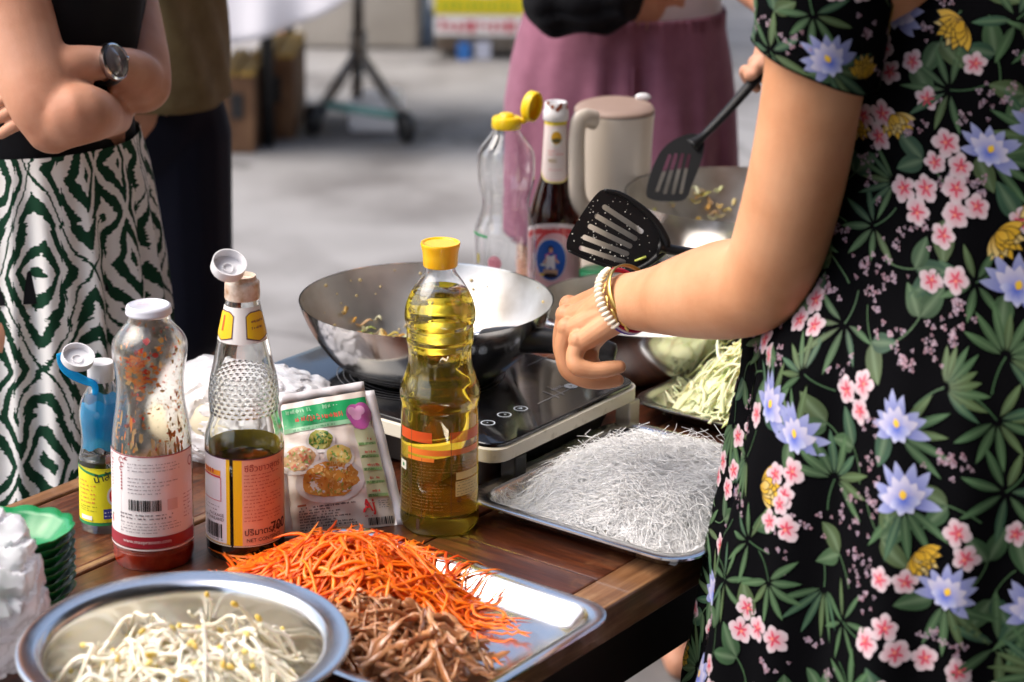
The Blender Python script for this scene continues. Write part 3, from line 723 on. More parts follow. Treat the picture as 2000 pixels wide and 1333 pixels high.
zl = zat(301, 1052, p[1])
obj('sauce', *liquid(pfs, .0025, zl, c, 64), m_sauce, cb)
rf = rfun_of(pfs)
# flakes and drips stuck inside the glass
V, Fc, mi = [], [], []
m_fl = [mat('flake_orange', (.85, .24, .015), .3), mat('flake_red', (.62, .03, .010), .25), mat('flake_pale', (.62, .36, .12), .4), mat('film', (.70, .60, .46), .4, alpha=.4)]
def flake(th_, z, a, b_, k, dr=.0031):
    n = len(V); r = rf(z) - dr; m = 9
    V.append((c[0] + (r - .0006) * math.cos(th_), c[1] + (r - .0006) * math.sin(th_), z))
    for i in range(m):
        g_ = 2 * math.pi * i / m; q = random.uniform(.55, 1.2); zz = z + b_ * q * math.sin(g_); t_ = th_ + a * q * math.cos(g_) / r; r2 = rf(zz) - dr
        V.append((c[0] + r2 * math.cos(t_), c[1] + r2 * math.sin(t_), zz))
    for i in range(m): Fc.append((n, n + 1 + i, n + 1 + (i + 1) % m)); mi.append(k)
zt_, zm_ = zat(301, 640, p[1]), zat(301, 868, p[1])
for k in range(130):                                     # the thick cluster at the shoulder
    flake(-1.75 + random.gauss(0, .26), zat(301, random.gauss(712, 26), p[1]), random.uniform(.001, .004), random.uniform(.001, .0035), random.choice([0, 0, 0, 1, 2]))
for k in range(230):
    z = random.uniform(zm_, zt_); flake(random.uniform(-math.pi, math.pi), z, random.uniform(.0006, .0026), random.uniform(.0006, .003), random.choice([0, 0, 1, 2, 2]))
for k in range(520):
    z = random.uniform(zm_, zt_); flake(random.uniform(-math.pi, math.pi), z, random.uniform(.0003, .0009), random.uniform(.0004, .0014), random.choice([3, 3, 3, 2]))
for k in range(26):                                     # drips
    t_ = random.uniform(-2.7, -.4); z = random.uniform(zm_, zm_ + .035); flake(t_, z, random.uniform(.001, .002), random.uniform(.004, .009), random.choice([2, 2, 0]))
fo = obj('sauce_residue', V, Fc, m_fl, cb, mi); fo['kind'] = 'stuff'
# twist lid
lz0, lz1 = zat(301, 613, p[1]), zat(296, 595, p[1]); kf = depth((p[0], p[1], lz1)) / F
lid = [(.0001, lz0), (43 * kf, lz0), (45.5 * kf, lz0 + .0012), (45.5 * kf, lz0 + .003), (44.5 * kf, lz0 + .004), (44.8 * kf, lz1 - .003), (43 * kf, lz1 - .0006), (39 * kf, lz1 + .0003), (37 * kf, lz1 - .0004), (.0001, lz1 - .0004)]
obj('lid', *lathe(lid, c, 64), mat('lilac_lid', (.60, .60, .67), .35, coat=.3), cb, auto=60)
pr = Print(lambda s, t, o: (c[0] + s, c[1] + t, lz1 - .0002 + o)); pr.lines(-.012, -.004, .012, .008, 2, (.55, .25, .25), 1, h=.0012)
pr.build('lid_print', cb)
z0 = zat(301, 1040, p[1]); R0 = rf(z0)
pr = Print(cyl_map(c, rf, z0))
def S(px): return math.asin(max(-.99, min(.99, (px - 301) / 78.))) * R0
ZF = lambda py: zat(301, py - 16, p[1]) - z0             # the label's near face shows about 16 px lower than the axis
lt, lb = ZF(880), ZF(1056)
w_ = 1.45 * R0
pk = (.74, .66, .66); maroon = (.30, .015, .03)
pr.rect(-w_, lb, w_, lt, (.76, .72, .73), 0); pr.rect(S(250) * 1, lb, S(250) + .0005, lt, (.76, .70, .70), 1)
pr.rect(-w_, lt - .0010, w_, lt, maroon, 2); pr.rect(-w_, lb, w_, ZF(1034), maroon, 2); pr.rect(-w_, ZF(1061), w_, ZF(1058), (.75, .6, .6), 2); 
pr.text('www.maepranom.com', S(300), ZF(1047), .0052, (.75, .62, .62), 3, 'CENTER')
for sx in (S(232), S(252)):                              # scroll ornaments hanging down
    for q in range(3): pr.ringl(sx + .002 * (q % 2), ZF(892) - q * .0042, .0032 - q * .0006, .0032 - q * .0006, .0008, maroon, 2, 16, .3 * q, 5.2 + .2 * q)
    for q in range(6): pr.ell(sx + .0005, ZF(916) - q * .0032, .0009, .0012, maroon, 2, 8, rings=1)
pr.poly([(S(257), ZF(888)), (S(262), ZF(884)), (S(292), ZF(887)), (S(262), ZF(891))], maroon, 2)
pr.ell(S(232), ZF(1012), .0012, .004, (.62, .05, .05), 2, 10, .3); pr.ell(S(233), ZF(1003), .0012, .0012, (.05, .2, .05), 2, 8)
g5 = (.20, .16, .20)
pr.lines(S(266), ZF(912), S(362), ZF(893), 3, g5, h=.0008); pr.lines(S(266), ZF(955), S(362), ZF(920), 5, g5, h=.0009)
pr.bars(S(267), ZF(985), S(330), ZF(964), 60)
pr.lines(S(250), ZF(1003), S(360), ZF(990), 2, (.1, .08, .1), h=.0013); pr.lines(S(250), ZF(1029), S(362), ZF(1006), 4, g5, h=.0008)
pr.rect(S(340), ZF(986), S(357), ZF(965), (.62, .5, .5), 1)
pr.ringl(S(376), ZF(905), .004, .005, .001, maroon, 2); pr.lines(S(366), ZF(1010), S(377), ZF(960), 7, (.25, .05, .08), h=.0009)
pr.build('label', cb)

# ---- soy sauce bottle
p, pf = profile(480, 1068, [(1078, 60), (1074, 70), (1066, 74.5), (1050, 76), (1000, 76), (940, 76), (875, 76), (858, 77), (842, 75.5), (826, 71), (812, 67), (800, 66.5), (785, 68), (768, 69), (750, 67.5), (730, 64), (710, 59.5), (690, 55.5), (665, 50), (640, 45), (615, 39.5), (595, 35), (584, 33), (572, 32)])
c = p[:2]; pfs = catmull(pf, 4).tolist()
sb = thing('sauce_bottle', (c[0], c[1], T), 'soy sauce bottle with dimpled waist and open white flip cap', 'bottle')
zd0, zd1 = zat(480, 800, p[1]), zat(480, 722, p[1])
# denser rows in the dimpled band
fine = []
for a_, b_ in zip(pfs[:-1], pfs[1:]):
    k = 4 if zd0 - .01 < a_[1] < zd1 + .01 else 1
    for q in range(k): fine.append((a_[0] + (b_[0] - a_[0]) * q / k, a_[1] + (b_[1] - a_[1]) * q / k))
fine.append(tuple(pfs[-1]))
def dimple(t, z, r):
    if zd0 < z < zd1:
        row = (z - zd0) / ((zd1 - zd0) / 9); i = math.floor(row); fz = row - i - .5
        ft = (t * 30 / (2 * math.pi) + .5 * (i % 2)) % 1 - .5
        d = math.hypot(fz, ft)
        if d < .32: return r - .0011 * (1 - (d / .32) ** 2)
    return r
rows = [(.0001, fine[0][1])] + fine
inn = [(max(r - .003, .0005), max(z, fine[0][1] + .006)) for r, z in pfs]
V, Fc = lathe(rows + [(fine[-1][0] - .001, fine[-1][1] + .0004)] + list(reversed(inn)) + [(.0001, fine[0][1] + .006)], c, 180, lambda t, z, r: dimple(t, z, r) if r > rfun_of(pfs)(z) - .0012 else r)
obj('bottle_body', V, Fc, m_glass, sb)
rf = rfun_of(pfs)
m_soy = mat('soy_sauce', (.012, .004, .002), .06, ior=1.36, coat=.3)
obj('soy_sauce', *liquid(pfs, .004, zat(480, 900, p[1]), c, 64), m_soy, sb)
m_film = mat('soy_film', (.42, .30, .05), .3, trans=.6, ior=1.33)
cz0, cz1 = zat(480, 580, p[1]), zat(477, 538, p[1]); kf = depth((p[0], p[1], cz1)) / F
m_stain = mat('stained_cap', (.66, .48, .34), .35, sss=.1); add_noise(m_stain, 60, (.42, .22, .10), (.78, .66, .56), .35, .6)
pc_ = [(.0001, cz0 - .001), (34 * kf, cz0 - .001), (35 * kf, cz0 + .001), (34.5 * kf, cz0 + .004), (35 * kf, cz0 + .0045), (34 * kf, cz0 + .014), (33.5 * kf, cz1 - .006), (30 * kf, cz1 - .0045), (28 * kf, cz1 - .004), (27.5 * kf, cz1 - .001), (26.5 * kf, cz1), (25 * kf, cz1 - .001), (24 * kf, cz1 - .004), (.0001, cz1 - .005)]
obj('pourer_cap', *lathe(pc_, c, 56), m_stain, sb, auto=40)
# flipped-open cap: a shallow cup tilted towards us
def cup(cen, nrm, R, h, th=.0012, seg=40):
    nrm = np.array(nrm, float); nrm /= np.linalg.norm(nrm); e1 = np.cross(nrm, (0, 0, 1.)); e1 /= np.linalg.norm(e1); e2 = np.cross(nrm, e1)
    prof = [(.0001, 0), (R * .96, 0), (R, .0012), (R, h), (R - th, h), (R - th, th), (R * .34, th), (R * .33, h * .35), (R * .28, h * .35), (R * .27, th), (.0001, th)]
    V, Fc = lathe(prof, (0, 0), seg)
    return [np.array(cen) + v[0] * e1 + v[1] * e2 + v[2] * nrm for v in V], Fc
dsoy = depth((p[0], p[1], cz1))
cc0 = atd(444, 527, dsoy - .012)
obj('flip_cap', *cup(cc0, (.28, -.50, .82), 34 * kf, .011), m_whitecap, sb, auto=40)
obj('hinge', *box_vf(atd(462, 540, dsoy - .01), (.004, 0, 0), (0, .0015, 0), (0, 0, .003)), m_whitecap, sb)
z0 = zat(480, 1040, p[1]); R0 = rf(z0)
pr = Print(cyl_map(c, rf, z0))
def S(px): return math.asin(max(-.99, min(.99, (px - 480) / 76.))) * R0
ZF = lambda py: zat(480, py - 16, p[1]) - z0
lt, lb = ZF(888), ZF(1052)
yel = (.80, .48, .01); sal = (.74, .38, .26); pur = (.07, .015, .06); wl = (.72, .68, .74)
pr.rect(-1.5 * R0, lb, S(453), lt, wl, 0); pr.rect(S(453), lb, S(460), lt, yel, 0); pr.rect(S(467), lb, S(484), lt, yel, 0); pr.rect(S(484), lb, 1.5 * R0, lt, sal, 0)
pr.rect(1.5 * R0, lb, (2 * math.pi - 1.5) * R0, lt + .004, (.58, .42, .04), 0); pr.rect(-1.5 * R0, lt, S(462), lt + .0011, pur, 1); pr.rect(S(466), lt, 1.5 * R0, lt + .0011, pur, 1)
pr.rect(-1.5 * R0, lb - .0012, S(462), lb - .0003, (.75, .7, .6), 1); pr.rect(S(466), lb - .0012, 1.5 * R0, lb - .0003, (.75, .6, .5), 1)
pr.rect(S(405), lb + .0005, S(458), lb + .0014, (.6, .35, .02), 1)
pr.rect(S(408), ZF(922), S(442), ZF(912), (.85, .35, .02), 1)
for q in range(4): pr.ell(S(411) + q * .0042 + .001, ZF(915), .0014, .0026, (.6, .03, .02), 2, 10)
pr.rect(S(408), ZF(926), S(442), ZF(922.5), (.55, .03, .05), 2)
pr.rect(S(442), ZF(970), S(443.2), ZF(925), (.55, .03, .05), 2); pr.rect(S(408), ZF(970.8), S(443), ZF(969.5), (.55, .03, .05), 2)
pr.text('PACKAGE', S(448), ZF(1000), .0044, (.12, .08, .1), 2, 'RIGHT', .006); pr.text('OF THAILAND', S(448), ZF(1008), .0044, (.12, .08, .1), 2, 'RIGHT', .006)
pr.lines(S(410), ZF(992), S(449), ZF(978), 2, (.15, .1, .13), h=.001)
pr.bars(S(413), ZF(1041), S(446), ZF(1014), 44); pr.lines(S(413), ZF(1047), S(446), ZF(1042), 1, (.1, .1, .1), h=.001)
mr_ = (.33, .03, .03)
pr.text('ซีอิ๊วขาวสูตร 1', S(488), ZF(910), .0085, mr_, 2, bold=.004)
pr.lines(S(488), ZF(1008), S(551), ZF(914), 14, (.42, .06, .05), h=.0010)
pr.text('ปริมาตรสุทธิ', S(487), ZF(1032), .0088, (.08, .02, .03), 2, bold=.014); pr.text('700', S(534), ZF(1034), .0150, (.08, .02, .03), 2, bold=.01)
pr.text('NET CONTENTS', S(491), ZF(1045), .0052, (.08, .02, .03), 2, bold=.008)
pr.build('label', sb)
z0n = zat(480, 655, p[1]); prn = Print(cyl_map(c, rf, z0n))
kn = depth((p[0], p[1], z0n)) / F
def Sn(px, hw=42): return math.asin(max(-.98, min(.98, (px - 479) / hw))) * rf(z0n)
zt_n = zat(480, 592, p[1]) - z0n
prn.rect(Sn(420), -.002, Sn(538), zt_n, (.74, .70, .68), 0)
for (a_, b_) in ((-1.48 * rf(z0n), Sn(466)), (Sn(490), 1.45 * rf(z0n))):
    for col, e_, ly in ((pur, 0, 1), (yel, .0011, 2)):
        sh = [(a_ + e_, .003 + e_), (a_ + (b_ - a_) * .5, -.0005 + e_), (b_ - e_, .003 + e_), (b_ - e_, zt_n - .008 - e_ * .4), (b_ - (b_ - a_) * .2, zt_n - .004 - e_), (a_ + (b_ - a_) * .2, zt_n - .004 - e_), (a_ + e_, zt_n - .008 - e_ * .4)]
        # cut the shield into columns so that it bends round the neck
        xs = np.linspace(a_ + e_, b_ - e_, 9)
        top = [np.interp(x, [q[0] for q in (sh[6], sh[5], sh[4], sh[3])], [q[1] for q in (sh[6], sh[5], sh[4], sh[3])]) for x in xs]
        bot = [np.interp(x, [sh[0][0], sh[1][0], sh[2][0]], [sh[0][1], sh[1][1], sh[2][1]]) for x in xs]
        v = [q for x, t_, b2 in zip(xs, top, bot) for q in ((x, b2), (x, t_))]
        prn.put(v, [(2 * i, 2 * i + 2, 2 * i + 3, 2 * i + 1) for i in range(8)], col, ly)
prn.text('1', Sn(446), .0095, .021, (.6, .05, .02), 3, 'CENTER', .01)
prn.lines(Sn(500), .010, Sn(519), .022, 2, (.15, .03, .05), 3, h=.002)
prn.build('neck_label', sb)

# ---- small vinegar bottle with torn blue seal
p, pf = profile(205, 1026, [(1031, 38), (1027, 44), (1018, 46.5), (1000, 47.5), (950, 47), (900, 47), (888, 46.5), (878, 44), (868, 42), (850, 41.5), (832, 43), (812, 45), (795, 44), (778, 39.5), (762, 32), (750, 25), (742, 22), (735, 22)])
c = p[:2]; pfs = catmull(pf, 3).tolist()
vb = thing('vinegar_bottle', (c[0], c[1], T), 'small clear bottle with blue film and open white lid at the left', 'bottle')
def rib(t, z, r):
    q = r
    if z < pf[0][1] + .022: q *= 1 + .018 * math.cos(t * 10)
    return q + .0005 * math.sin(z * 900) * (1 if zat(205, 885, p[1]) > z > zat(205, 900, p[1]) - .004 else 0)
obj('bottle_body', *shell(pfs, .0006, rib, c, 64), m_pet, vb)
rf = rfun_of(pfs)
m_vin = mat('clear_vinegar', (.96, .97, .98), 0., trans=1., ior=1.33)
obj('vinegar', *liquid(pfs, .0006, zat(205, 890, p[1]), c, 64, rib), m_vin, vb)
m_blue = mat('blue_film', (.03, .50, .92), .25, trans=.55, ior=1.1); 
za_, zb2 = zat(205, 868, p[1]), zat(205, 778, p[1])
V, Fc = [], []
for j in range(15):
    z = za_ + (zb2 - za_) * j / 14
    for i in range(64):
        a_ = 2 * math.pi * i / 64; zz = z + (.002 * math.sin(3 * a_) + .0015 * math.sin(7 * a_)) * (1 if j in (0, 14) else .3)
        V.append((c[0] + (rf(zz) - .0016) * math.cos(a_), c[1] + (rf(zz) - .0016) * math.sin(a_), zz))
Fc = [(j * 64 + i, j * 64 + (i + 1) % 64, (j + 1) * 64 + (i + 1) % 64, (j + 1) * 64 + i) for j in range(14) for i in range(64)]
obj('blue_film', V, Fc, m_blue, vb)
cz0, cz1 = zat(205, 742, p[1]), zat(205, 706, p[1]); kf = depth((p[0], p[1], cz1)) / F
obj('cap', *lathe([(.0001, cz0), (25 * kf, cz0), (26.5 * kf, cz0 + .001), (26.5 * kf, cz1 - .002), (25 * kf, cz1 - .0005), (18 * kf, cz1), (.0001, cz1)], c, 48, lambda t, z, r: r * (1 + .008 * math.cos(40 * t)) if cz0 < z < cz1 - .003 else r), m_whitecap, vb, auto=40)
dv = depth((p[0], p[1], cz1))
obj('flip_lid', *cup(atd(150, 704, dv - .02), (.30, -.40, .86), 32 * kf, .008), m_whitecap, vb, auto=40)
bl = [atd(116, 690, dv - .02), atd(122, 712, dv - .018), atd(142, 732, dv - .015), atd(166, 744, dv - .012), atd(184, 752, dv - .012), atd(186, 772, dv - .012)]
obj('blue_strap', *tube(catmull(bl, 4), np.interp(np.linspace(0, 1, 21), [0, .3, 1], [.003, .0050, .0028]), 8, .14, up=(.3, -.8, .5)), m_blue, vb)
z0 = zat(205, 1000, p[1]); R0 = rf(z0); pr = Print(cyl_map(c, rf, z0))
def S(px): return math.asin(max(-.99, min(.99, (px - 205) / 47.))) * R0
ZF = lambda py: zat(205, py - 9, p[1]) - z0
gy = (.72, .66, .02); gd = (.02, .22, .07)
pr.rect(-3 * R0, ZF(1012), 3 * R0, ZF(908), gy, 0)
pr.rect(-3 * R0, ZF(1018), 3 * R0, ZF(1012), gd, 1)
for q in range(16):
    a_ = -1.5 * R0 + 3 * R0 * q / 16; b_ = -1.5 * R0 + 3 * R0 * (q + 1) / 16; f0 = abs(q / 8 - 1); f1 = abs((q + 1) / 8 - 1)
    pr.put([(a_, ZF(924) + .008 * f0), (b_, ZF(924) + .008 * f1), (b_, ZF(919) + .008 * f1), (a_, ZF(919) + .008 * f0)], [(0, 1, 2, 3)], gd, 1)
pr.text('น้ำส้ม', S(196), ZF(936), .0105, (.03, .03, .03), 2, rot=rad(14), bold=.006)
pr.lines(S(166), ZF(978), S(200), ZF(930), 6, (.62, .18, .05), h=.0015); pr.lines(S(166), ZF(992), S(200), ZF(980), 3, (.25, .25, .02), h=.001)
pr.rect(S(168), ZF(1008), S(190), ZF(1000), (.75, .75, .7), 1)
pr.ell(S(232), ZF(962), .0075, .0105, (.75, .72, .7), 1, 24); pr.ell(S(233), ZF(962), .006, .0088, (.65, .03, .03), 2, 24)
pr.rect(S(212), ZF(1005), S(240), ZF(986), (.03, .05, .28), 1); pr.lines(S(214), ZF(1003), S(238), ZF(989), 2, (.7, .7, .8), h=.0012)
pr.build('label', vb)

# ---- empty clear bottle behind the wok
p, pf = profile(985, 645, [(652, 52), (648, 58), (638, 60), (600, 60), (520, 60), (462, 60), (450, 60.5), (440, 58.5), (428, 54), (412, 48.5), (398, 46.5), (384, 47.5), (370, 51), (356, 55), (340, 56.5), (322, 57), (306, 56.5), (292, 52.5), (278, 43), (266, 34), (257, 27.5), (248, 26), (240, 26)])
c = p[:2]; pfs = catmull(pf, 3).tolist()
eb = thing('empty_bottle', (c[0], c[1], T), 'empty clear plastic bottle with open yellow flip cap behind the wok', 'bottle')
zf0, zf1 = zat(985, 430, p[1]), zat(985, 350, p[1])
def fl2(t, z, r):
    k = max(0., 1 - abs((z - (zf0 + zf1) / 2) / ((zf1 - zf0) * .5))) ** .6 if zf0 < z < zf1 else 0.
    return r * (1 + .03 * k * (abs(math.sin(t * 8)) - .6))
obj('bottle_body', *shell(pfs, .0007, fl2, c, 72), m_pet, eb)
rf = rfun_of(pfs)
cz0, cz1 = zat(985, 250, p[1]), zat(985, 228, p[1]); kf = depth((p[0], p[1], cz1)) / F
obj('cap', *lathe([(.0001, cz0), (28 * kf, cz0), (29 * kf, cz0 + .001), (28.5 * kf, cz1 - .003), (26 * kf, cz1 - .0005), (16 * kf, cz1), (13 * kf, cz1 + .004), (8 * kf, cz1 + .005), (.0001, cz1 + .005)], c, 48), m_yellowcap2, eb, auto=50)
de = depth((p[0], p[1], cz1))
vv_, ff_ = lathe([(.0001, 0), (.94, 0), (1., .12), (1., .9), (.94, 1.), (.86, .95), (.84, .3), (.0001, .25)], (0, 0), 40)
ax = atd(1042, 178, de) - atd(1028, 236, de); hh = np.linalg.norm(ax) / 2; ax /= np.linalg.norm(ax); nn = np.array((.80, -.55, .2)); nn -= ax * nn.dot(ax); nn /= np.linalg.norm(nn); ex = np.cross(ax, nn); ce = atd(1031, 206, de)
V = [ce + v[0] * ex * 23 * kf + v[1] * ax * hh + v[2] * nn * .013 for v in vv_]
obj('flip_lid', V, ff_, m_yellowcap2, eb, auto=50)
obj('hinge', *tube([atd(1012, 236, de), atd(1022, 236, de), atd(1028, 232, de)], .0022, 8, 2.), m_yellowcap2, eb)
z0 = zat(985, 600, p[1]); pr = Print(cyl_map(c, rf, z0)); R0 = rf(z0)
def S(px): return math.asin(max(-.99, min(.99, (px - 985) / 60.))) * R0
ZF = lambda py: zat(985, py - 9, p[1]) - z0
m_lab = (.78, .42, .45)
pr.ell(S(965), ZF(508), .009, .0095, (.72, .30, .36), 1, 24); pr.lines(S(955), ZF(514), S(975), ZF(503), 2, (.5, .05, .12), 2, h=.002)
pr.ell(S(934), ZF(505), .003, .007, (.42, .34, .05), 1, 14); pr.lines(S(1003), ZF(520), S(1030), ZF(485), 5, (.62, .30, .36), h=.0012); pr.lines(S(930), ZF(540), S(1030), ZF(522), 3, (.62, .30, .36), h=.0013)
pr.rect(-1.5 * R0, ZF(462), -.6 * R0, ZF(457), (.05, .32, .12), 1)
pr.build('label_print', eb)

# ---- brown sauce bottle with a painted cook in a blue oval
p, pf = profile(1080, 622, [(630, 42), (626, 47), (615, 49.5), (560, 50), (480, 50), (440, 50), (425, 49.5), (410, 47.5), (395, 44), (380, 40), (365, 35.5), (350, 30.5), (338, 27.5), (320, 26), (290, 24.5), (260, 23), (240, 22), (228, 21.5)])
c = p[:2]; pfs = catmull(pf, 3).tolist()
bb = thing('sauce_bottle', (c[0], c[1], T), 'dark brown sauce bottle with blue oval picture label', 'bottle')
obj('bottle_body', *shell(pfs, .003, lambda t, z, r: r * (1 + .008 * abs(math.sin(14 * t))) if zat(1080, 425, p[1]) < z < zat(1080, 385, p[1]) else r, c, 72), m_brown, bb)
m_oys = mat('dark_sauce', (.012, .004, .003), .1)
rf = rfun_of(pfs); obj('sauce', *liquid(pfs, .006, zat(1080, 470, p[1]), c, 48), m_oys, bb)
cz0, cz1 = zat(1080, 234, p[1]), zat(1080, 199, p[1]); kf = depth((p[0], p[1], cz1)) / F
obj('pourer_cap', *lathe([(.0001, cz0), (24 * kf, cz0), (25 * kf, cz0 + .001), (25 * kf, cz0 + .012), (22.5 * kf, cz0 + .014), (22 * kf, cz1 - .001), (21 * kf, cz1), (17 * kf, cz1 - .0005), (15 * kf, cz1 - .006), (.0001, cz1 - .007)], c, 48), m_whitecap, bb, auto=40)
V, Fc = [], []
for k in range(7):
    a_ = -1.57 + random.uniform(-.9, 1.2); n = len(V); zz = cz1 - random.uniform(.0, .008); r_ = 22.6 * kf
    for i in range(8): g_ = i * math.pi / 4; q = random.uniform(.6, 1.2) * .003; V.append((c[0] + (r_ + .0004) * math.cos(a_ + q * math.cos(g_) / r_), c[1] + (r_ + .0004) * math.sin(a_ + q * math.cos(g_) / r_), zz + q * math.sin(g_)))
    Fc.append(tuple(range(n, n + 8)))
so = obj('sauce_smear', V, Fc, mat('smear', (.28, .06, .015), .3), bb); so['kind'] = 'stuff'
z0 = zat(1080, 600, p[1]); R0 = rf(z0); pr = Print(cyl_map(c, rf, z0))
def S(px): return math.asin(max(-.99, min(.99, (px - 1080) / 50.))) * R0
ZF = lambda py: zat(1080, py - 8, p[1]) - z0
lred = (.62, .05, .06); lpk = (.72, .42, .46)
def arch(half, ztop, zbot, col, ly, rise):
    xs = np.linspace(-half, half, 25); v = []
    for x in xs: v += [(x, zbot), (x, ztop - rise * (x / half) ** 2)]
    nt = len(xs); pr.put(v, [(2 * i, 2 * i + 2, 2 * i + 3, 2 * i + 1) for i in range(nt - 1)], col, ly)
arch(1.35 * R0, ZF(432), ZF(600), (.76, .66, .68), 0, .012)
arch(1.28 * R0, ZF(440), ZF(598), lred, 1, .012)
arch(1.22 * R0, ZF(450), ZF(596), lpk, 2, .013)
pr.ringl(0, ZF(502), .030, .040, .004, lred, 3, 40, .2, math.pi - .2); pr.lines(-.016, ZF(447), .016, ZF(438), 1, (.8, .7, .7), 3, h=.0022)
pr.ell(S(1073), ZF(502), .0205, .0285, (.7, .68, .7), 4, 36); pr.ell(S(1073), ZF(502), .0192, .0272, (.01, .09, .42), 5, 36)
s_ = S(1073); t_ = ZF(505)
# a plain cook figure: hair, face, white blouse with pink collar, arms, dark pan, tray
pr.ell(s_, t_ + .0165, .0036, .0048, (.02, .012, .012), 6, 14); pr.ell(s_ + .0003, t_ + .0150, .0024, .0034, (.62, .33, .22), 7, 14)
pr.poly([(s_ - .0072, t_ + .0085), (s_ - .002, t_ + .0115), (s_ + .002, t_ + .0115), (s_ + .0072, t_ + .0085), (s_ + .0062, t_ + .0035), (s_ - .0062, t_ + .0035)], (.62, .05, .22), 6)
pr.poly([(s_ - .0052, t_ + .009), (s_, t_ + .007), (s_ + .0052, t_ + .009), (s_ + .0058, t_ - .010), (s_ - .0058, t_ - .010)], (.74, .74, .78), 7)
pr.poly([(s_ - .0068, t_ + .004), (s_ - .0042, t_ + .0035), (s_ - .0072, t_ - .005), (s_ - .0098, t_ - .003)], (.66, .40, .28), 8); pr.poly([(s_ + .0068, t_ + .004), (s_ + .0042, t_ + .0035), (s_ + .0088, t_ - .003), (s_ + .0112, t_ - .0005)], (.66, .40, .28), 8)
pr.ell(s_ - .0085, t_ - .005, .0045, .0016, (.62, .66, .62), 9, 14); pr.rect(s_ - .009, t_ - .0175, s_ + .009, t_ - .0105, (.55, .36, .24), 8); pr.ell(s_, t_ - .0185, .0085, .0032, (.02, .012, .02), 9, 18); pr.ell(s_ - .0105, t_ - .018, .003, .002, (.75, .5, .02), 9, 10)
pr.build('label', bb)
z0n = zat(1080, 345, p[1]); prn = Print(cyl_map(c, rf, z0n)); Rn = rf(z0n); zt_n = zat(1080, 240, p[1]) - z0n
xs = np.linspace(-1.35 * Rn, 1.35 * Rn, 13)
def nk(half, e0, e1, col, ly):
    xs = np.linspace(-half, half, 13); v = []
    for x in xs:
        a_ = e0 + .012 * (abs(x) / half) ** 3
        v += [(x, a_ + (zt_n - e1 - a_) * q / 12) for q in range(13)]
    prn.put(v, [(13 * i + q, 13 * i + 13 + q, 13 * i + 14 + q, 13 * i + q + 1) for i in range(12) for q in range(12)], col, ly)
nk(1.35 * Rn, -.004, .0, (.8, .7, .25), 0); nk(1.28 * Rn, -.002, .001, (.76, .60, .60), 1); nk(1.2 * Rn, .001, .003, (.78, .68, .66), 2)
prn.ell(.001, zt_n - .017, .0105, .0120, (.76, .74, .7), 3, 24); prn.ell(.001, zt_n - .0165, .0082, .0085, (.62, .34, .02), 4, 20); prn.ell(.001, zt_n - .020, .0075, .003, (.1, .08, .03), 5, 14)
prn.lines(-.011, zt_n - .040, .012, zt_n - .032, 2, (.72, .2, .18), 3, h=.0018); prn.lines(-.010, .020, .012, .030, 1, (.36, .24, .05), 3, h=.0044); prn.lines(-.009, .010, .010, .016, 1, (.7, .3, .3), 3, h=.0015)
prn.rect(-1.3 * Rn, zt_n, 1.3 * Rn, zt_n + .006, (.75, .58, .02), 0)
prn.build('neck_label', bb)

# ---- jar with white and green label, half hidden by the turner
p = at(1165, 640, T); e = thing('sauce_jar', (p[0], p[1], T), 'jar with white and green label half hidden below the slotted turner', 'jar')
zt_ = zat(1165, 545, p[1]); kf = depth(p) / F; R_ = 45 * kf
obj('jar_body', *lathe(catmull([(R_ * .9, T), (R_, T + .004), (R_, zt_ - .012), (R_ * .85, zt_ - .004), (R_ * .7, zt_)], 3).tolist(), p[:2], 40), mat('white_jar', (.66, .72, .68), .3, coat=.3), e)
obj('lid', *lathe([(R_ * .78, zt_), (R_ * .8, zt_ + .001), (R_ * .8, zt_ + .011), (R_ * .74, zt_ + .0125), (.0001, zt_ + .0125)], p[:2], 40), mat('green_lid', (.02, .20, .08), .35), e)
pr = Print(cyl_map(p[:2], lambda z: R_, T + .01)); hz = zt_ - T - .026
pr.rect(-1.4 * R_, hz * .80, -.9 * R_, hz, (.03, .28, .12)); pr.lines(-.8 * R_, hz * .75, .8 * R_, hz, 3, (.05, .3, .14), h=.003); pr.build('label_print', e)

# ---- cream jug with taupe lid
jy = 2.86; jp = np.array([(1204 - 1000) / F * (jy * cp + .7 * sp), jy])
zt_ = zat(1204, 218, jy); d_ = depth((jp[0], jp[1], zt_)); kf = d_ / F
ju = thing('drinks_jug', (jp[0], jp[1], T), 'cream plastic jug with taupe lid in front of the mauve shorts', 'jug')
m_jug = mat('cream_jug', (.60, .53, .45), .45, coat=.15); m_taupe = mat('taupe_lid', (.30, .21, .17), .5)
Rj = 75 * kf
def jm(t, z, r): return r * (1 + .10 * max(0, math.cos(t - math.pi)) ** 6 * ((z - T) / (zt_ - T)) ** 2)
obj('jug_body', *lathe(catmull([(Rj * .78, T), (Rj * .82, T + .004), (Rj * .88, T + .10), (Rj * .96, zt_ - .03), (Rj, zt_ - .002), (Rj * .985, zt_)], 4).tolist(), jp, 56, jm), m_jug, ju)
V, Fc = lathe([(Rj * 1.0, zt_ + .0005), (Rj * 1.0, zt_ + .003), (Rj * .96, zt_ + .006), (Rj * .6, zt_ + .008), (.0001, zt_ + .0085)], jp, 56, lambda t, z, r: r * (1 + .10 * max(0, math.cos(t - math.pi)) ** 6))
obj('lid', [np.array(v) + (0, 0, .10 * max(0, v[1] - jp[1]) ) for v in V], Fc, m_taupe, ju, auto=50)
obj('lid_seal', *lathe([(Rj * .97, zt_ - .0005), (Rj * 1.004, zt_ - .0004), (Rj * 1.004, zt_ + .0004), (Rj * .97, zt_ + .0005)], jp, 56, jm), m_blkplastic, ju)
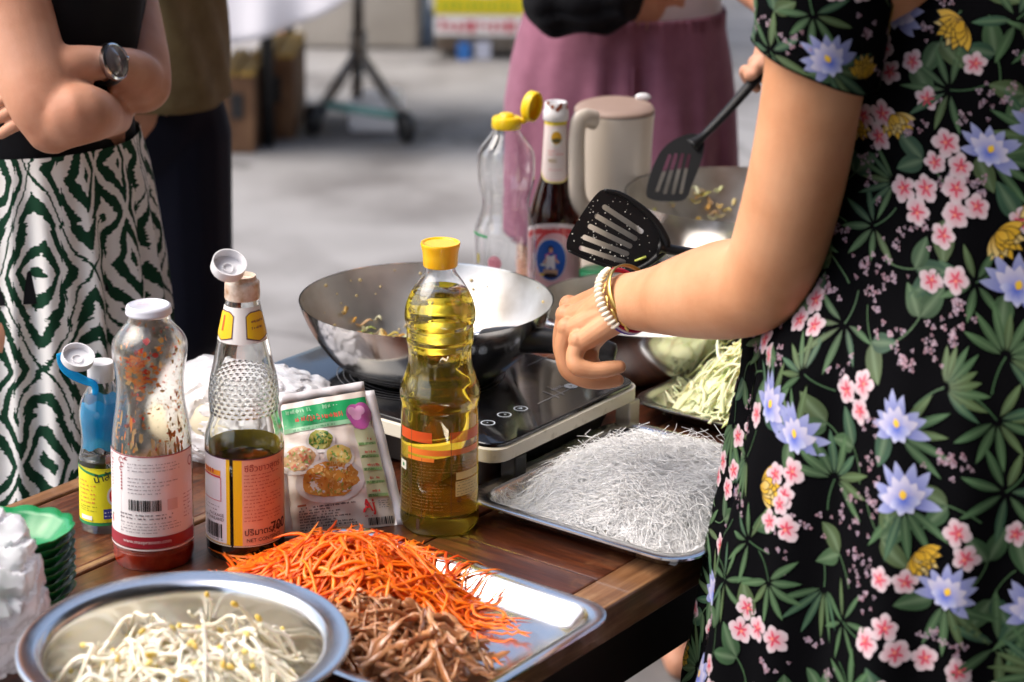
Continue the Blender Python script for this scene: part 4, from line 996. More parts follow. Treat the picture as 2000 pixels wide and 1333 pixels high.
hs = [atd(1162, 236, d_ - .065), atd(1140, 232, d_ - .08), atd(1128, 250, d_ - .085), atd(1126, 320, d_ - .085), atd(1130, 390, d_ - .08), atd(1155, 420, d_ - .06)]
obj('handle', *tube(catmull(hs, 6), .0085, 12, 1.5), m_jug, ju)
obj('thumb_tab', *sphere(atd(1256, 190, d_ + .03), .009, 14, 10, (1.2, .5, .6)), m_whitecap, ju)

# ---- seasoning packet leaning on its lower edge
A = [at(572, 1048, T), at(776, 1026, T)]                     # foot corners
dl, dr = depth(A[0]), depth(A[1])
C00, C10 = A[0], A[1]; C01 = atd(546, 792, dl + .035); C11 = atd(712, 764, dr + .035)
pk_ = thing('seasoning_packet', tuple((C00 + C10) / 2), 'foil seasoning packet with green header and pictures of fried patties', 'packet')
nrm = np.cross(C10 - C00, C01 - C00); nrm /= np.linalg.norm(nrm)
if nrm[1] > 0: nrm = -nrm
def packet(s, t, off, side=1):
    P_ = (1 - s) * (1 - t) * C00 + s * (1 - t) * C10 + (1 - s) * t * C01 + s * t * C11
    b_ = .024 * (max(0, math.sin(math.pi * s)) ** .55) * max(0, math.sin(math.pi * min(1, max(0, (t + .02) * .96)))) ** .7
    b_ += .0012 * math.sin(23 * s + 9 * t) * math.sin(17 * t - 5 * s) + .0008 * math.sin(41 * t + 12 * s)
    return P_ + nrm * (b_ * side + off * side)
m_foil = mat('pouch_film', (.60, .52, .48), .28, coat=.4, coatr=.12); add_noise(m_foil, 8, (.70, .58, .50), (.76, .72, .70), .3, .7)
for sd, nm in ((1, 'front_film'), (-1, 'back_film')):
    N, M = 30, 40; V = [packet(i / N, j / M, 0, sd) for j in range(M + 1) for i in range(N + 1)]
    obj(nm, V, [(j * (N + 1) + i, j * (N + 1) + i + 1, (j + 1) * (N + 1) + i + 1, (j + 1) * (N + 1) + i) for j in range(M) for i in range(N)], m_foil, pk_)
m_seal = mat('pouch_seal', (.66, .63, .66), .3, coat=.3)
V, Fc = [], []
for k, (pa, pb_) in enumerate(((C10, C11), (C01, C11), (C00, C10), (C00, C01))):
    out = np.array(((C10 - C00) if k == 0 else (C01 - C00) if k == 1 else (C00 - C01) * 0.0 if k == 2 else (C00 - C10)), float); ln = np.linalg.norm(out)
    if ln < 1e-6: continue
    out = out / ln * .010; n = len(V); M = 24
    for i in range(M + 1):
        q = pa + (pb_ - pa) * i / M; w = .0006 * math.sin(i * .9)
        V += [q + nrm * w, q + out + nrm * w * 1.5]
    Fc += [(n + 2 * i, n + 2 * i + 1, n + 2 * i + 3, n + 2 * i + 2) for i in range(M)]
so = obj('heat_seal', V, Fc, m_seal, pk_); sm = so.modifiers.new('t', 'SOLIDIFY'); sm.thickness = .0008
n = 0; cr_ = [C10 + (0, 0, .004), at(790, 1030, T + .004), at(800, 1022, T + .006)]
W_ = np.linalg.norm(C10 - C00); Hh = np.linalg.norm(C01 - C00)
pr = Print(lambda s, t, o: tuple(packet(s / W_, t / Hh, o + .0005)))
X = lambda a_: a_ * W_; Yt = lambda a_: a_ * Hh
pr.rect(X(.01), Yt(.80), X(.98), Yt(.955), (.01, .28, .09), 1); pr.rect(X(.01), Yt(.765), X(.98), Yt(.80), (.25, .48, .30), 1)
pr.lines(X(.05), Yt(.905), X(.62), Yt(.945), 1, (.25, .5, .3), 2, h=.004); pr.lines(X(.14), Yt(.83), X(.66), Yt(.875), 1, (.60, .06, .05), 2, h=.005)
pr.lines(X(.10), Yt(.765), X(.55), Yt(.825), 2, (.06, .25, .12), 2, h=.0016)
for dx, dy, r_ in ((.84, .80, .013), (.90, .835, .012), (.80, .835, .011)): pr.ell(X(dx), Yt(dy), r_, r_ * .9, (.42, .08, .30), 3, 18); pr.ell(X(dx) - .003, Yt(dy) + .003, r_ * .5, r_ * .4, (.62, .30, .50), 4, 12)
def dish(x, y, a_, b_, cols, n):
    pr.ell(X(x), Yt(y), a_ * 1.22, b_ * 1.25, (.66, .62, .62), 2, 28); pr.ell(X(x), Yt(y) + .001, a_, b_, cols[0], 3, 26, jag=.06)
    for k in range(n):
        g_ = random.uniform(0, 6.28); q = math.sqrt(random.random()) * .88
        pr.ell(X(x) + a_ * q * math.cos(g_), Yt(y) + .001 + b_ * q * math.sin(g_), random.uniform(.0008, .0024), random.uniform(.0006, .0016), random.choice(cols), 4 + k % 3, 7, random.uniform(0, 3), 1, .3)
dish(.36, .67, .0135, .0098, [(.30, .30, .05), (.08, .20, .03), (.45, .40, .12), (.03, .12, .02)], 60)
dish(.12, .555, .0170, .0120, [(.62, .40, .22), (.62, .20, .12), (.3, .42, .12), (.72, .62, .5)], 70)
dish(.52, .535, .0145, .0098, [(.60, .46, .14), (.62, .52, .26), (.18, .32, .06), (.66, .36, .08)], 50)
dish(.40, .365, .0300, .0170, [(.56, .24, .04), (.62, .32, .08), (.46, .15, .02), (.66, .40, .14), (.30, .28, .05)], 150)
pr.rect(X(.74), Yt(.21), X(.975), Yt(.72), (.58, .60, .40), 2)
for k in range(5):
    y = .62 - .095 * k; pr.rect(X(.75), Yt(y - .026), X(.965), Yt(y - .004), (.30, .48, .22), 3); pr.lines(X(.80), Yt(y), X(.95), Yt(y + .03), 1, (.62, .05, .05), 4, h=.0022); pr.lines(X(.76), Yt(y - .024), X(.95), Yt(y - .006), 2, (.10, .2, .06), 4, h=.001)
pr.lines(X(.07), Yt(.02), X(.62), Yt(.20), 9, (.10, .06, .07), 2, h=.0014); pr.rect(X(.06), Yt(.205), X(.14), Yt(.22), (.45, .12, .06), 3)
pr.text('Aj', X(.745), Yt(.115), .0165, (.62, .02, .03), 4, 'CENTER', .02, rot=.05); pr.lines(X(.70), Yt(.165), X(.82), Yt(.18), 1, (.6, .1, .1), 4, h=.001); pr.lines(X(.69), Yt(.075), X(.83), Yt(.09), 1, (.6, .1, .1), 4, h=.001)
pr.lines(X(.85), Yt(.13), X(.965), Yt(.19), 4, (.1, .1, .1), 4, h=.0008); pr.bars(X(.72), Yt(.015), X(.97), Yt(.068), 46, 3)
pr.build('packet_print', pk_)

# ---- white plastic bags: crumpled thin film
m_bag = mat('bag_film', (.88, .87, .91), .3, trans=.2, ior=1.12, coat=.3, coatr=.15, alpha=.80)
from mathutils import noise as mnoise
def bag(name, cen, rad3, label, seed, n=150, m=90, planes=70, floor=None):
    """crumpled film: many flat facets with sharp ridges, dented by long creases"""
    V = []; cen = np.array(cen); rg = np.random.default_rng(seed)
    N_ = rg.normal(size=(planes, 3)); N_ /= np.linalg.norm(N_, axis=1)[:, None]; hk = rg.uniform(.80, 1.06, planes)
    for j in range(m + 1):
        for i in range(n):
            ph = math.pi * j / m; th_ = 2 * math.pi * i / n; d = np.array((math.sin(ph) * math.cos(th_), math.sin(ph) * math.sin(th_), math.cos(ph)))
            w = Vector(d * 2.2) + Vector((seed, 0, 0)); dd_ = d + .16 * np.array(mnoise.noise_vector(w)); dd_ /= np.linalg.norm(dd_)
            k = N_ @ dd_; q = np.where(k > .15, hk / np.maximum(k, .15), 9.); f = float(q.min())
            c1 = abs(mnoise.noise(Vector(d * 3.3) + Vector((seed, 4, 1)))); f -= .10 * max(0, 1 - c1 * 7)
            f += .02 * mnoise.noise(Vector(d * 11))
            v = cen + d * np.array(rad3) * min(f, 1.25)
            if floor is not None: v[2] = max(v[2], floor + .0005)
            V.append(v)
    Fc = [(j * n + i, j * n + (i + 1) % n, (j + 1) * n + (i + 1) % n, (j + 1) * n + i) for j in range(m) for i in range(n)]
    o = obj(name, V, Fc, m_bag, auto=30); tag(o, label, 'bag'); return o
p_ = at(478, 950, T); bag('plastic_bag', (p_[0] - .010, p_[1] + .10, T + .044), (.115, .085, .066), 'crumpled white plastic bag behind the sauce bottles', 3, floor=T)
q_ = obj('wrapped_bundle', *sphere((p_[0] - .03, p_[1] + .085, T + .045), 1, 24, 16, (.085, .055, .042)), mat('wrapped_content', (.66, .58, .42), .6)); tag(q_, 'pale bundle of noodles inside the white bag behind the sauce bottles', 'bundle')
p_ = at(40, 1240, T + .02); bag('plastic_bag', (p_[0] - .055, p_[1] - .015, T + .060), (.092, .085, .090), 'white plastic bag bulging at the left front corner', 9, floor=T)

# ---- stack of green leaf-edged plates
m_green = mat('green_plastic', (.004, .20, .055), .3, coat=.25, sss=.05)
gc = at(28, 1035, .832); GA, GB = .062, .050
V, Fc = [], []; prof = [(.0001, .0), (.55, .0), (.72, .004), (.90, .017), (1.0, .0225), (1.0, .0212), (.90, .0155), (.72, .0025), (.55, -.0014), (.0001, -.0014)]
seg = 96
for r_, z in prof:
    for i in range(seg):
        a_ = 2 * math.pi * i / seg; s_ = 1 + .035 * abs(math.sin(a_ * 7)) * (r_ > .8); zz = z + (.0022 * abs(math.sin(a_ * 7)) if r_ > .95 else 0)
        V.append((GA * r_ * s_ * math.cos(a_), GB * r_ * s_ * math.sin(a_), zz))
Fc = [(k * seg + i, k * seg + (i + 1) % seg, (k + 1) * seg + (i + 1) % seg, (k + 1) * seg + i) for k in range(len(prof) - 1) for i in range(seg)]
me_pl = mkmesh('leaf_plate', V, Fc, m_green)
rv = []
for k in range(-3, 4):
    x = k * .0105; rv.append(tube([(x, -GB * .42, .0012), (x + .004, 0, .0012), (x + .010, GB * .45, .0014)], .0008, 6))
Vr, Fr, _ = merge(*rv); me_rib = mkmesh('leaf_rib', Vr, Fr, m_green)
names = ['lowest', 'second lowest', 'third lowest', 'fourth', 'fifth', 'sixth', 'seventh', 'topmost']
for k in range(8):
    e = bpy.data.objects.new('leaf_plate', me_pl); COL.objects.link(e); e.location = (gc[0] - .01, gc[1], T + .002 + k * .0082)
    e.rotation_euler = (0, 0, rad(20 + [0, 3, -2, 2, -3, 1, 2, 0][k]))
    tag(e, '%s green scalloped plastic plate in the stack at the left' % names[k], 'plate', 'stack of green plates')
    if k == 7:
        q = bpy.data.objects.new('rib', me_rib); COL.objects.link(q); q.parent = e

# ================================================================== FOOD
def heap(u0, u1, v0, v1, h, pw=1.6, base=0., bump=.25, seed=0.):
    uc, vc, ru, rv = (u0 + u1) / 2, (v0 + v1) / 2, (u1 - u0) / 2, (v1 - v0) / 2
    def fn(u, v):
        d = (abs((u - uc) / ru) ** 2.4 + abs((v - vc) / rv) ** 2.4) ** (1 / 2.4)
        if d >= 1: return 0.
        return h * (1 - d ** pw) * (1 + bump * mnoise.noise(Vector((u * 18 + seed, v * 18, seed))))
    return fn, (uc, vc, ru, rv)
def strand(hf, dom, length, zb, layer, curl, wob, n=12, lift=.0, spread=.92, maxslope=None):
    uc, vc, ru, rv = dom
    while True:
        a = random.uniform(-1, 1); b = random.uniform(-1, 1)
        if a * a + b * b < 1: break
    u, v = uc + a * ru * spread, vc + b * rv * spread
    th = random.uniform(0, 2 * math.pi); k = random.gauss(0, curl); pts = []; ds = length / (n - 1)
    u -= math.cos(th) * length / 2; v -= math.sin(th) * length / 2
    ph = random.uniform(0, 6.28); zo = random.uniform(-.5, .5) * wob; tilt = random.gauss(0, lift)
    for i in range(n):
        s = i / (n - 1) - .5
        z = zb + hf(u, v) * layer + zo + wob * .5 * math.sin(ph + s * 7) + tilt * s * length
        pts.append(uv(u, v, max(z, zb)))
        u += math.cos(th) * ds; v += math.sin(th) * ds; th += k * ds + random.gauss(0, .05)
    return np.array(pts)

def tray_floor(P_, u0, u1, v0, v1):
    u, v = P_[:, :2] @ UX, P_[:, :2] @ VX
    d = np.minimum(np.minimum(u - u0, u1 - u), np.minimum(v - v0, v1 - v))
    P_[:, 2] = np.maximum(P_[:, 2], np.where(d > 0, np.interp(d, [0, .003, .012, .017, .027, .034], [T + .0262, T + .0262, T + .0258, T + .0225, T + .0095, T + .005]), np.maximum(T + .002, T + .026 + d * .8)))
    return P_

# ---- shredded carrot
m_car = mat('carrot', (.80, .16, .006), .35, sss=.15, coat=.1); 
def per_object(m, cols):
    n, l, b = nodes(m); oi = n.new('ShaderNodeObjectInfo'); r = n.new('ShaderNodeValToRGB'); e = r.color_ramp.elements
    e[0].color = (*cols[0], 1); e[1].color = (*cols[-1], 1)
    for k, c_ in enumerate(cols[1:-1]): q = e.new((k + 1) / (len(cols) - 1)); q.color = (*c_, 1)
    l.new(oi.outputs['Random'], r.inputs[0]); l.new(r.outputs[0], b.inputs['Base Color'])
per_object(m_car, [(.82, .10, .002), (.92, .17, .003), (.88, .135, .003), (.95, .23, .008), (.76, .075, .002)])
m_car2 = mat('carrot_stuff', (.74, .12, .005), .4, sss=.1); attr_color(m_car2)
ZT = T + .0045
hfC, domC = heap(-1.375, -1.130, 1.335, 1.526, .053, 1.5, seed=2)
paths, rads, cols = [], [], []
for k in range(520):
    L = random.uniform(.05, .11); n = 12
    paths.append(tray_floor(strand(hfC, domC, L, ZT, random.uniform(.15, .86), 16, .006, n), KU0, KU1, KV0, KV1)); rads.append(np.interp(np.linspace(0, 1, n), [0, .12, .85, 1], [.0004, .0016, .0015, .0003]))
    cols.append(random.choice([(.78, .09, .002), (.86, .14, .003), (.70, .065, .002), (.90, .19, .006)]))
o = many_tubes('carrot_shreds', paths, rads, m_car2, None, 5, .5, None, cols); tag(o, 'packed inner mass of shredded orange carrot on the front tray', 'carrot', kind='stuff')
k = 0
while k < 300:
    L = random.uniform(.05, .14); n = 16
    P_ = strand(hfC, domC, L, ZT + .002, random.uniform(.9, 1.06), random.choice([18, 40, 70]), .006, n, .10)
    uu, vv_ = P_[:, :2] @ UX, P_[:, :2] @ VX
    if (vv_.max() > KV1 - .022 and uu.max() > -1.24) or uu.max() > -1.095: continue
    k += 1; P_ = tray_floor(P_, KU0, KU1, KV0, KV1); w = random.uniform(.0010, .0026)
    v, f = tube(P_, np.interp(np.linspace(0, 1, n), [0, .12, .6, .85, 1], [.0003, w, w * random.uniform(.6, 1.1), w, .0003]), 6, random.choice([.3, .45, .8]))
    o = obj('carrot_shred', v, f, m_car); tag(o, 'thin orange carrot shred lying on the carrot heap', 'carrot', 'carrot shreds on the front tray')
# loose shreds at the end of the heap
for k in range(16):
    u_ = random.uniform(-1.17, -1.11); v_ = random.uniform(1.40, 1.475); th = random.gauss(.1, .5); L = random.uniform(.03, .07); n = 10; pts = []
    cvt = random.gauss(0, 9)
    for i in range(n):
        pts.append(uv(u_, v_, ZT + .0015 + .004 * random.random() ** 2 + .006 * (k % 5) / 5)); u_ += math.cos(th) * L / n; v_ += math.sin(th) * L / n; th += cvt * L / n
    v, f = tube(pts, np.interp(np.linspace(0, 1, n), [0, .15, .85, 1], [.0003, .0015, .0014, .0003]), 6, .6)
    o = obj('carrot_shred', v, f, m_car); tag(o, 'loose orange carrot shred at the foot of the heap near the meat', 'carrot', 'loose carrot shreds')

# ---- cooked brown pork strips
m_pork = mat('cooked_pork', (.22, .10, .05), .25, coat=.55, coatr=.1, sss=.2); 
per_object(m_pork, [(.36, .135, .048), (.50, .24, .11), (.42, .175, .07), (.56, .31, .16), (.28, .095, .034)])
hfP, domP = heap(-1.275, -1.045, 1.300, 1.435, .040, 1.7, seed=5)
for k in range(300):
    lay = .2 + .85 * (k / 300) ** .5; L = random.uniform(.026, .062); n = 12
    P_ = strand(hfP, domP, L, ZT + .003, lay, 20, .006, n, .32, spread=.92)
    w = random.uniform(.0021, .0042); tw = random.uniform(-1.5, 1.5)
    rr_ = np.array([w * q * random.uniform(.6, 1.25) for q in np.interp(np.linspace(0, 1, n), [0, .15, .85, 1], [.45, 1, .95, .4])])
    v, f = tube(P_, rr_, 10, random.uniform(.22, .5), up=(random.gauss(0, 1), random.gauss(0, 1), .6)); v = [q + rng.normal(0, .00032, 3) for q in v]
    o = obj('pork_strip', v, f, m_pork); tag(o, 'strip of brown cooked pork in the heap on the front tray', 'meat', 'pork strips on the front tray')

# ---- bean sprouts in the bowl
m_spr = mat('sprout_stem', (.80, .74, .60), .3, sss=.25, coat=.15); per_object(m_spr, [(.78, .74, .62), (.84, .80, .70), (.74, .66, .48), (.82, .78, .66)])
m_sprh = mat('sprout_head', (.72, .50, .10), .4); per_object(m_sprh, [(.72, .46, .06), (.70, .58, .18), (.62, .40, .08)])
m_spr2 = mat('sprout_fill', (.76, .70, .55), .4)
bu, bv = bc[:2] @ UX, bc[:2] @ VX
zbw = .83 - .0735
def hfS(u, v):
    d = math.hypot(u - bu + .004, v - bv) / .100
    px = u * UX[0] + v * VX[0] - bc[0]
    lean = 1.0 - 2.6 * max(0, px - .02)                   # lower towards the right side of the bowl
    return max(0., .056 * (1 - max(0, d) ** 3.4)) * max(.25, lean) * (1 + .25 * mnoise.noise(Vector((u * 22, v * 22, 3.))))
domS = (bu, bv, .092, .092)
def bowl_in(P_):
    d = np.hypot(P_[:, 0] - bc[0], P_[:, 1] - bc[1]); return np.where(d > .06, np.interp(d, [.06, .085, .10, .108, .115], [.0, .006, .026, .048, .075]), 0)
paths, rads = [], []
for k in range(260):
    n = 9; P_ = strand(hfS, domS, random.uniform(.03, .06), zbw + .002, random.uniform(.2, .85), 20, .006, n); P_[:, 2] += max(0., (zbw + bowl_in(P_) + .002 - P_[:, 2]).max())
    if np.hypot(P_[:, 0] - bc[0], P_[:, 1] - bc[1]).max() > .107: continue
    paths.append(P_); rads.append(np.full(n, .0016))
o = many_tubes('bean_sprouts', paths, rads, m_spr2, None, 6); tag(o, 'packed lower layer of bean sprouts in the steel bowl', 'sprouts', kind='stuff')
hp, hf_ = sphere((0, 0, 0), 1, 10, 7)
for k in range(300):
    n = 12; P_ = strand(hfS, domS, random.uniform(.035, .068), zbw + .003, random.uniform(.85, 1.08), random.choice([8, 18, 30]), .009, n, .28); P_[:, 2] += max(0., (zbw + bowl_in(P_) + .002 - P_[:, 2]).max())
    if np.hypot(P_[:, 0] - bc[0], P_[:, 1] - bc[1]).max() > .107: continue
    w = random.uniform(.0015, .0024)
    v, f = tube(P_, np.interp(np.linspace(0, 1, n), [0, .08, .3, .8, 1], [.0010, w * .8, w, w * .8, .0003]), 7)
    o = obj('bean_sprout', v, f, m_spr); tag(o, 'pale bean sprout with yellow head on top of the steel bowl', 'sprout', 'bean sprouts in the steel bowl')
    if random.random() < .55:
        d_ = P_[0] - P_[1]; d_ /= np.linalg.norm(d_); e1 = np.cross(d_, (0, 0, 1)); e1 /= np.linalg.norm(e1) + 1e-9; e2 = np.cross(d_, e1); q0 = P_[0] + d_ * .0022
        vv2 = [q0 + d_ * .0042 * a[0] + e1 * .0021 * a[1] + e2 * .0024 * a[2] for a in hp]
        obj('seed_head', vv2, hf_, m_sprh, o)

# ---- glass noodles
m_nood = mat('glass_noodle', (.98, .98, .98), .6)
n, l, b = nodes(m_nood); tr = n.new('ShaderNodeBsdfTranslucent'); tr.inputs[0].default_value = (.95, .95, .97, 1); ms = n.new('ShaderNodeMixShader'); ms.inputs[0].default_value = .25
l.new(b.outputs[0], ms.inputs[1]); l.new(tr.outputs[0], ms.inputs[2]); l.new(ms.outputs[0], n['Material Output'].inputs[0])
hfN, domN = heap(NU0 + .014, NU1 - .008, NV0 + .010, NV1 - .004, .040, 3.4, seed=8)
paths, rads = [], []
def inside(P_, u0, u1, v0, v1, zt):
    u = P_[:, :2] @ UX; v = P_[:, :2] @ VX; return P_
K = 0; n = 14; PP = []; RR = []
while K < 8500:
    L = random.uniform(.05, .13); top = random.random() < .8
    P_ = strand(hfN, domN, L, ZT + .001, random.uniform(.99, 1.07) if top else random.uniform(.7, 1.0), random.choice([15, 40, 70, 110]), .0035, n, .12, .97)
    if top and random.random() < .05: P_[:, 2] += np.linspace(0, 1, n) ** 2 * random.uniform(.004, .020)
    uu, vv_ = P_[:, :2] @ UX, P_[:, :2] @ VX
    P_ = tray_floor(P_, NU0, NU1, NV0, NV1)
    if uu.min() < NU0 + .018 or uu.max() > NU1 - .016 or vv_.min() < NV0 + .016 or vv_.max() > NV1 - .012: continue
    PP.append(P_); RR.append(np.full(n, random.uniform(.00024, .00042))); K += 1
o = fast_strands('glass_noodles', np.array(PP), np.array(RR), m_nood); tag(o, 'tangled heap of white glass noodles on the steel tray', 'noodles', kind='stuff')
# soft core so that the heap is not see-through
N = 90; V = []
for j in range(N + 1):
    for i in range(N + 1):
        u_ = NU0 + .03 + (NU1 - NU0 - .06) * i / N; v_ = NV0 + .03 + (NV1 - NV0 - .06) * j / N
        V.append(uv(u_, v_, ZT + hfN(u_, v_) * 1.0 + .0012 * mnoise.noise(Vector((u_ * 120, v_ * 120, 2)))))
core = obj('noodle_core', V, [(j * (N + 1) + i, j * (N + 1) + i + 1, (j + 1) * (N + 1) + i + 1, (j + 1) * (N + 1) + i) for j in range(N) for i in range(N)], m_nood, o); core['kind'] = 'stuff'

# ---- shredded cabbage
m_cab = mat('cabbage', (.72, .74, .42), .4, sss=.2); per_object(m_cab, [(.78, .78, .52), (.70, .75, .36), (.84, .84, .66), (.82, .76, .40), (.50, .62, .20)])
m_cab2 = mat('cabbage_fill', (.76, .78, .48), .5, sss=.2)
hfB, domB = heap(BU0 + .004, BU1 + .02, BV0 + .006, BV1 + .03, .112, 1.9, seed=4)
paths, rads = [], []
for k in range(900):
    n = 10; paths.append(tray_floor(strand(hfB, domB, random.uniform(.03, .07), ZT, random.uniform(.2, .88), 22, .007, n), BU0, BU1, BV0, BV1)); rads.append(np.full(n, .0022))
o = many_tubes('cabbage_shreds', paths, rads, m_cab2, None, 5, .5); tag(o, 'packed inner mass of shredded cabbage on the tray', 'cabbage', kind='stuff')
N = 40; V = []
for j in range(N + 1):
    for i in range(N + 1):
        u_ = BU0 + .03 + (BU1 - BU0 - .05) * i / N; v_ = BV0 + .03 + (BV1 - BV0 - .06) * j / N
        V.append(uv(u_, v_, ZT + hfB(u_, v_) * .86 + .003 * mnoise.noise(Vector((u_ * 90, v_ * 90, 5)))))
core = obj('cabbage_core', V, [(j * (N + 1) + i, j * (N + 1) + i + 1, (j + 1) * (N + 1) + i + 1, (j + 1) * (N + 1) + i) for j in range(N) for i in range(N)], m_cab2, o); core['kind'] = 'stuff'
for k in range(290):
    n = 11; L = random.uniform(.03, .085); P_ = strand(hfB, domB, L, ZT + .002, random.uniform(.9, 1.07), random.choice([12, 30, 45]), .007, n, .25)
    P_ = tray_floor(P_, BU0, BU1, BV0, BV1); w = random.uniform(.0014, .0034); v, f = tube(P_, np.interp(np.linspace(0, 1, n), [0, .1, .9, 1], [.0004, w, w, .0004]), 6, random.choice([.3, .45, .6]))
    o = obj('cabbage_shred', v, f, m_cab); tag(o, 'pale green shred of cabbage on the cabbage heap', 'cabbage', 'cabbage shreds on the tray')

# ---- scraps of food in the woks
m_bit = mat('food_bits', (.6, .5, .2), .4, coat=.2); per_object(m_bit, [(.62, .55, .25), (.70, .34, .04), (.45, .55, .12), (.78, .72, .52), (.55, .25, .05)])
def wok_z(R, zr, zb, r):
    return np.interp(r / R, [0, .54, .66, .785, .885, .952, .985], [zb + .005, zb + .006, zb + .155 * (zr - zb), zb + .36 * (zr - zb), zb + .61 * (zr - zb), zb + .84 * (zr - zb), zr])
def scraps(cen, R, zr, zb, n, uvc, spread, hh, what, label, group):
    for k in range(n):
        d = rng.normal(0, spread, 2); p0 = np.array(uvc) + d; r = np.hypot(*(p0 - np.array(cen[:2])))
        if r > R * .9: continue
        z = wok_z(R, zr, zb, r) + hh * max(0, 1 - np.linalg.norm(d) / (spread * 2.2)) * random.random() + .002
        th = random.uniform(0, 6.28); L = random.uniform(.008, .03); n_ = 7
        P_ = np.array([(p0[0] + math.cos(th + cc2 * .06) * L * (cc2 / n_ - .5), p0[1] + math.sin(th + cc2 * .06) * L * (cc2 / n_ - .5), z + .003 * math.sin(cc2 + k)) for cc2 in range(n_)])
        w = random.uniform(.0015, .0032); v, f = tube(P_, np.interp(np.linspace(0, 1, n_), [0, .2, .8, 1], [.0006, w, w, .0006]), 6, .5)
        o = obj(what, v, f, m_bit); tag(o, label, 'food', group)
qa = at(752, 660, .838)[:2]
scraps(wa, RA, .9, ZC + .0015, 95, qa, .022, .016, 'stir_fry_piece', 'bit of fried cabbage and carrot in the large wok', 'stir fry in the large wok')
qc = at(1365, 428, .86)[:2]
scraps(wcp, RC, .93, ZC + .0015, 90, qc, .026, .022, 'stir_fry_piece', 'bit of fried vegetable in the back wok', 'stir fry in the back wok')
# specks splashed on the wok wall
V, Fc = [], []
for k in range(70):
    a_ = random.uniform(0, 6.28); r = RA * random.uniform(.6, .97); z = wok_z(RA, .9, ZC, r) + .002; n = len(V); q = random.uniform(.0006, .0022)
    v, f = sphere((wa[0] + r * math.cos(a_), wa[1] + r * math.sin(a_), z), q, 6, 4); V += v; Fc += [tuple(i + n for i in x) for x in f]
so = obj('oil_splash', V, Fc, mat('splash', (.55, .42, .2), .35), wokA); so['kind'] = 'stuff'

# ================================================================== TURNERS
m_turn = mat('black_nylon', (.007, .007, .008), .45, spec=.35)
def turner(outline, slots, bas, label, handle, parent_dep, neck):
    """outline and slots in pixels, lifted to a tilted plane; gives blade, raised edge, handle"""
    cu = bpy.data.curves.new('blade', 'CURVE'); cu.dimensions = '2D'; cu.fill_mode = 'BOTH'; cu.extrude = .6; cu.bevel_depth = 0
    for pts in [outline] + slots:
        s = cu.splines.new('POLY'); s.points.add(len(pts) - 1)
        for q, p in zip(s.points, pts): q.co = (p[0], -p[1], 0, 1)
        s.use_cyclic_u = True
    o = bpy.data.objects.new('t', cu); me = bpy.data.meshes.new_from_object(o); bpy.data.objects.remove(o)
    th = .0016
    e = thing('slotted_turner', tuple(bas(*handle[-1][:2], 0)), label, 'turner')
    V = []
    for v in me.vertices: V.append(bas(v.co.x, -v.co.y, math.copysign(th, v.co.z)))
    Fc = [tuple(p.vertices) for p in me.polygons]
    obj('blade', V, Fc, m_turn, e, smooth=False, bevel=.0006)
    return e
def smooth_poly(pts, n=6):
    P_ = [np.array(p, float) for p in pts]; out = []
    for i in range(len(P_)):
        p0, p1, p2, p3 = P_[i - 1], P_[i], P_[(i + 1) % len(P_)], P_[(i + 2) % len(P_)]
        for k in range(n):
            t = k / n; out.append(tuple(.5 * ((2 * p1) + (-p0 + p2) * t + (2 * p0 - 5 * p1 + 4 * p2 - p3) * t * t + (-p0 + 3 * p1 - 3 * p2 + p3) * t ** 3)))
    return out
def capsule(a, b, w, n=8):
    a, b = np.array(a, float), np.array(b, float); d = (b - a) / np.linalg.norm(b - a); q = np.array((-d[1], d[0])); out = []
    for k in range(n + 1): g_ = math.pi * k / n; out.append(tuple(b + w * (math.cos(g_) * -q + math.sin(g_) * d)))
    for k in range(n + 1): g_ = math.pi * k / n; out.append(tuple(a + w * (math.cos(g_) * q - math.sin(g_) * d)))
    return out
D1 = 2.36
def bas1(px, py, off):
    d = D1 + (px - 1200) * .00004 + (py - 450) * .00004
    return atd(px, py, d - off - .00002 * 0)
out1 = smooth_poly([(1107, 486), (1110, 462), (1132, 425), (1160, 385), (1178, 371), (1200, 375), (1240, 398), (1272, 425), (1292, 455), (1300, 478), (1286, 498), (1262, 516), (1240, 526), (1212, 527), (1160, 510), (1118, 495)], 5)
sl1 = [capsule((1181, 405), (1252, 452), 5), capsule((1166, 423), (1240, 466), 5), capsule((1153, 443), (1230, 481), 5), capsule((1142, 464), (1224, 496), 5), capsule((1135, 485), (1218, 512), 4.6)]
t1 = turner(out1, sl1, bas1, 'black slotted turner held up flat above the hand, spattered with oil', [(1600, 520)], D1, None)
ed = [bas1(x, y, .004) for x, y in catmull([(1180, 372), (1210, 378), (1248, 402), (1278, 430), (1296, 458), (1302, 480), (1286, 500), (1262, 518), (1236, 528), (1205, 526), (1150, 508), (1110, 490)], 4)]
obj('raised_edge', *tube(ed, np.interp(np.linspace(0, 1, len(ed)), [0, .2, .5, .75, 1], [.0016, .0034, .0046, .0022, .0014]), 8), m_turn, t1)
hd = catmull([bas1(1284, 482, .001), bas1(1318, 489, 0), bas1(1380, 497, -.004), bas1(1480, 506, -.012), bas1(1610, 516, -.02)], 5)
obj('handle', *tube(hd, np.interp(np.linspace(0, 1, len(hd)), [0, .12, .3, 1], [.016, .0095, .0085, .0095]), 12, .6), m_turn, t1)
V, Fc = [], []
for k in range(75):
    x, y = random.uniform(1115, 1295), random.uniform(378, 522); n = len(V); v, f = sphere(bas1(x, y, .0030), random.uniform(.0003, .0009), 6, 4); V += v; Fc += [tuple(i + n for i in q) for q in f]
    from_in = True
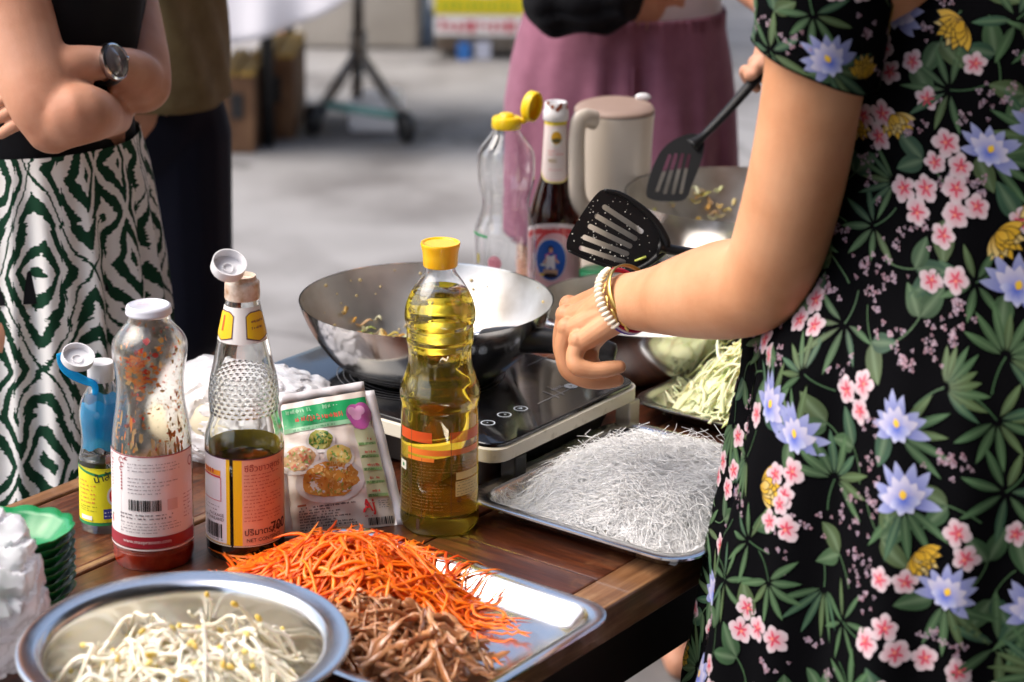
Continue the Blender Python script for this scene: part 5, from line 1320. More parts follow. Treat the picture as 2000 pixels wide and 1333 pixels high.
# keep only the drops that lie on the blade
def pip(x, y, poly):
    r = False; j = len(poly) - 1
    for i in range(len(poly)):
        xi, yi = poly[i]; xj, yj = poly[j]
        if (yi > y) != (yj > y) and x < (xj - xi) * (y - yi) / (yj - yi) + xi: r = not r
        j = i
    return r
V, Fc = [], []; cnt = 0
while cnt < 70:
    x, y = random.uniform(1110, 1298), random.uniform(374, 525)
    if pip(x, y, out1) and not any(pip(x, y, s) for s in sl1):
        n = len(V); v, f = sphere(bas1(x, y, .0018), random.uniform(.0003, .0009), 6, 4); V += v; Fc += [tuple(i + n for i in q) for q in f]; cnt += 1
so = obj('oil_drops', V, Fc, mat('oil_drop', (.7, .68, .6), .15, coat=.5), t1); so['kind'] = 'stuff'
obj('cabbage_scrap', *tube([bas1(1240, 510, .003), bas1(1262, 502, .004)], [.002, .0026], 6, .5), mat('scrap_green', (.45, .5, .1), .4), t1)

wdep = depth(wcp)
def bas2(px, py, off):
    return atd(px, py, wdep - .055 + (390 - py) * .00030 - off)
out2 = smooth_poly([(1262, 378), (1270, 340), (1288, 300), (1312, 276), (1345, 262), (1368, 266), (1376, 285), (1368, 320), (1352, 360), (1338, 390), (1300, 394), (1272, 390)], 5)
sl2 = [capsule((1284, 372), (1308, 305), 3.6), capsule((1299, 376), (1320, 303), 3.6), capsule((1315, 377), (1333, 303), 3.6), capsule((1330, 376), (1346, 304), 3.4)]
t2_ = turner(out2, sl2, bas2, 'black slotted turner dipping into the back wok', [(1500, 130)], wdep, None)
hd = catmull([bas2(1350, 285, 0), bas2(1375, 264, 0), bas2(1420, 218, 0), bas2(1475, 156, 0), bas2(1520, 110, 0)], 5)
obj('handle', *tube(hd, np.interp(np.linspace(0, 1, len(hd)), [0, .25, .6, 1], [.013, .0065, .0085, .0095]), 12, .7), m_turn, t2_)

# ================================================================== PEOPLE
def skin(name, c, dark, red):
    m = mat(name, c, .52, sss=.16, spec=.4); n, l, b = nodes(m)
    tc = n.new('ShaderNodeTexCoord'); t = n.new('ShaderNodeTexNoise'); t.inputs['Scale'].default_value = 14; t.inputs['Detail'].default_value = 5
    l.new(tc.outputs['Object'], t.inputs['Vector'])
    r = n.new('ShaderNodeValToRGB'); e = r.color_ramp.elements; e[0].position = .3; e[0].color = (*dark, 1); e[1].position = .7; e[1].color = (*red, 1); k = e.new(.5); k.color = (*c, 1)
    l.new(t.outputs['Fac'], r.inputs[0]); l.new(r.outputs[0], b.inputs['Base Color'])
    t4 = n.new('ShaderNodeTexNoise'); t4.inputs['Scale'].default_value = 320; t4.inputs['Detail'].default_value = 2; l.new(tc.outputs['Object'], t4.inputs['Vector'])
    bp = n.new('ShaderNodeBump'); bp.inputs['Strength'].default_value = .35; bp.inputs['Distance'].default_value = .0006; l.new(t4.outputs['Fac'], bp.inputs['Height']); l.new(bp.outputs[0], b.inputs['Normal'])
    return m
m_skin = skin('tan_skin', (.54, .262, .135), (.44, .19, .088), (.60, .315, .175))
m_skin2 = skin('fair_skin', (.54, .265, .165), (.44, .185, .105), (.61, .325, .225))
def limb(rows, n=5, seg=18):
    P_ = catmull([r[:3] for r in rows], n); R_ = catmull([[r[3]] for r in rows], n)[:, 0]
    # round the ends
    d0 = P_[0] - P_[1]; d0 /= np.linalg.norm(d0); d1 = P_[-1] - P_[-2]; d1 /= np.linalg.norm(d1)
    a = [P_[0] + d0 * R_[0] * q for q in (.95, .75, .4)]; b = [P_[-1] + d1 * R_[-1] * q for q in (.4, .75, .95)]
    P_ = np.vstack([a, P_, b]); R_ = np.concatenate([[R_[0] * q for q in (.3, .66, .92)], R_, [R_[-1] * q for q in (.92, .66, .3)]])
    return tube(P_, R_, seg)
def px3(px, py, d, r): q = atd(px, py, d); return (q[0], q[1], q[2], r)

# ---------------- the cook in the floral dress
TC = np.array([.425, 1.925]); SK = np.array([.455, 1.905])
left = np.array([-.8, -.6]); fwd = np.array([-.6, .8])
def bp(l_, f_, z): q = TC + l_ * left + f_ * fwd; return (q[0], q[1], z)
SH = atd(1618, -75, 1.83); EL = atd(1500, 552, 1.945); WR = atd(1236, 588, 2.135)
arm = [limb([(*SH, .047), px3(1606, 40, 1.84, .0455), px3(1585, 190, 1.86, .043), px3(1558, 340, 1.885, .0425), px3(1526, 465, 1.915, .0420), px3(1498, 545, 1.94, .0405)], 5, 24),
       limb([px3(1500, 545, 1.942, .0405), px3(1465, 560, 1.965, .0435), px3(1420, 566, 1.995, .0455), px3(1360, 576, 2.035, .0410), px3(1300, 585, 2.085, .0340), px3(1255, 588, 2.12, .0295), px3(1228, 588, 2.14, .0275)], 5, 24),
       limb([px3(1512, 560, 1.944, .030), px3(1526, 566, 1.944, .024)], 3, 16)]
hz_ = 1.62
neck = limb([bp(0, .0, 1.30) + (.075,), bp(0, .0, 1.40) + (.058,), bp(0, .02, 1.48) + (.052,), bp(0, .03, 1.53) + (.055,)])
head = limb([bp(0, .035, 1.56) + (.072,), bp(0, .035, 1.61) + (.082,), bp(0, .03, 1.66) + (.080,)])
chin = limb([bp(0, .075, 1.535) + (.036,), bp(0, .09, 1.56) + (.040,)]); nose = limb([bp(0, .125, 1.60) + (.011,), bp(0, .118, 1.63) + (.009,)])
ears = [limb([bp(s * .082, .03, 1.59) + (.012,), bp(s * .084, .025, 1.615) + (.013,)]) for s in (-1, 1)]
torso = limb([bp(0, 0, .88) + (.135,), bp(0, 0, 1.0) + (.125,), bp(0, 0, 1.15) + (.125,), bp(0, 0, 1.28) + (.125,), bp(0, 0, 1.34) + (.10,)])
shl = limb([bp(0, 0, 1.35) + (.065,), (*SH, .05)])
RSH = np.array(bp(-.165, .0, 1.37)); REL = np.array(bp(-.17, .10, 1.09)); RHD = hd1 = bas1(1596, 512, -.02)
shr = limb([bp(0, 0, 1.35) + (.065,), (*RSH, .05)])
RW = RHD + (np.array(REL) - RHD) / np.linalg.norm(REL - RHD) * .06 + np.array((0, 0, .02))
rarm = [limb([(*RSH, .047), (*((RSH + REL) / 2), .043), (*REL, .039)]), limb([(*REL, .038), (*((REL + RW) / 2), .036), (*RW, .026)])]
legs = []
for s in (-1, 1):
    b0 = SK + s * .085 * left
    legs += [limb([(b0[0], b0[1], .86, .095), (b0[0], b0[1], .70, .082), (b0[0], b0[1], .48, .058), (b0[0], b0[1], .33, .054), (b0[0], b0[1], .14, .037), (b0[0], b0[1], .07, .036)]),
             limb([(b0[0], b0[1], .04, .034), (b0[0] + fwd[0] * .08, b0[1] + fwd[1] * .08, .034, .032), (b0[0] + fwd[0] * .16, b0[1] + fwd[1] * .16, .022, .022)])]
body = blob(arm + [neck, head, chin, nose, torso, shl, shr] + ears + rarm + legs, .0042, 4, 'person', [m_skin])
# the left hand, finger by finger
def hp_(px, py, d, r): return px3(px, py, d - .0, r)
O_ = .0
wr = [hp_(1222, 566, 2.150, .0165), hp_(1220, 580, 2.145, .0165), hp_(1220, 596, 2.140, .0165), hp_(1224, 610, 2.136, .0150)]
kn = [hp_(1112, 604, 2.206, .0100), hp_(1105, 623, 2.190, .0102), hp_(1108, 648, 2.173, .0100), hp_(1130, 673, 2.156, .0096)]
hand = []
for w_, k_ in zip(wr, kn):
    mid = tuple((np.array(w_[:3]) * .5 + np.array(k_[:3]) * .5)) + (.0128,)
    hand.append(limb([w_, mid, k_], 5, 16))
hand.append(limb([hp_(1205, 590, 2.150, .021), hp_(1160, 622, 2.172, .0195), hp_(1130, 645, 2.180, .015)], 5, 18))
hand.append(limb([hp_(1252, 588, 2.122, .0285), hp_(1228, 588, 2.14, .0265), hp_(1208, 592, 2.146, .022)], 4, 20))
fing = [
    [kn[0], hp_(1100, 640, 2.214, .0086), hp_(1105, 670, 2.216, .0089), hp_(1130, 694, 2.216, .0078), hp_(1156, 695, 2.215, .0068)],
    [kn[1], hp_(1096, 660, 2.195, .0087), hp_(1102, 696, 2.194, .0091), hp_(1133, 720, 2.193, .0080), hp_(1170, 720, 2.193, .0069)],
    [kn[2], hp_(1100, 684, 2.174, .0087), hp_(1111, 724, 2.173, .0091), hp_(1148, 744, 2.173, .0080), hp_(1182, 745, 2.174, .0078), hp_(1206, 743, 2.175, .0066)],
    [kn[3], hp_(1122, 698, 2.153, .0088), hp_(1129, 717, 2.149, .0092), hp_(1160, 724, 2.148, .0082), hp_(1188, 721, 2.148, .0080), hp_(1210, 717, 2.148, .0066)]]
for k_ in kn: hand.append(limb([(k_[0], k_[1], k_[2] + .004, .0108), (k_[0] + .003, k_[1], k_[2] + .003, .0100)], 2, 12))
for f_ in fing: hand.append(limb(f_, 5, 14))
hand.append(limb([hp_(1202, 604, 2.172, .0155), hp_(1172, 640, 2.204, .0145), hp_(1152, 672, 2.222, .0115), hp_(1150, 700, 2.224, .0105), hp_(1160, 716, 2.218, .0085)], 5, 14))
hm = blob(hand, .0011, 2, 'hand', [m_skin])
# the right hand closes round the turner handle
hax = np.array(bas1(1610, 516, -.02)) - np.array(bas1(1480, 506, -.012)); hax /= np.linalg.norm(hax)
rh = [limb([(*RW, .025), (*(RW * .5 + RHD * .5 + np.array((0, 0, .012))), .027), (*(RHD + (0, 0, .022)), .020)])]
for k in range(4):
    q0 = RHD + hax * (.030 - .0195 * k); a_ = np.array((0, 0, 1.)); b_ = np.cross(hax, a_); b_ /= np.linalg.norm(b_)
    rh.append(limb([(*(q0 + .018 * a_ * math.cos(g_) + .018 * b_ * math.sin(g_)), .0088 - .0006 * k) for g_ in (-.2, .7, 1.6, 2.5, 3.3, 4.0)], 3, 12))
rh.append(limb([(*(RHD + hax * .035 + (0, 0, .02)), .012), (*(RHD + hax * .025 - b_ * .018 + (0, 0, .006)), .0105), (*(RHD + hax * .005 - b_ * .016 - (0, 0, .012)), .009)], 4, 12))
rm = blob(rh, .002, 4, 'hand', [m_skin])
bm_ = bmesh.new()
for me in (body, hm, rm): bm_.from_mesh(me)
bme = bpy.data.meshes.new('person'); bm_.to_mesh(bme); bm_.free(); bme.materials.append(m_skin)
bme.polygons.foreach_set('use_smooth', np.ones(len(bme.polygons), dtype=bool))
cook = link('person', bme); tag(cook, 'cook in a black floral dress reaching across the table at the right', 'person')
m_hair = mat('dark_hair', (.03, .015, .008), .5)
def hair(cenf, parent, long_=.25):
    V, Fc = [], []; parts = []
    for k in range(34):
        a_ = math.pi * (.25 + 1.5 * k / 33); dl, df = math.sin(a_ - math.pi) * .085, math.cos(a_ - math.pi) * -.085
        parts.append(tube(catmull([cenf(0, 0, 1.745), cenf(dl * .8, .03 + df * .8, 1.715), cenf(dl * 1.05, .03 + df * 1.05, 1.63), cenf(dl * 1.1, .02 + df * 1.12, 1.52 - .0), cenf(dl * 1.0, .0 + df * 1.0, 1.60 - long_)], 4), [.012] * 17, 6))
    V, Fc, _ = merge(*parts); o = obj('hair', V, Fc, m_hair, parent); return o
hair(lambda l_, f_, z: np.array(bp(l_, f_, z)), cook, .30)
V, Fc, _ = merge(*[sphere(bp(s * .03, .112, 1.615), .010, 10, 8) for s in (-1, 1)]); obj('eyes', V, Fc, mat('eye', (.3, .28, .26), .2), cook)
obj('mouth', *tube([bp(-.022, .118, 1.560), bp(0, .126, 1.558), bp(.022, .118, 1.560)], .005, 8), mat('lip', (.45, .15, .12), .4), cook)

# dress: outline taken down the left edge, folds growing towards the hem
sil = [(1590, 492), (1545, 570), (1488, 645), (1466, 740), (1446, 840), (1424, 945), (1402, 1060), (1384, 1180), (1368, 1270), (1356, 1333)]
zr_ = []
for x, y in sil:
    z = zat(x, y, SK[1]); q = (x - 1000) / F * depth((0, SK[1], z)); zr_.append((z, SK[0] - q))
zr_ = [(1.40, .085), (1.37, .13), (1.32, .158), (1.25, .165), (1.18, .162)] + zr_
zr_ += [(.55, zr_[-1][1] + .025), (.42, zr_[-1][1] + .045), (.33, zr_[-1][1] + .055)]
zs_ = np.array([q[0] for q in zr_]); rs_ = np.array([q[1] for q in zr_]); o_ = np.argsort(zs_); zs_, rs_ = zs_[o_], rs_[o_]
def dress_r(z): return float(np.interp(z, zs_, rs_))
ZTOP, ZBOT = 1.40, .33
def dress(th, z, off=0.):
    k = min(1, max(0, (1.20 - z) / .55)); r = dress_r(z)
    fold = .019 * math.sin(9 * th + 1.2 + .8 * math.sin(z * 3)) + .007 * math.sin(17 * th + 2.0 * z) + .004 * math.sin(29 * th + 1)
    wr_ = .0022 * math.sin(7 * th + 31 * z) * math.sin(14 * z + 2 * th)
    r = r + k * fold - k * .008 + wr_ + off
    t_ = min(1, max(0, (z - .95) / .3)); cx = SK[0] * (1 - t_) + TC[0] * t_; cyy = SK[1] * (1 - t_) + TC[1] * t_
    P_ = np.array((cx + r * math.cos(th), cyy + r * math.sin(th) * (1 - .12 * t_), z))
    if z < .80:                                      # the cloth rests against the table edge
        uu = P_[:2] @ UX
        if uu < TU1 + .006: P_[:2] += UX * (TU1 + .006 - uu)
    return P_
NTH, NZ = 240, 120
V = [dress(2 * math.pi * i / NTH, ZBOT + (ZTOP - ZBOT) * j / NZ) for j in range(NZ + 1) for i in range(NTH)]
Fc = [(j * NTH + i, j * NTH + (i + 1) % NTH, (j + 1) * NTH + (i + 1) % NTH, (j + 1) * NTH + i) for j in range(NZ) for i in range(NTH)]
m_dress = mat('black_fabric', (.0025, .0025, .0032), 1.0, spec=.04)
dr_ = obj('dress', V, Fc, m_dress, cook)
sm = dr_.modifiers.new('t', 'SOLIDIFY'); sm.thickness = .0015; sm.offset = -1
# short sleeve round the upper arm
sa, sb_ = SH + (SH - np.array(atd(1606, 40, 1.84))) * .2, np.array(atd(1592, 128, 1.85))
sax = sb_ - sa; sl = np.linalg.norm(sax); sax /= sl
se1 = np.cross(sax, (0, 1., 0)); se1 /= np.linalg.norm(se1); se2 = np.cross(sax, se1)
def sleeve(th, t, off=0.):
    r = np.interp(t, [0, .3, .7, 1], [.060, .058, .0555, .0545]) + .0012 * math.sin(5 * th + 9 * t) + off
    c_ = sa + sax * sl * t; skew = .016 * math.cos(th - SKW) * t
    return c_ + r * (math.cos(th) * se1 + math.sin(th) * se2) + sax * skew
# hem runs lower on the side away from the picture's left
SKW = math.atan2(np.dot(np.array((1., -.2, 0)), se2), np.dot(np.array((1., -.2, 0)), se1))
def sleeve_(th, t, off=0.):
    return sleeve(th, t, off)
NT, NS = 64, 26
V = [sleeve_(2 * math.pi * i / NT, j / NS) for j in range(NS + 1) for i in range(NT)]
Fc = [(j * NT + i, j * NT + (i + 1) % NT, (j + 1) * NT + (i + 1) % NT, (j + 1) * NT + i) for j in range(NS) for i in range(NT)]
so = obj('sleeve', V, Fc, m_dress, cook); sm = so.modifiers.new('t', 'SOLIDIFY'); sm.thickness = .0015; sm.offset = -1
obj('sleeve_hem', *tube([sleeve_(2 * math.pi * i / 64, 1.0, .0004) for i in range(65)], .0012, 6, cap=False), m_dress, so)

# printed flowers: thin sheets of colour on the cloth
PV, PF, PC = [], [], []
class Motif:
    def __init__(s, fn): s.fn, s.ly = fn, 0
    def petal(s, x, y, ang, L, W, c0, c1, tip=.6, vein=None, n=6, pw=1.0):
        """leaf-shaped sheet from (x, y) outward; colour runs from c0 at the foot to c1 at the tip"""
        s.ly += 1; off = .0009 + .00003 * (s.ly % 40); b0 = len(PV); ca, sa_ = math.cos(ang), math.sin(ang)
        for i in range(n + 1):
            t = i / n; w = W * math.sin(math.pi * min(1, max(0, t ** tip))) ** .8 if 0 < t < 1 else 0.
            for q in (-1, -.5, 0, .5, 1):
                lx, ly_ = L * t, w * q; PV.append(s.fn(x + lx * ca - ly_ * sa_, y + lx * sa_ + ly_ * ca, off))
                f_ = t ** pw; col = [c0[k] * (1 - f_) + c1[k] * f_ for k in range(3)]
                if vein and abs(q) < .3: col = [col[k] * (1 - vein[3]) + vein[k] * vein[3] for k in range(3)]
                PC.append(col)
        for i in range(n):
            for q in range(4): a_ = b0 + i * 5 + q; PF.append((a_, a_ + 1, a_ + 6, a_ + 5))
    def dot(s, x, y, r, col):
        s.ly += 1; off = .0009 + .00003 * (s.ly % 40); b0 = len(PV); PV.append(s.fn(x, y, off)); PC.append(col)
        for i in range(6): g_ = i * math.pi / 3; PV.append(s.fn(x + r * math.cos(g_), y + r * math.sin(g_), off)); PC.append(col)
        for i in range(6): PF.append((b0, b0 + 1 + i, b0 + 1 + (i + 1) % 6))
    def stem(s, x, y, ang, L, w, col, bend=0.):
        s.ly += 1; off = .0007 + .00003 * (s.ly % 40); b0 = len(PV); n = 5
        for i in range(n + 1):
            PV.append(s.fn(x - w * math.sin(ang), y + w * math.cos(ang), off)); PV.append(s.fn(x + w * math.sin(ang), y - w * math.cos(ang), off)); PC.extend([col, col])
            x += L / n * math.cos(ang); y += L / n * math.sin(ang); ang += bend / n
        for i in range(n): a_ = b0 + 2 * i; PF.append((a_, a_ + 2, a_ + 3, a_ + 1))
WH = (.47, .44, .51)
def blue_flower(m, x, y, r, a):
    for k in range(9): m.petal(x, y, a + rad(-20 + 220 * k / 8) + random.gauss(0, .08), r * random.uniform(.85, 1.1), r * .17, (.015, .035, .30), (.26, .28, .45), .95, None, 6, .8)
    for k in range(6): m.petal(x, y - r * .06 * math.cos(a), a + rad(15 + 150 * k / 5), r * random.uniform(.6, .75), r * .17, (.04, .08, .44), WH, .95, None, 6, .7)
    for k in range(4): m.petal(x, y, a + rad(200 + 140 * k / 3), r * .45, r * .15, (.04, .08, .42), (.44, .45, .58), .95)
    m.petal(x, y, a + rad(90), r * .28, r * .10, (.55, .34, .02), (.70, .45, .05), 1.)
def pink_flower(m, x, y, r, a):
    for k in range(5):
        m.petal(x, y, a + 2 * math.pi * k / 5 + random.gauss(0, .08), r * random.uniform(.88, 1.08), r * random.uniform(.34, .44), (.50, .01, .05), (.46, .40, .43), 1.45, None, 7, .40)
    for k in range(5): m.petal(x, y, a + 2 * math.pi * k / 5 + random.gauss(0, .08), r * random.uniform(.5, .68), r * .085, (.42, .004, .03), (.48, .06, .12), 1.0, None, 4)
    m.petal(x, y, a, r * .25, r * .12, (.7, .3, .2), (.6, .1, .1), 1.)
def yellow_flower(m, x, y, r, a):
    dk_ = (.012, .008, .003)
    for row in range(4):
        n = (6, 5, 4, 2)[row]; sp_ = (2.1, 1.6, 1.1, .5)[row]; L = r * (1.0, .84, .66, .46)[row]
        for k in range(n):
            ang = a + sp_ * ((k / (n - 1)) - .5) + random.gauss(0, .05); w = r * .15
            m.petal(x, y, ang, L * 1.05, w * 1.22, dk_, dk_, 1.15, None, 5)
            m.petal(x + .04 * L * math.cos(ang), y + .04 * L * math.sin(ang), ang, L * .94, w, (.44, .24, .01), random.choice([(.54, .34, .04), (.52, .40, .16), (.50, .30, .02)]), 1.15, None, 5)
GR = [(.030, .072, .030), (.040, .086, .036), (.023, .064, .036), (.054, .086, .032)]
def palm(m, x, y, r, a, n=8, spread=200, w=.10):
    for k in range(n):
        ang = a + rad(-spread / 2 + spread * k / (n - 1)); c_ = random.choice(GR); m.petal(x + .12 * r * math.cos(ang), y + .12 * r * math.sin(ang), ang, r * random.uniform(.75, 1.05), r * w, [q * .5 for q in c_], [q * 1.25 for q in c_], .85, (.12, .19, .10, .5))
def leaf(m, x, y, r, a):
    c_ = random.choice(GR); m.petal(x, y, a, r, r * .27, [q * .6 for q in c_], c_, .75, (.14, .2, .12, .5), 8)
def spray(m, x, y, r):
    for k in range(random.randint(7, 13)):
        d = abs(random.gauss(0, .55)) * r; g_ = random.uniform(0, 6.28); q = random.uniform(.0016, .0034); xx, yy = x + d * math.cos(g_), y + d * math.sin(g_) * .8
        for j in range(3): m.dot(xx + q * .55 * math.cos(g_ + j * 2.1), yy + q * .55 * math.sin(g_ + j * 2.1), q * random.uniform(.3, .5), random.choice([(.28, .16, .20), (.36, .26, .31), (.30, .22, .28)]))
def scatter(fn, smin, smax, tmin, tmax, spacing, wrap, n_try=6000, scale=1.):
    placed = []
    types = ['blue', 'blue', 'pink', 'pink', 'pink', 'yellow', 'palm', 'palm', 'leaf', 'leaf', 'palm', 'spray', 'spray']
    R_ = {'blue': .030, 'pink': .019, 'yellow': .024, 'palm': .027, 'leaf': .020, 'spray': .014}
    for _ in range(n_try):
        ty = random.choice(types); s_, t_ = random.uniform(smin, smax), random.uniform(tmin, tmax); r = R_[ty] * scale
        if all((s_ - a)**2 + (t_ - b)**2 > (spacing * (r + c_)) ** 2 for a, b, c_ in placed):
            placed.append((s_, t_, r)); m = Motif(lambda x, y, o, s0=s_, t0=t_: fn(s0, t0, x, y, o)); a = random.uniform(0, 6.28)
            if ty == 'blue':
                leaf(m, -.01, -.004, .034 * scale, random.uniform(3, 6)); palm(m, .0, -.004, .050 * scale, random.uniform(0, 6.28), 5, 90, .08)
                blue_flower(m, 0, 0, random.uniform(.027, .033) * scale, random.uniform(-.8, .8))
            elif ty == 'pink':
                if random.random() < .5: leaf(m, 0, 0, .038 * scale, a)
                k = random.choice([1, 2, 3])
                for q in range(k): g_ = a + 2.1 * q; d = .0130 * scale * (k > 1); pink_flower(m, d * math.cos(g_), d * math.sin(g_), random.uniform(.0110, .0140) * scale, random.uniform(0, 6.28))
            elif ty == 'yellow': yellow_flower(m, 0, 0, random.uniform(.021, .027) * scale, random.uniform(0, 6.28))
            elif ty == 'palm': m.stem(0, 0, a + 3.14, .03 * scale, .0007, GR[0], .5); palm(m, 0, 0, random.uniform(.034, .046) * scale, a, random.choice([6, 7, 9]), random.choice([130, 200, 300]), random.choice([.075, .10]))
            elif ty == 'leaf': leaf(m, 0, 0, .034 * scale, a); leaf(m, 0, 0, .030 * scale, a + 1.2); m.stem(0, 0, a + 3.3, .03, .0007, GR[1], -.6)
            else: spray(m, 0, 0, .020 * scale)
def dfn(s0, t0, x, y, o):
    r = dress_r(t0); return dress(s0 / .3 + x / r, min(ZTOP - .002, max(ZBOT + .002, t0 + y)), o)
scatter(dfn, .3 * rad(75), .3 * rad(345), .42, 1.37, .82, True, 22000, .95)
obj('floral_print', PV, PF, mat('floral_print', (.5, .5, .5), .6, spec=.3), dr_)
nm = dr_.children[0]; set_col(nm.data, PC); attr_color(MATS['floral_print'])
PV, PF, PC = [], [], []
def sfn(s0, t0, x, y, o):
    return sleeve_((s0 + x) / .056, min(.995, max(.0, (t0 - y) / sl)), o)
scatter(sfn, 0, .056 * 6.28, .01, sl - .005, .72, True, 1500, .9)
o = obj('floral_print', PV, PF, MATS['floral_print'], so); set_col(o.data, PC)

# bracelets on the reaching wrist
wax = np.array(WR) - np.array(atd(1205, 592, 2.150)); wax /= np.linalg.norm(wax)
tilt = np.array((.10, 0, .38)); bax = wax + tilt; bax /= np.linalg.norm(bax)
bcen = np.array(atd(1226, 586, 2.141)); rw = .0315
e = thing('bead_bracelet', tuple(bcen), 'cream bead bracelet with purple white and red cords on the wrist', 'bracelet')
e1 = np.cross(bax, (0, 0, 1.)); e1 /= np.linalg.norm(e1); e2 = np.cross(bax, e1)
tocam = np.array((0, 0, CAMH)) - bcen; tocam /= np.linalg.norm(tocam)
def bpos(a_, sh, r_): return bcen + bax * sh + r_ * (math.cos(a_) * e1 + math.sin(a_) * e2)
upa = math.atan2(np.dot((0, 0, 1.), e2), np.dot((0, 0, 1.), e1)); cama = math.atan2(np.dot(tocam, e2), np.dot(tocam, e1))
sgn = 1 if (math.sin(cama - upa) > 0) else -1
for k in range(15):
    a_ = upa + sgn * rad(8 + 8.2 * k); d_ = math.cos(a_) * e1 + math.sin(a_) * e2
    v, f = sphere((0, 0, 0), 1, 12, 8); tg = np.cross(bax, d_)
    obj('bead', [bpos(a_, -.004, rw + .003) + d_ * .0034 * q[0] + bax * .0060 * q[1] + tg * .0024 * q[2] for q in v], f, mat('cream_bead', (.78, .70, .56), .35, coat=.2), e)
for sh, col, nm in ((-.0085, (.10, .03, .35), 'purple_cord'), (-.0058, (.70, .66, .74), 'white_cord'), (-.0028, (.50, .01, .05), 'red_cord')):
    obj(nm, *tube([bpos(upa + sgn * rad(122 + 170 * q / 24), sh + .003 * q / 24, rw + .0005) for q in range(25)], .00155, 8), ink(col, .8), e)
obj('red_cord', *tube([bpos(upa + sgn * rad(-70 + 78 * q / 12), -.003, rw + .001) for q in range(13)], .0024, 8), ink((.50, .01, .05), .8), e)
e = thing('gold_bangle', tuple(bcen + bax * .008), 'gold leaf bangle beside the beads on the wrist', 'bracelet')
m_gold = mat('gold', (.62, .42, .13), .28, metal=1.)
obj('band', *ring(bcen + bax * .0085, bax, rw + .0012, .0011, 64, 8, 3.0), m_gold, e)
for k in range(12):
    a_ = upa + sgn * rad(-10 + 13 * k); d_ = math.cos(a_) * e1 + math.sin(a_) * e2; tg = np.cross(bax, d_); q0 = bpos(a_, .003, rw + .0015); ld = tg * sgn * .85 - bax * .45 * (1 if k % 2 else -.2); ld /= np.linalg.norm(ld); sd = np.cross(ld, d_)
    obj('leaf', *tube([q0, q0 + ld * .0035, q0 + ld * .0075, q0 + ld * .0105], [.0003, .0019, .0017, .0002], 8, .3, up=d_), m_gold, e)

# ---------------- woman with crossed arms and patterned skirt
W0_ = 2.50
LC = np.array(atd(60, 300, 2.60))[:2]
fw = np.array([.93, -.36]); lf = np.array([.36, .93])
def lp(l_, f_, z): q = LC + l_ * lf + f_ * fw; return (q[0], q[1], z)
parts = [limb([px3(-10, -190, 2.44, .050), px3(4, -60, 2.44, .0465), px3(30, 40, 2.43, .0440), px3(58, 130, 2.42, .0420), px3(84, 200, 2.41, .0390), px3(104, 244, 2.41, .0330)], 5, 20),
         limb([px3(102, 262, 2.41, .018), px3(110, 240, 2.415, .030)], 4, 16),
         limb([px3(108, 236, 2.415, .034), px3(145, 224, 2.40, .0355), px3(178, 224, 2.43, .0310), px3(204, 228, 2.49, .0245), px3(226, 232, 2.56, .020)], 5, 20),
         limb([px3(205, -190, 2.72, .050), px3(222, -60, 2.68, .046), px3(246, 40, 2.63, .0430), px3(268, 120, 2.585, .0385), px3(278, 165, 2.56, .0345)], 5, 20),
         limb([px3(276, 184, 2.56, .020), px3(272, 162, 2.555, .030)], 4, 16),
         limb([px3(276, 162, 2.555, .031), px3(258, 146, 2.52, .030), px3(234, 134, 2.485, .0245), px3(208, 126, 2.46, .0195), px3(172, 124, 2.438, .0205), px3(120, 135, 2.425, .025), px3(70, 165, 2.43, .026)], 5, 20)]
fparts = []
for k, (a_, b_, c_) in enumerate((((66, 150), (30, 158), (-16, 178)), ((70, 174), (34, 184), (-14, 206)), ((74, 198), (40, 211), (-8, 235)), ((80, 222), (48, 237), (2, 262)))):
    fparts.append(limb([px3(*a_, 2.435, .0085), px3(*b_, 2.412, .0078), px3((b_[0] + c_[0]) / 2, (b_[1] + c_[1]) / 2 - 2, 2.406, .0074), px3(*c_, 2.412, .0062)], 4, 12))
top = zat(60, -190, LC[1])
parts += [limb([lp(0, 0, .90) + (.12,), lp(0, 0, 1.1) + (.115,), lp(0, 0, 1.25) + (.115,), lp(0, 0, 1.36) + (.09,)]),
          limb([lp(-.02, 0, 1.36) + (.07,), tuple(atd(-10, -190, 2.44)) + (.05,)]), limb([lp(.02, 0, 1.36) + (.07,), tuple(atd(205, -190, 2.72)) + (.05,)]),
          limb([lp(0, 0, 1.36) + (.055,), lp(0, .01, 1.48) + (.05,)]), limb([lp(0, .02, 1.54) + (.072,), lp(0, .02, 1.60) + (.082,), lp(0, .015, 1.65) + (.078,)]), limb([lp(0, .07, 1.52) + (.035,), lp(0, .085, 1.545) + (.038,)]), limb([lp(0, .115, 1.585) + (.01,), lp(0, .11, 1.61) + (.009,)])]
for s in (-1, 1):
    parts += [limb([lp(s * .08, 0, .85) + (.09,), lp(s * .08, 0, .5) + (.055,), lp(s * .08, 0, .3) + (.05,), lp(s * .08, 0, .08) + (.036,)]), limb([lp(s * .08, 0, .04) + (.034,), lp(s * .08, .16, .022) + (.022,)])]
w1 = blob(parts, .0042, 4, 'person', [m_skin2]); w2 = blob(fparts, .0014, 2, 'hand', [m_skin2])
bm_ = bmesh.new(); bm_.from_mesh(w1); bm_.from_mesh(w2); wme = bpy.data.meshes.new('person'); bm_.to_mesh(wme); bm_.free(); wme.materials.append(m_skin2)
wme.polygons.foreach_set('use_smooth', np.ones(len(wme.polygons), dtype=bool))
wom = link('person', wme); tag(wom, 'woman with crossed arms in a green and white patterned skirt at the left', 'person')
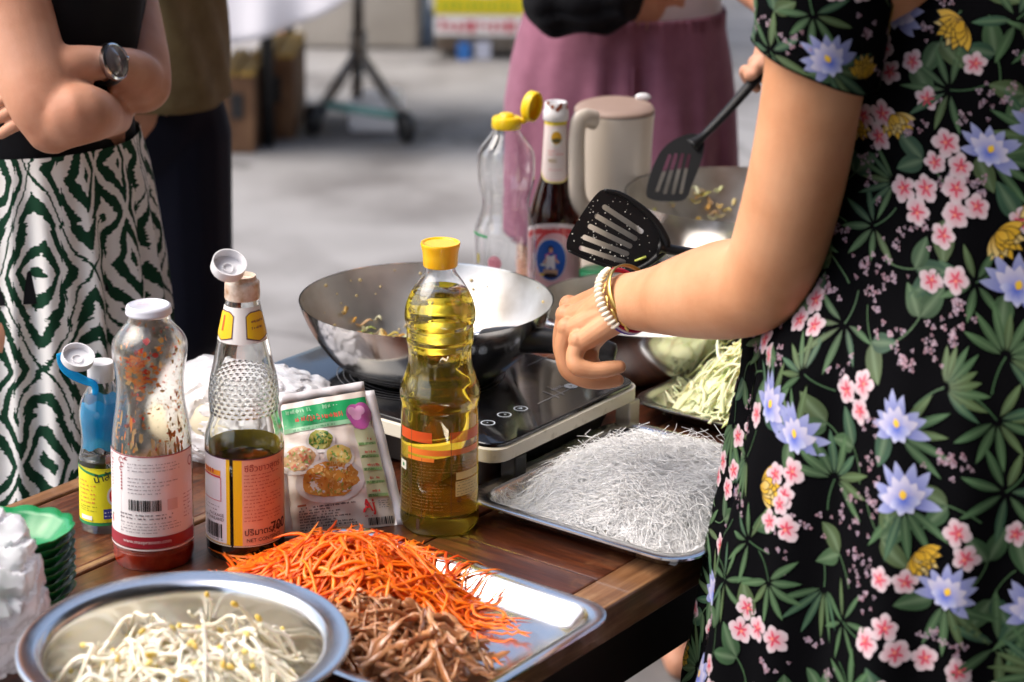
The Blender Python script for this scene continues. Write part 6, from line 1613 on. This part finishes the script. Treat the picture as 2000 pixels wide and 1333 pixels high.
def hair2(cenf, parent):
    parts = []
    for k in range(34):
        a_ = math.pi * (.25 + 1.5 * k / 33); dl, df = math.sin(a_ - math.pi) * .085, math.cos(a_ - math.pi) * -.085
        parts.append(tube(catmull([cenf(0, 0, 1.735), cenf(dl * .8, .02 + df * .8, 1.705), cenf(dl * 1.05, .02 + df * 1.05, 1.62), cenf(dl * 1.1, .01 + df * 1.12, 1.50), cenf(dl * 1.0, .0 + df * 1.0, 1.40)], 4), [.012] * 17, 6))
    V, Fc, _ = merge(*parts); return obj('hair', V, Fc, m_hair, parent)
hair2(lambda l_, f_, z: np.array(lp(l_, f_, z)), wom)
m_blk = mat('black_jersey', (.007, .007, .009), .8, spec=.2)
rows = [(.885, .165), (.95, .150), (1.02, .138), (1.1, .132), (1.2, .136), (1.3, .140), (1.38, .11), (1.42, .07)]
V = []; NT = 72
rr_ = catmull(rows, 5)
for z, r in rr_:
    for i in range(NT):
        a_ = 2 * math.pi * i / NT; q = LC + lf * (r * .98 * math.cos(a_)) + fw * (r * .86 * math.sin(a_)) + fw * .02 * (1.1 < z < 1.35)
        V.append((q[0] + .003 * math.sin(9 * a_ + 22 * z), q[1], z))
Fc = [(j * NT + i, j * NT + (i + 1) % NT, (j + 1) * NT + (i + 1) % NT, (j + 1) * NT + i) for j in range(len(rr_) - 1) for i in range(NT)]
obj('black_top', V, Fc, m_blk, wom)
# gathered skirt with a diamond pattern
zw = zat(230, 262, LC[1])
V, UVs = [], []; NT, NZ2 = 220, 70
for j in range(NZ2 + 1):
    t = j / NZ2; z = zw - (zw - .20) * t; r = np.interp(t, [0, .06, .2, .45, 1], [.137, .149, .164, .176, .215])
    for i in range(NT + 1):
        a_ = 2 * math.pi * i / NT; g_ = min(1, t * 4) * .9 + .1
        rr2 = r + g_ * (.007 * math.sin(19 * a_ + .8 * math.sin(3 * t)) + .0045 * math.sin(31 * a_ + 1 + t) + .006 * math.sin(8 * a_ + 2))
        q = LC + lf * rr2 * math.cos(a_) + fw * rr2 * .92 * math.sin(a_); V.append((q[0], q[1], z)); UVs.append((a_ * .21 + .006 * math.sin(19 * a_), z))
Fc = [(j * (NT + 1) + i, (j + 1) * (NT + 1) + i, (j + 1) * (NT + 1) + i + 1, j * (NT + 1) + i + 1) for j in range(NZ2) for i in range(NT)]
m_ikat = mat('ikat_cotton', (.6, .6, .55), .8, spec=.2)
sk = obj('patterned_skirt', V, Fc, m_ikat, wom); ul = sk.data.uv_layers.new(name='UVMap')
for lo in sk.data.loops: ul.data[lo.index].uv = UVs[lo.vertex_index]
n, l, b = nodes(m_ikat)
def mth(op, a, b_=None, c_=None):
    x = n.new('ShaderNodeMath'); x.operation = op
    for k, q in enumerate((a, b_, c_)):
        if q is None: continue
        if isinstance(q, (int, float)): x.inputs[k].default_value = q
        else: l.new(q, x.inputs[k])
    return x.outputs[0]
uvm = n.new('ShaderNodeUVMap'); sep = n.new('ShaderNodeSeparateXYZ'); l.new(uvm.outputs[0], sep.inputs[0])
nz1 = n.new('ShaderNodeTexNoise'); nz1.inputs['Scale'].default_value = 1.; nz1.inputs['Detail'].default_value = 2
mp = n.new('ShaderNodeMapping'); mp.inputs['Scale'].default_value = (12, 300, 1); l.new(uvm.outputs[0], mp.inputs[0]); l.new(mp.outputs[0], nz1.inputs['Vector'])
nz2 = n.new('ShaderNodeTexNoise'); nz2.inputs['Scale'].default_value = 16.; nz2.inputs['Detail'].default_value = 1; l.new(uvm.outputs[0], nz2.inputs['Vector'])
jag = mth('MULTIPLY', mth('SUBTRACT', nz1.outputs['Fac'], .5), .13)
wv = mth('MULTIPLY', mth('SUBTRACT', nz2.outputs['Fac'], .5), .55)
xx = mth('ADD', mth('DIVIDE', sep.outputs[0], .080), wv); yy = mth('ADD', mth('DIVIDE', sep.outputs[1], .108), mth('ADD', jag, mth('MULTIPLY', wv, .6)))
ax_ = mth('PINGPONG', xx, .5); ay_ = mth('PINGPONG', yy, .5)
dd = mth('ADD', ax_, ay_)
st1 = mth('PINGPONG', mth('MULTIPLY', dd, 3.0), .5)
# open chevrons and breaks inside the diamonds
dd2 = mth('ABSOLUTE', mth('SUBTRACT', ax_, ay_))
st2 = mth('PINGPONG', mth('ADD', mth('MULTIPLY', dd2, 3.1), .18), .5)
sel = mth('GREATER_THAN', mth('SINE', mth('ADD', mth('MULTIPLY', mth('FLOOR', xx), 2.7), mth('MULTIPLY', mth('FLOOR', yy), 4.1))), .25)
stt = mth('ADD', mth('MULTIPLY', st1, mth('SUBTRACT', 1., sel)), mth('MULTIPLY', st2, sel))
mk = mth('GREATER_THAN', stt, .265)
mxc = n.new('ShaderNodeMix'); mxc.data_type = 'RGBA'; mxc.inputs[6].default_value = (.008, .045, .022, 1); mxc.inputs[7].default_value = (.80, .78, .76, 1)
l.new(mk, mxc.inputs[0]); l.new(mxc.outputs[2], b.inputs['Base Color'])
# watch
wc_ = np.array(atd(212, 127, 2.463)); wdir = np.array(atd(250, 146, 2.51)) - np.array(atd(170, 126, 2.438)); wdir /= np.linalg.norm(wdir)
wt = thing('wrist_watch', tuple(wc_), 'round grey watch with black strap on the woman’s wrist', 'watch')
m_strap = mat('black_strap', (.008, .008, .009), .45); m_case = mat('watch_case', (.55, .57, .58), .2, metal=1.); m_face = mat('watch_face', (.10, .085, .085), .08, coat=.6)
sax2 = wdir + np.array((.25, 0, -.10)); sax2 /= np.linalg.norm(sax2)
V, Fc = ring(wc_, sax2, .0225, .0020, 48, 8, 4.2); obj('strap', V, Fc, m_strap, wt)
fn_ = np.array((.94, -.22, .26)); fn_ -= sax2 * fn_.dot(sax2) * .75; fn_ /= np.linalg.norm(fn_)
fc = np.array(atd(225, 121, 2.438))
def disc(cen, nrm_, prof, seg=48, el=1.0):
    nrm_ = np.array(nrm_); e1 = np.cross(nrm_, (0, 0, 1.)); e1 /= np.linalg.norm(e1); e2 = np.cross(nrm_, e1); V, Fc = lathe(prof, (0, 0), seg)
    return [np.array(cen) + v[0] * e1 + v[1] * e2 + v[2] * nrm_ for v in V], Fc
obj('case', *disc(fc, fn_, [(.0001, -.007), (.019, -.007), (.0215, -.004), (.0215, .001), (.0195, .0025), (.0185, .0018), (.0001, .0016)]), m_case, wt, auto=40)
obj('dial', *disc(fc, fn_, [(.0001, .0018), (.0183, .0018), (.0183, .0022), (.0001, .0023)]), m_face, wt)
obj('crown', *tube([fc + np.cross(fn_, (0, 0, 1.)) * -.0205, fc + np.cross(fn_, (0, 0, 1.)) * -.026], .0028, 10), m_case, wt)

# ---------------- man in olive shirt and navy shorts
MD = 3.22; MC = np.array(atd(222, 180, MD))[:2]
def ep(z, rx, ry, dx=0., dy=0.): return [(MC[0] + dx + rx * math.cos(2 * math.pi * i / 64), MC[1] + dy + ry * math.sin(2 * math.pi * i / 64) , z) for i in range(64)]
parts = [limb([(MC[0], MC[1], .95, .15), (MC[0], MC[1], 1.15, .14), (MC[0], MC[1], 1.36, .12)]), limb([(MC[0], MC[1], 1.4, .06), (MC[0], MC[1] - .02, 1.53, .058)]), limb([(MC[0], MC[1] - .03, 1.60, .08), (MC[0], MC[1] - .03, 1.68, .088), (MC[0], MC[1] - .02, 1.73, .082)]), limb([(MC[0], MC[1] - .09, 1.58, .04), (MC[0], MC[1] - .10, 1.60, .042)]), limb([(MC[0], MC[1] - .13, 1.64, .012), (MC[0], MC[1] - .12, 1.67, .01)])]
for s in (-1, 1):
    parts += [limb([(MC[0], MC[1], 1.42, .07), (MC[0] + s * .15, MC[1], 1.39, .055)]), limb([(MC[0] + s * .15, MC[1], 1.38, .05), (MC[0] + s * .12, MC[1] + .13, 1.18, .042), (MC[0] + s * .03, MC[1] + .21, 1.12, .034), (MC[0] - s * .06, MC[1] + .21, 1.12, .03)]),
              limb([(MC[0] + s * .085, MC[1], .9, .075), (MC[0] + s * .09, MC[1], .55, .060), (MC[0] + s * .09, MC[1], .36, .054), (MC[0] + s * .10, MC[1], .1, .042)]), limb([(MC[0] + s * .10, MC[1], .045, .04), (MC[0] + s * .11, MC[1] - .17, .03, .03)])]
man = link('person', blob(parts, .006, 3, 'person', [m_skin2])); tag(man, 'man in olive shirt and navy shorts standing behind the woman', 'person')
m_olive = mat('olive_cotton', (.19, .145, .07), .85, spec=.2); add_noise(m_olive, 30, (.16, .12, .055), (.22, .17, .085), .3, .7)
zh = zat(330, 184, MC[1]); rx_ = (450 - 222) / F * MD
V = []; NT = 96; zz = np.linspace(zh, 1.43, 40)
for j, z in enumerate(zz):
    t = (z - zh) / (1.43 - zh); rx = rx_ * np.interp(t, [0, .08, .3, .6, .85, .95, 1], [1.0, .985, .93, .95, .99, .8, .4]); ry = .170 * np.interp(t, [0, .3, .85, 1], [1, .9, 1, .5])
    for i in range(NT):
        a_ = 2 * math.pi * i / NT; w = .005 * math.sin(7 * a_ + 6 * t) + .004 * math.sin(23 * z + 5 * math.sin(2 * a_)) * max(0, 1 - t * 1.5) + .003 * math.sin(13 * a_ + 40 * z)
        V.append((MC[0] + (rx + w) * math.cos(a_), MC[1] + (ry + w) * math.sin(a_), z + .006 * math.sin(3 * a_) * (1 - t)))
Fc = [(j * NT + i, j * NT + (i + 1) % NT, (j + 1) * NT + (i + 1) % NT, (j + 1) * NT + i) for j in range(39) for i in range(NT)]
so = obj('olive_shirt', V, Fc, m_olive, man); sm = so.modifiers.new('t', 'SOLIDIFY'); sm.thickness = .002
m_navy = mat('navy_denim', (.006, .007, .016), .8, spec=.2)
zk = zat(400, 700, MC[1]); hip = blob([limb([(MC[0] - .02, MC[1], zh - .06, .14), (MC[0] + .02, MC[1], zh - .02, .14)])] + [limb([(MC[0] + s * .070, MC[1], zh - .06, .102), (MC[0] + s * .075, MC[1], (zh + zk) / 2, .096), (MC[0] + s * .078, MC[1], zk + .07, .092)]) for s in (-1, 1)], .007, 6, 'navy_shorts', [m_navy])
link('navy_shorts', hip, man)

# ---------------- woman in mauve shorts
SD = 3.47; SCn = np.array(atd(1220, 40, SD))[:2]
zwst = zat(1220, 14, SCn[1]); zhem = zat(1220, 450, SCn[1])
kx = SD / F
sfx = lambda px: (px - 1220) * kx
parts = [limb([(SCn[0], SCn[1], zwst - .02, .135), (SCn[0], SCn[1], 1.2, .125), (SCn[0], SCn[1], 1.34, .10)]), limb([(SCn[0], SCn[1], 1.36, .055), (SCn[0], SCn[1] - .02, 1.48, .05)]), limb([(SCn[0], SCn[1] - .03, 1.54, .074), (SCn[0], SCn[1] - .03, 1.62, .084), (SCn[0], SCn[1] - .02, 1.67, .076)]), limb([(SCn[0], SCn[1] - .085, 1.53, .036), (SCn[0], SCn[1] - .09, 1.55, .038)]), limb([(SCn[0], SCn[1] - .12, 1.58, .010), (SCn[0], SCn[1] - .115, 1.61, .009)])]
tip = np.array(bas2(1478, 150, 0))
# her left arm comes down to the turner handle, hidden behind the cook's arm
ela = np.array(atd(1466, -40, SD - .12)); wra = tip + np.array((.055, .03, .075))
parts += [limb([(SCn[0], SCn[1], 1.36, .06), (SCn[0] + .17, SCn[1], 1.35, .05)]), limb([(SCn[0] + .17, SCn[1], 1.35, .046), (*((np.array((SCn[0] + .17, SCn[1], 1.35)) + ela) / 2 + (.02, 0, 0)), .043), (*ela, .039)]), limb([(*ela, .038), (*(ela * .5 + wra * .5), .034), (*wra, .025)]),
          limb([(SCn[0], SCn[1], 1.36, .06), (SCn[0] - .17, SCn[1], 1.35, .05)]), limb([(SCn[0] - .17, SCn[1], 1.35, .046), (SCn[0] - .23, SCn[1] + .03, 1.16, .042), (SCn[0] - .16, SCn[1] + .17, 1.08, .032), (SCn[0] - .06, SCn[1] + .19, 1.08, .026)])]
for s in (-1, 1):
    parts += [limb([(SCn[0] + s * .075, SCn[1], .9, .085), (SCn[0] + s * .085, SCn[1], .62, .078), (SCn[0] + s * .09, SCn[1], .46, .058), (SCn[0] + s * .09, SCn[1], .33, .054), (SCn[0] + s * .09, SCn[1], .10, .036)]), limb([(SCn[0] + s * .09, SCn[1], .04, .034), (SCn[0] + s * .10, SCn[1] - .16, .025, .024)])]
b1 = blob(parts, .0055, 3, 'person', [m_skin2])
hax2 = np.array(bas2(1520, 110, 0)) - tip; hax2 /= np.linalg.norm(hax2)
rh = [limb([(*wra, .024), (*(wra * .45 + tip * .55 + np.array((.012, 0, .014))), .026), (*(tip + hax2 * .02 + np.array((0, 0, .018))), .018)])]
b_ = np.cross(hax2, (0, -.4, .9)); b_ /= np.linalg.norm(b_); a2 = np.cross(b_, hax2)
for k in range(4):
    q0 = tip + hax2 * (.048 - .018 * k)
    rh.append(limb([(*(q0 + .017 * a2 * math.cos(g_) + .017 * b_ * math.sin(g_) * (1 if True else -1)), .0085 - .0005 * k) for g_ in (.3, -.6, -1.5, -2.4, -3.2)], 3, 12))
rh.append(limb([(*(tip + hax2 * .04 + a2 * .018), .0105), (*(tip + hax2 * .012 + a2 * .015), .0095), (*(tip - hax2 * .010 + a2 * .013), .0085)], 4, 12))
b2 = blob(rh, .0022, 4, 'hand', [m_skin2])
bm_ = bmesh.new(); bm_.from_mesh(b1); bm_.from_mesh(b2); me = bpy.data.meshes.new('person'); bm_.to_mesh(me); bm_.free(); me.materials.append(m_skin2); me.polygons.foreach_set('use_smooth', np.ones(len(me.polygons), dtype=bool))
wo2 = link('person', me); tag(wo2, 'woman in mauve shorts with a black waist bag behind the table', 'person')
m_mauve = mat('mauve_linen', (.29, .115, .175), .85, spec=.2, sheen=.1); add_noise(m_mauve, 45, (.26, .10, .155), (.32, .13, .195), .3, .7)
V = []; NT = 140; NJ = 60
lx = lambda y: np.interp(y, [14, 60, 120, 200, 300, 380], [1030, 1012, 998, 986, 986, 984]); rx2 = lambda y: np.interp(y, [14, 60, 120, 200, 300, 380], [1412, 1420, 1432, 1443, 1450, 1455])
for j in range(NJ + 1):
    y = 14 + (450 - 14) * j / NJ; z = zat(1220, y, SCn[1]); t = j / NJ; xa, xb = sfx(lx(y)), sfx(rx2(y)); cxm, hx = (xa + xb) / 2, (xb - xa) / 2
    for i in range(NT):
        a_ = 2 * math.pi * i / NT; sy = math.sin(a_); w = 0.
        if sy < .3:                                     # pleats and a front fold
            q = math.cos(a_); w = t * (.016 * math.sin(11 * q * 1.9 + 1) + .009 * math.sin(27 * q + 3 * t)) + .024 * math.exp(-((q - .35 - .25 * t) / .13) ** 2) * min(1, t * 2.5) + .012 * math.exp(-((q - .75 + .1 * t) / .10) ** 2) * min(1, t * 2) - .014 * math.exp(-((q - .12) / .09) ** 2) * t
        pin = .006 * math.sin(60 * a_) * max(0, 1 - t * 12)
        V.append((SCn[0] + cxm + (hx + pin) * math.cos(a_), SCn[1] + (.135 + w + pin + .02 * t) * sy, z))
Fc = [(j * NT + i, (j + 1) * NT + i, (j + 1) * NT + (i + 1) % NT, j * NT + (i + 1) % NT) for j in range(NJ) for i in range(NT)]
so = obj('mauve_shorts', V, Fc, m_mauve, wo2); sm = so.modifiers.new('t', 'SOLIDIFY'); sm.thickness = .002
obj('front_seam', *tube([(SCn[0] + sfx(1228) , SCn[1] - .150 - .0, zat(1228, 95, SCn[1])), (SCn[0] + sfx(1230), SCn[1] - .146, zat(1230, 180, SCn[1])), (SCn[0] + sfx(1226), SCn[1] - .145, zat(1228, 260, SCn[1]))], .0014, 6), m_mauve, so)
V = []; rows = np.linspace(zwst - .015, 1.38, 20)
for z in rows:
    t = (z - rows[0]) / (rows[-1] - rows[0]); r = np.interp(t, [0, .3, .7, .95, 1], [1., .92, 1.0, .8, .5])
    for i in range(64): a_ = 2 * math.pi * i / 64; V.append((SCn[0] + .155 * r * math.cos(a_), SCn[1] + .13 * r * math.sin(a_) + .003 * math.sin(8 * a_ + 20 * z), z))
obj('white_shirt', V, [(j * 64 + i, j * 64 + (i + 1) % 64, (j + 1) * 64 + (i + 1) % 64, (j + 1) * 64 + i) for j in range(19) for i in range(64)], mat('white_jersey', (.62, .56, .60), .85), wo2)
def hr(l_, f_, z): return np.array((SCn[0] + l_, SCn[1] - f_, z))
hair2(lambda l_, f_, z: hr(l_, f_, z - .01), wo2)
hair2(lambda l_, f_, z: np.array((MC[0] + l_, MC[1] - f_, z + .055 if z > 1.6 else 1.66)), man)
# waist bag
bz = zat(1130, 14, SCn[1] - .2); bcx = SCn[0] + sfx(1132)
wbg = thing('waist_bag', (bcx, SCn[1] - .2, bz), 'black waist bag hanging at the front of the mauve shorts', 'bag')
m_nylon = mat('black_nylon_bag', (.006, .006, .008), .8, spec=.2)
V, Fc = sphere((0, 0, 0), 1, 40, 28)
V = [np.array((bcx + .092 * math.copysign(abs(v[0]) ** .8, v[0]), SCn[1] - .185 + .045 * v[1], bz + .02 + .066 * math.copysign(abs(v[2]) ** .75, v[2]) + .008 * v[0] + .004 * math.sin(9 * v[0] + 5 * v[2]))) + np.array((0, .006 * math.sin(11 * v[0] + 3 * v[2]) + .004 * math.sin(17 * v[2]), 0)) for v in V]
obj('pouch', V, Fc, m_nylon, wbg)
obj('zip', *tube([(bcx - .07, SCn[1] - .225, bz + .045), (bcx, SCn[1] - .232, bz + .05), (bcx + .07, SCn[1] - .225, bz + .052)], .0022, 6), m_strap, wbg)
obj('strap', *ring((SCn[0], SCn[1], bz + .045), (0, .12, 1), lambda a: .172, .0028, 64, 8, 5.), m_nylon, wbg)
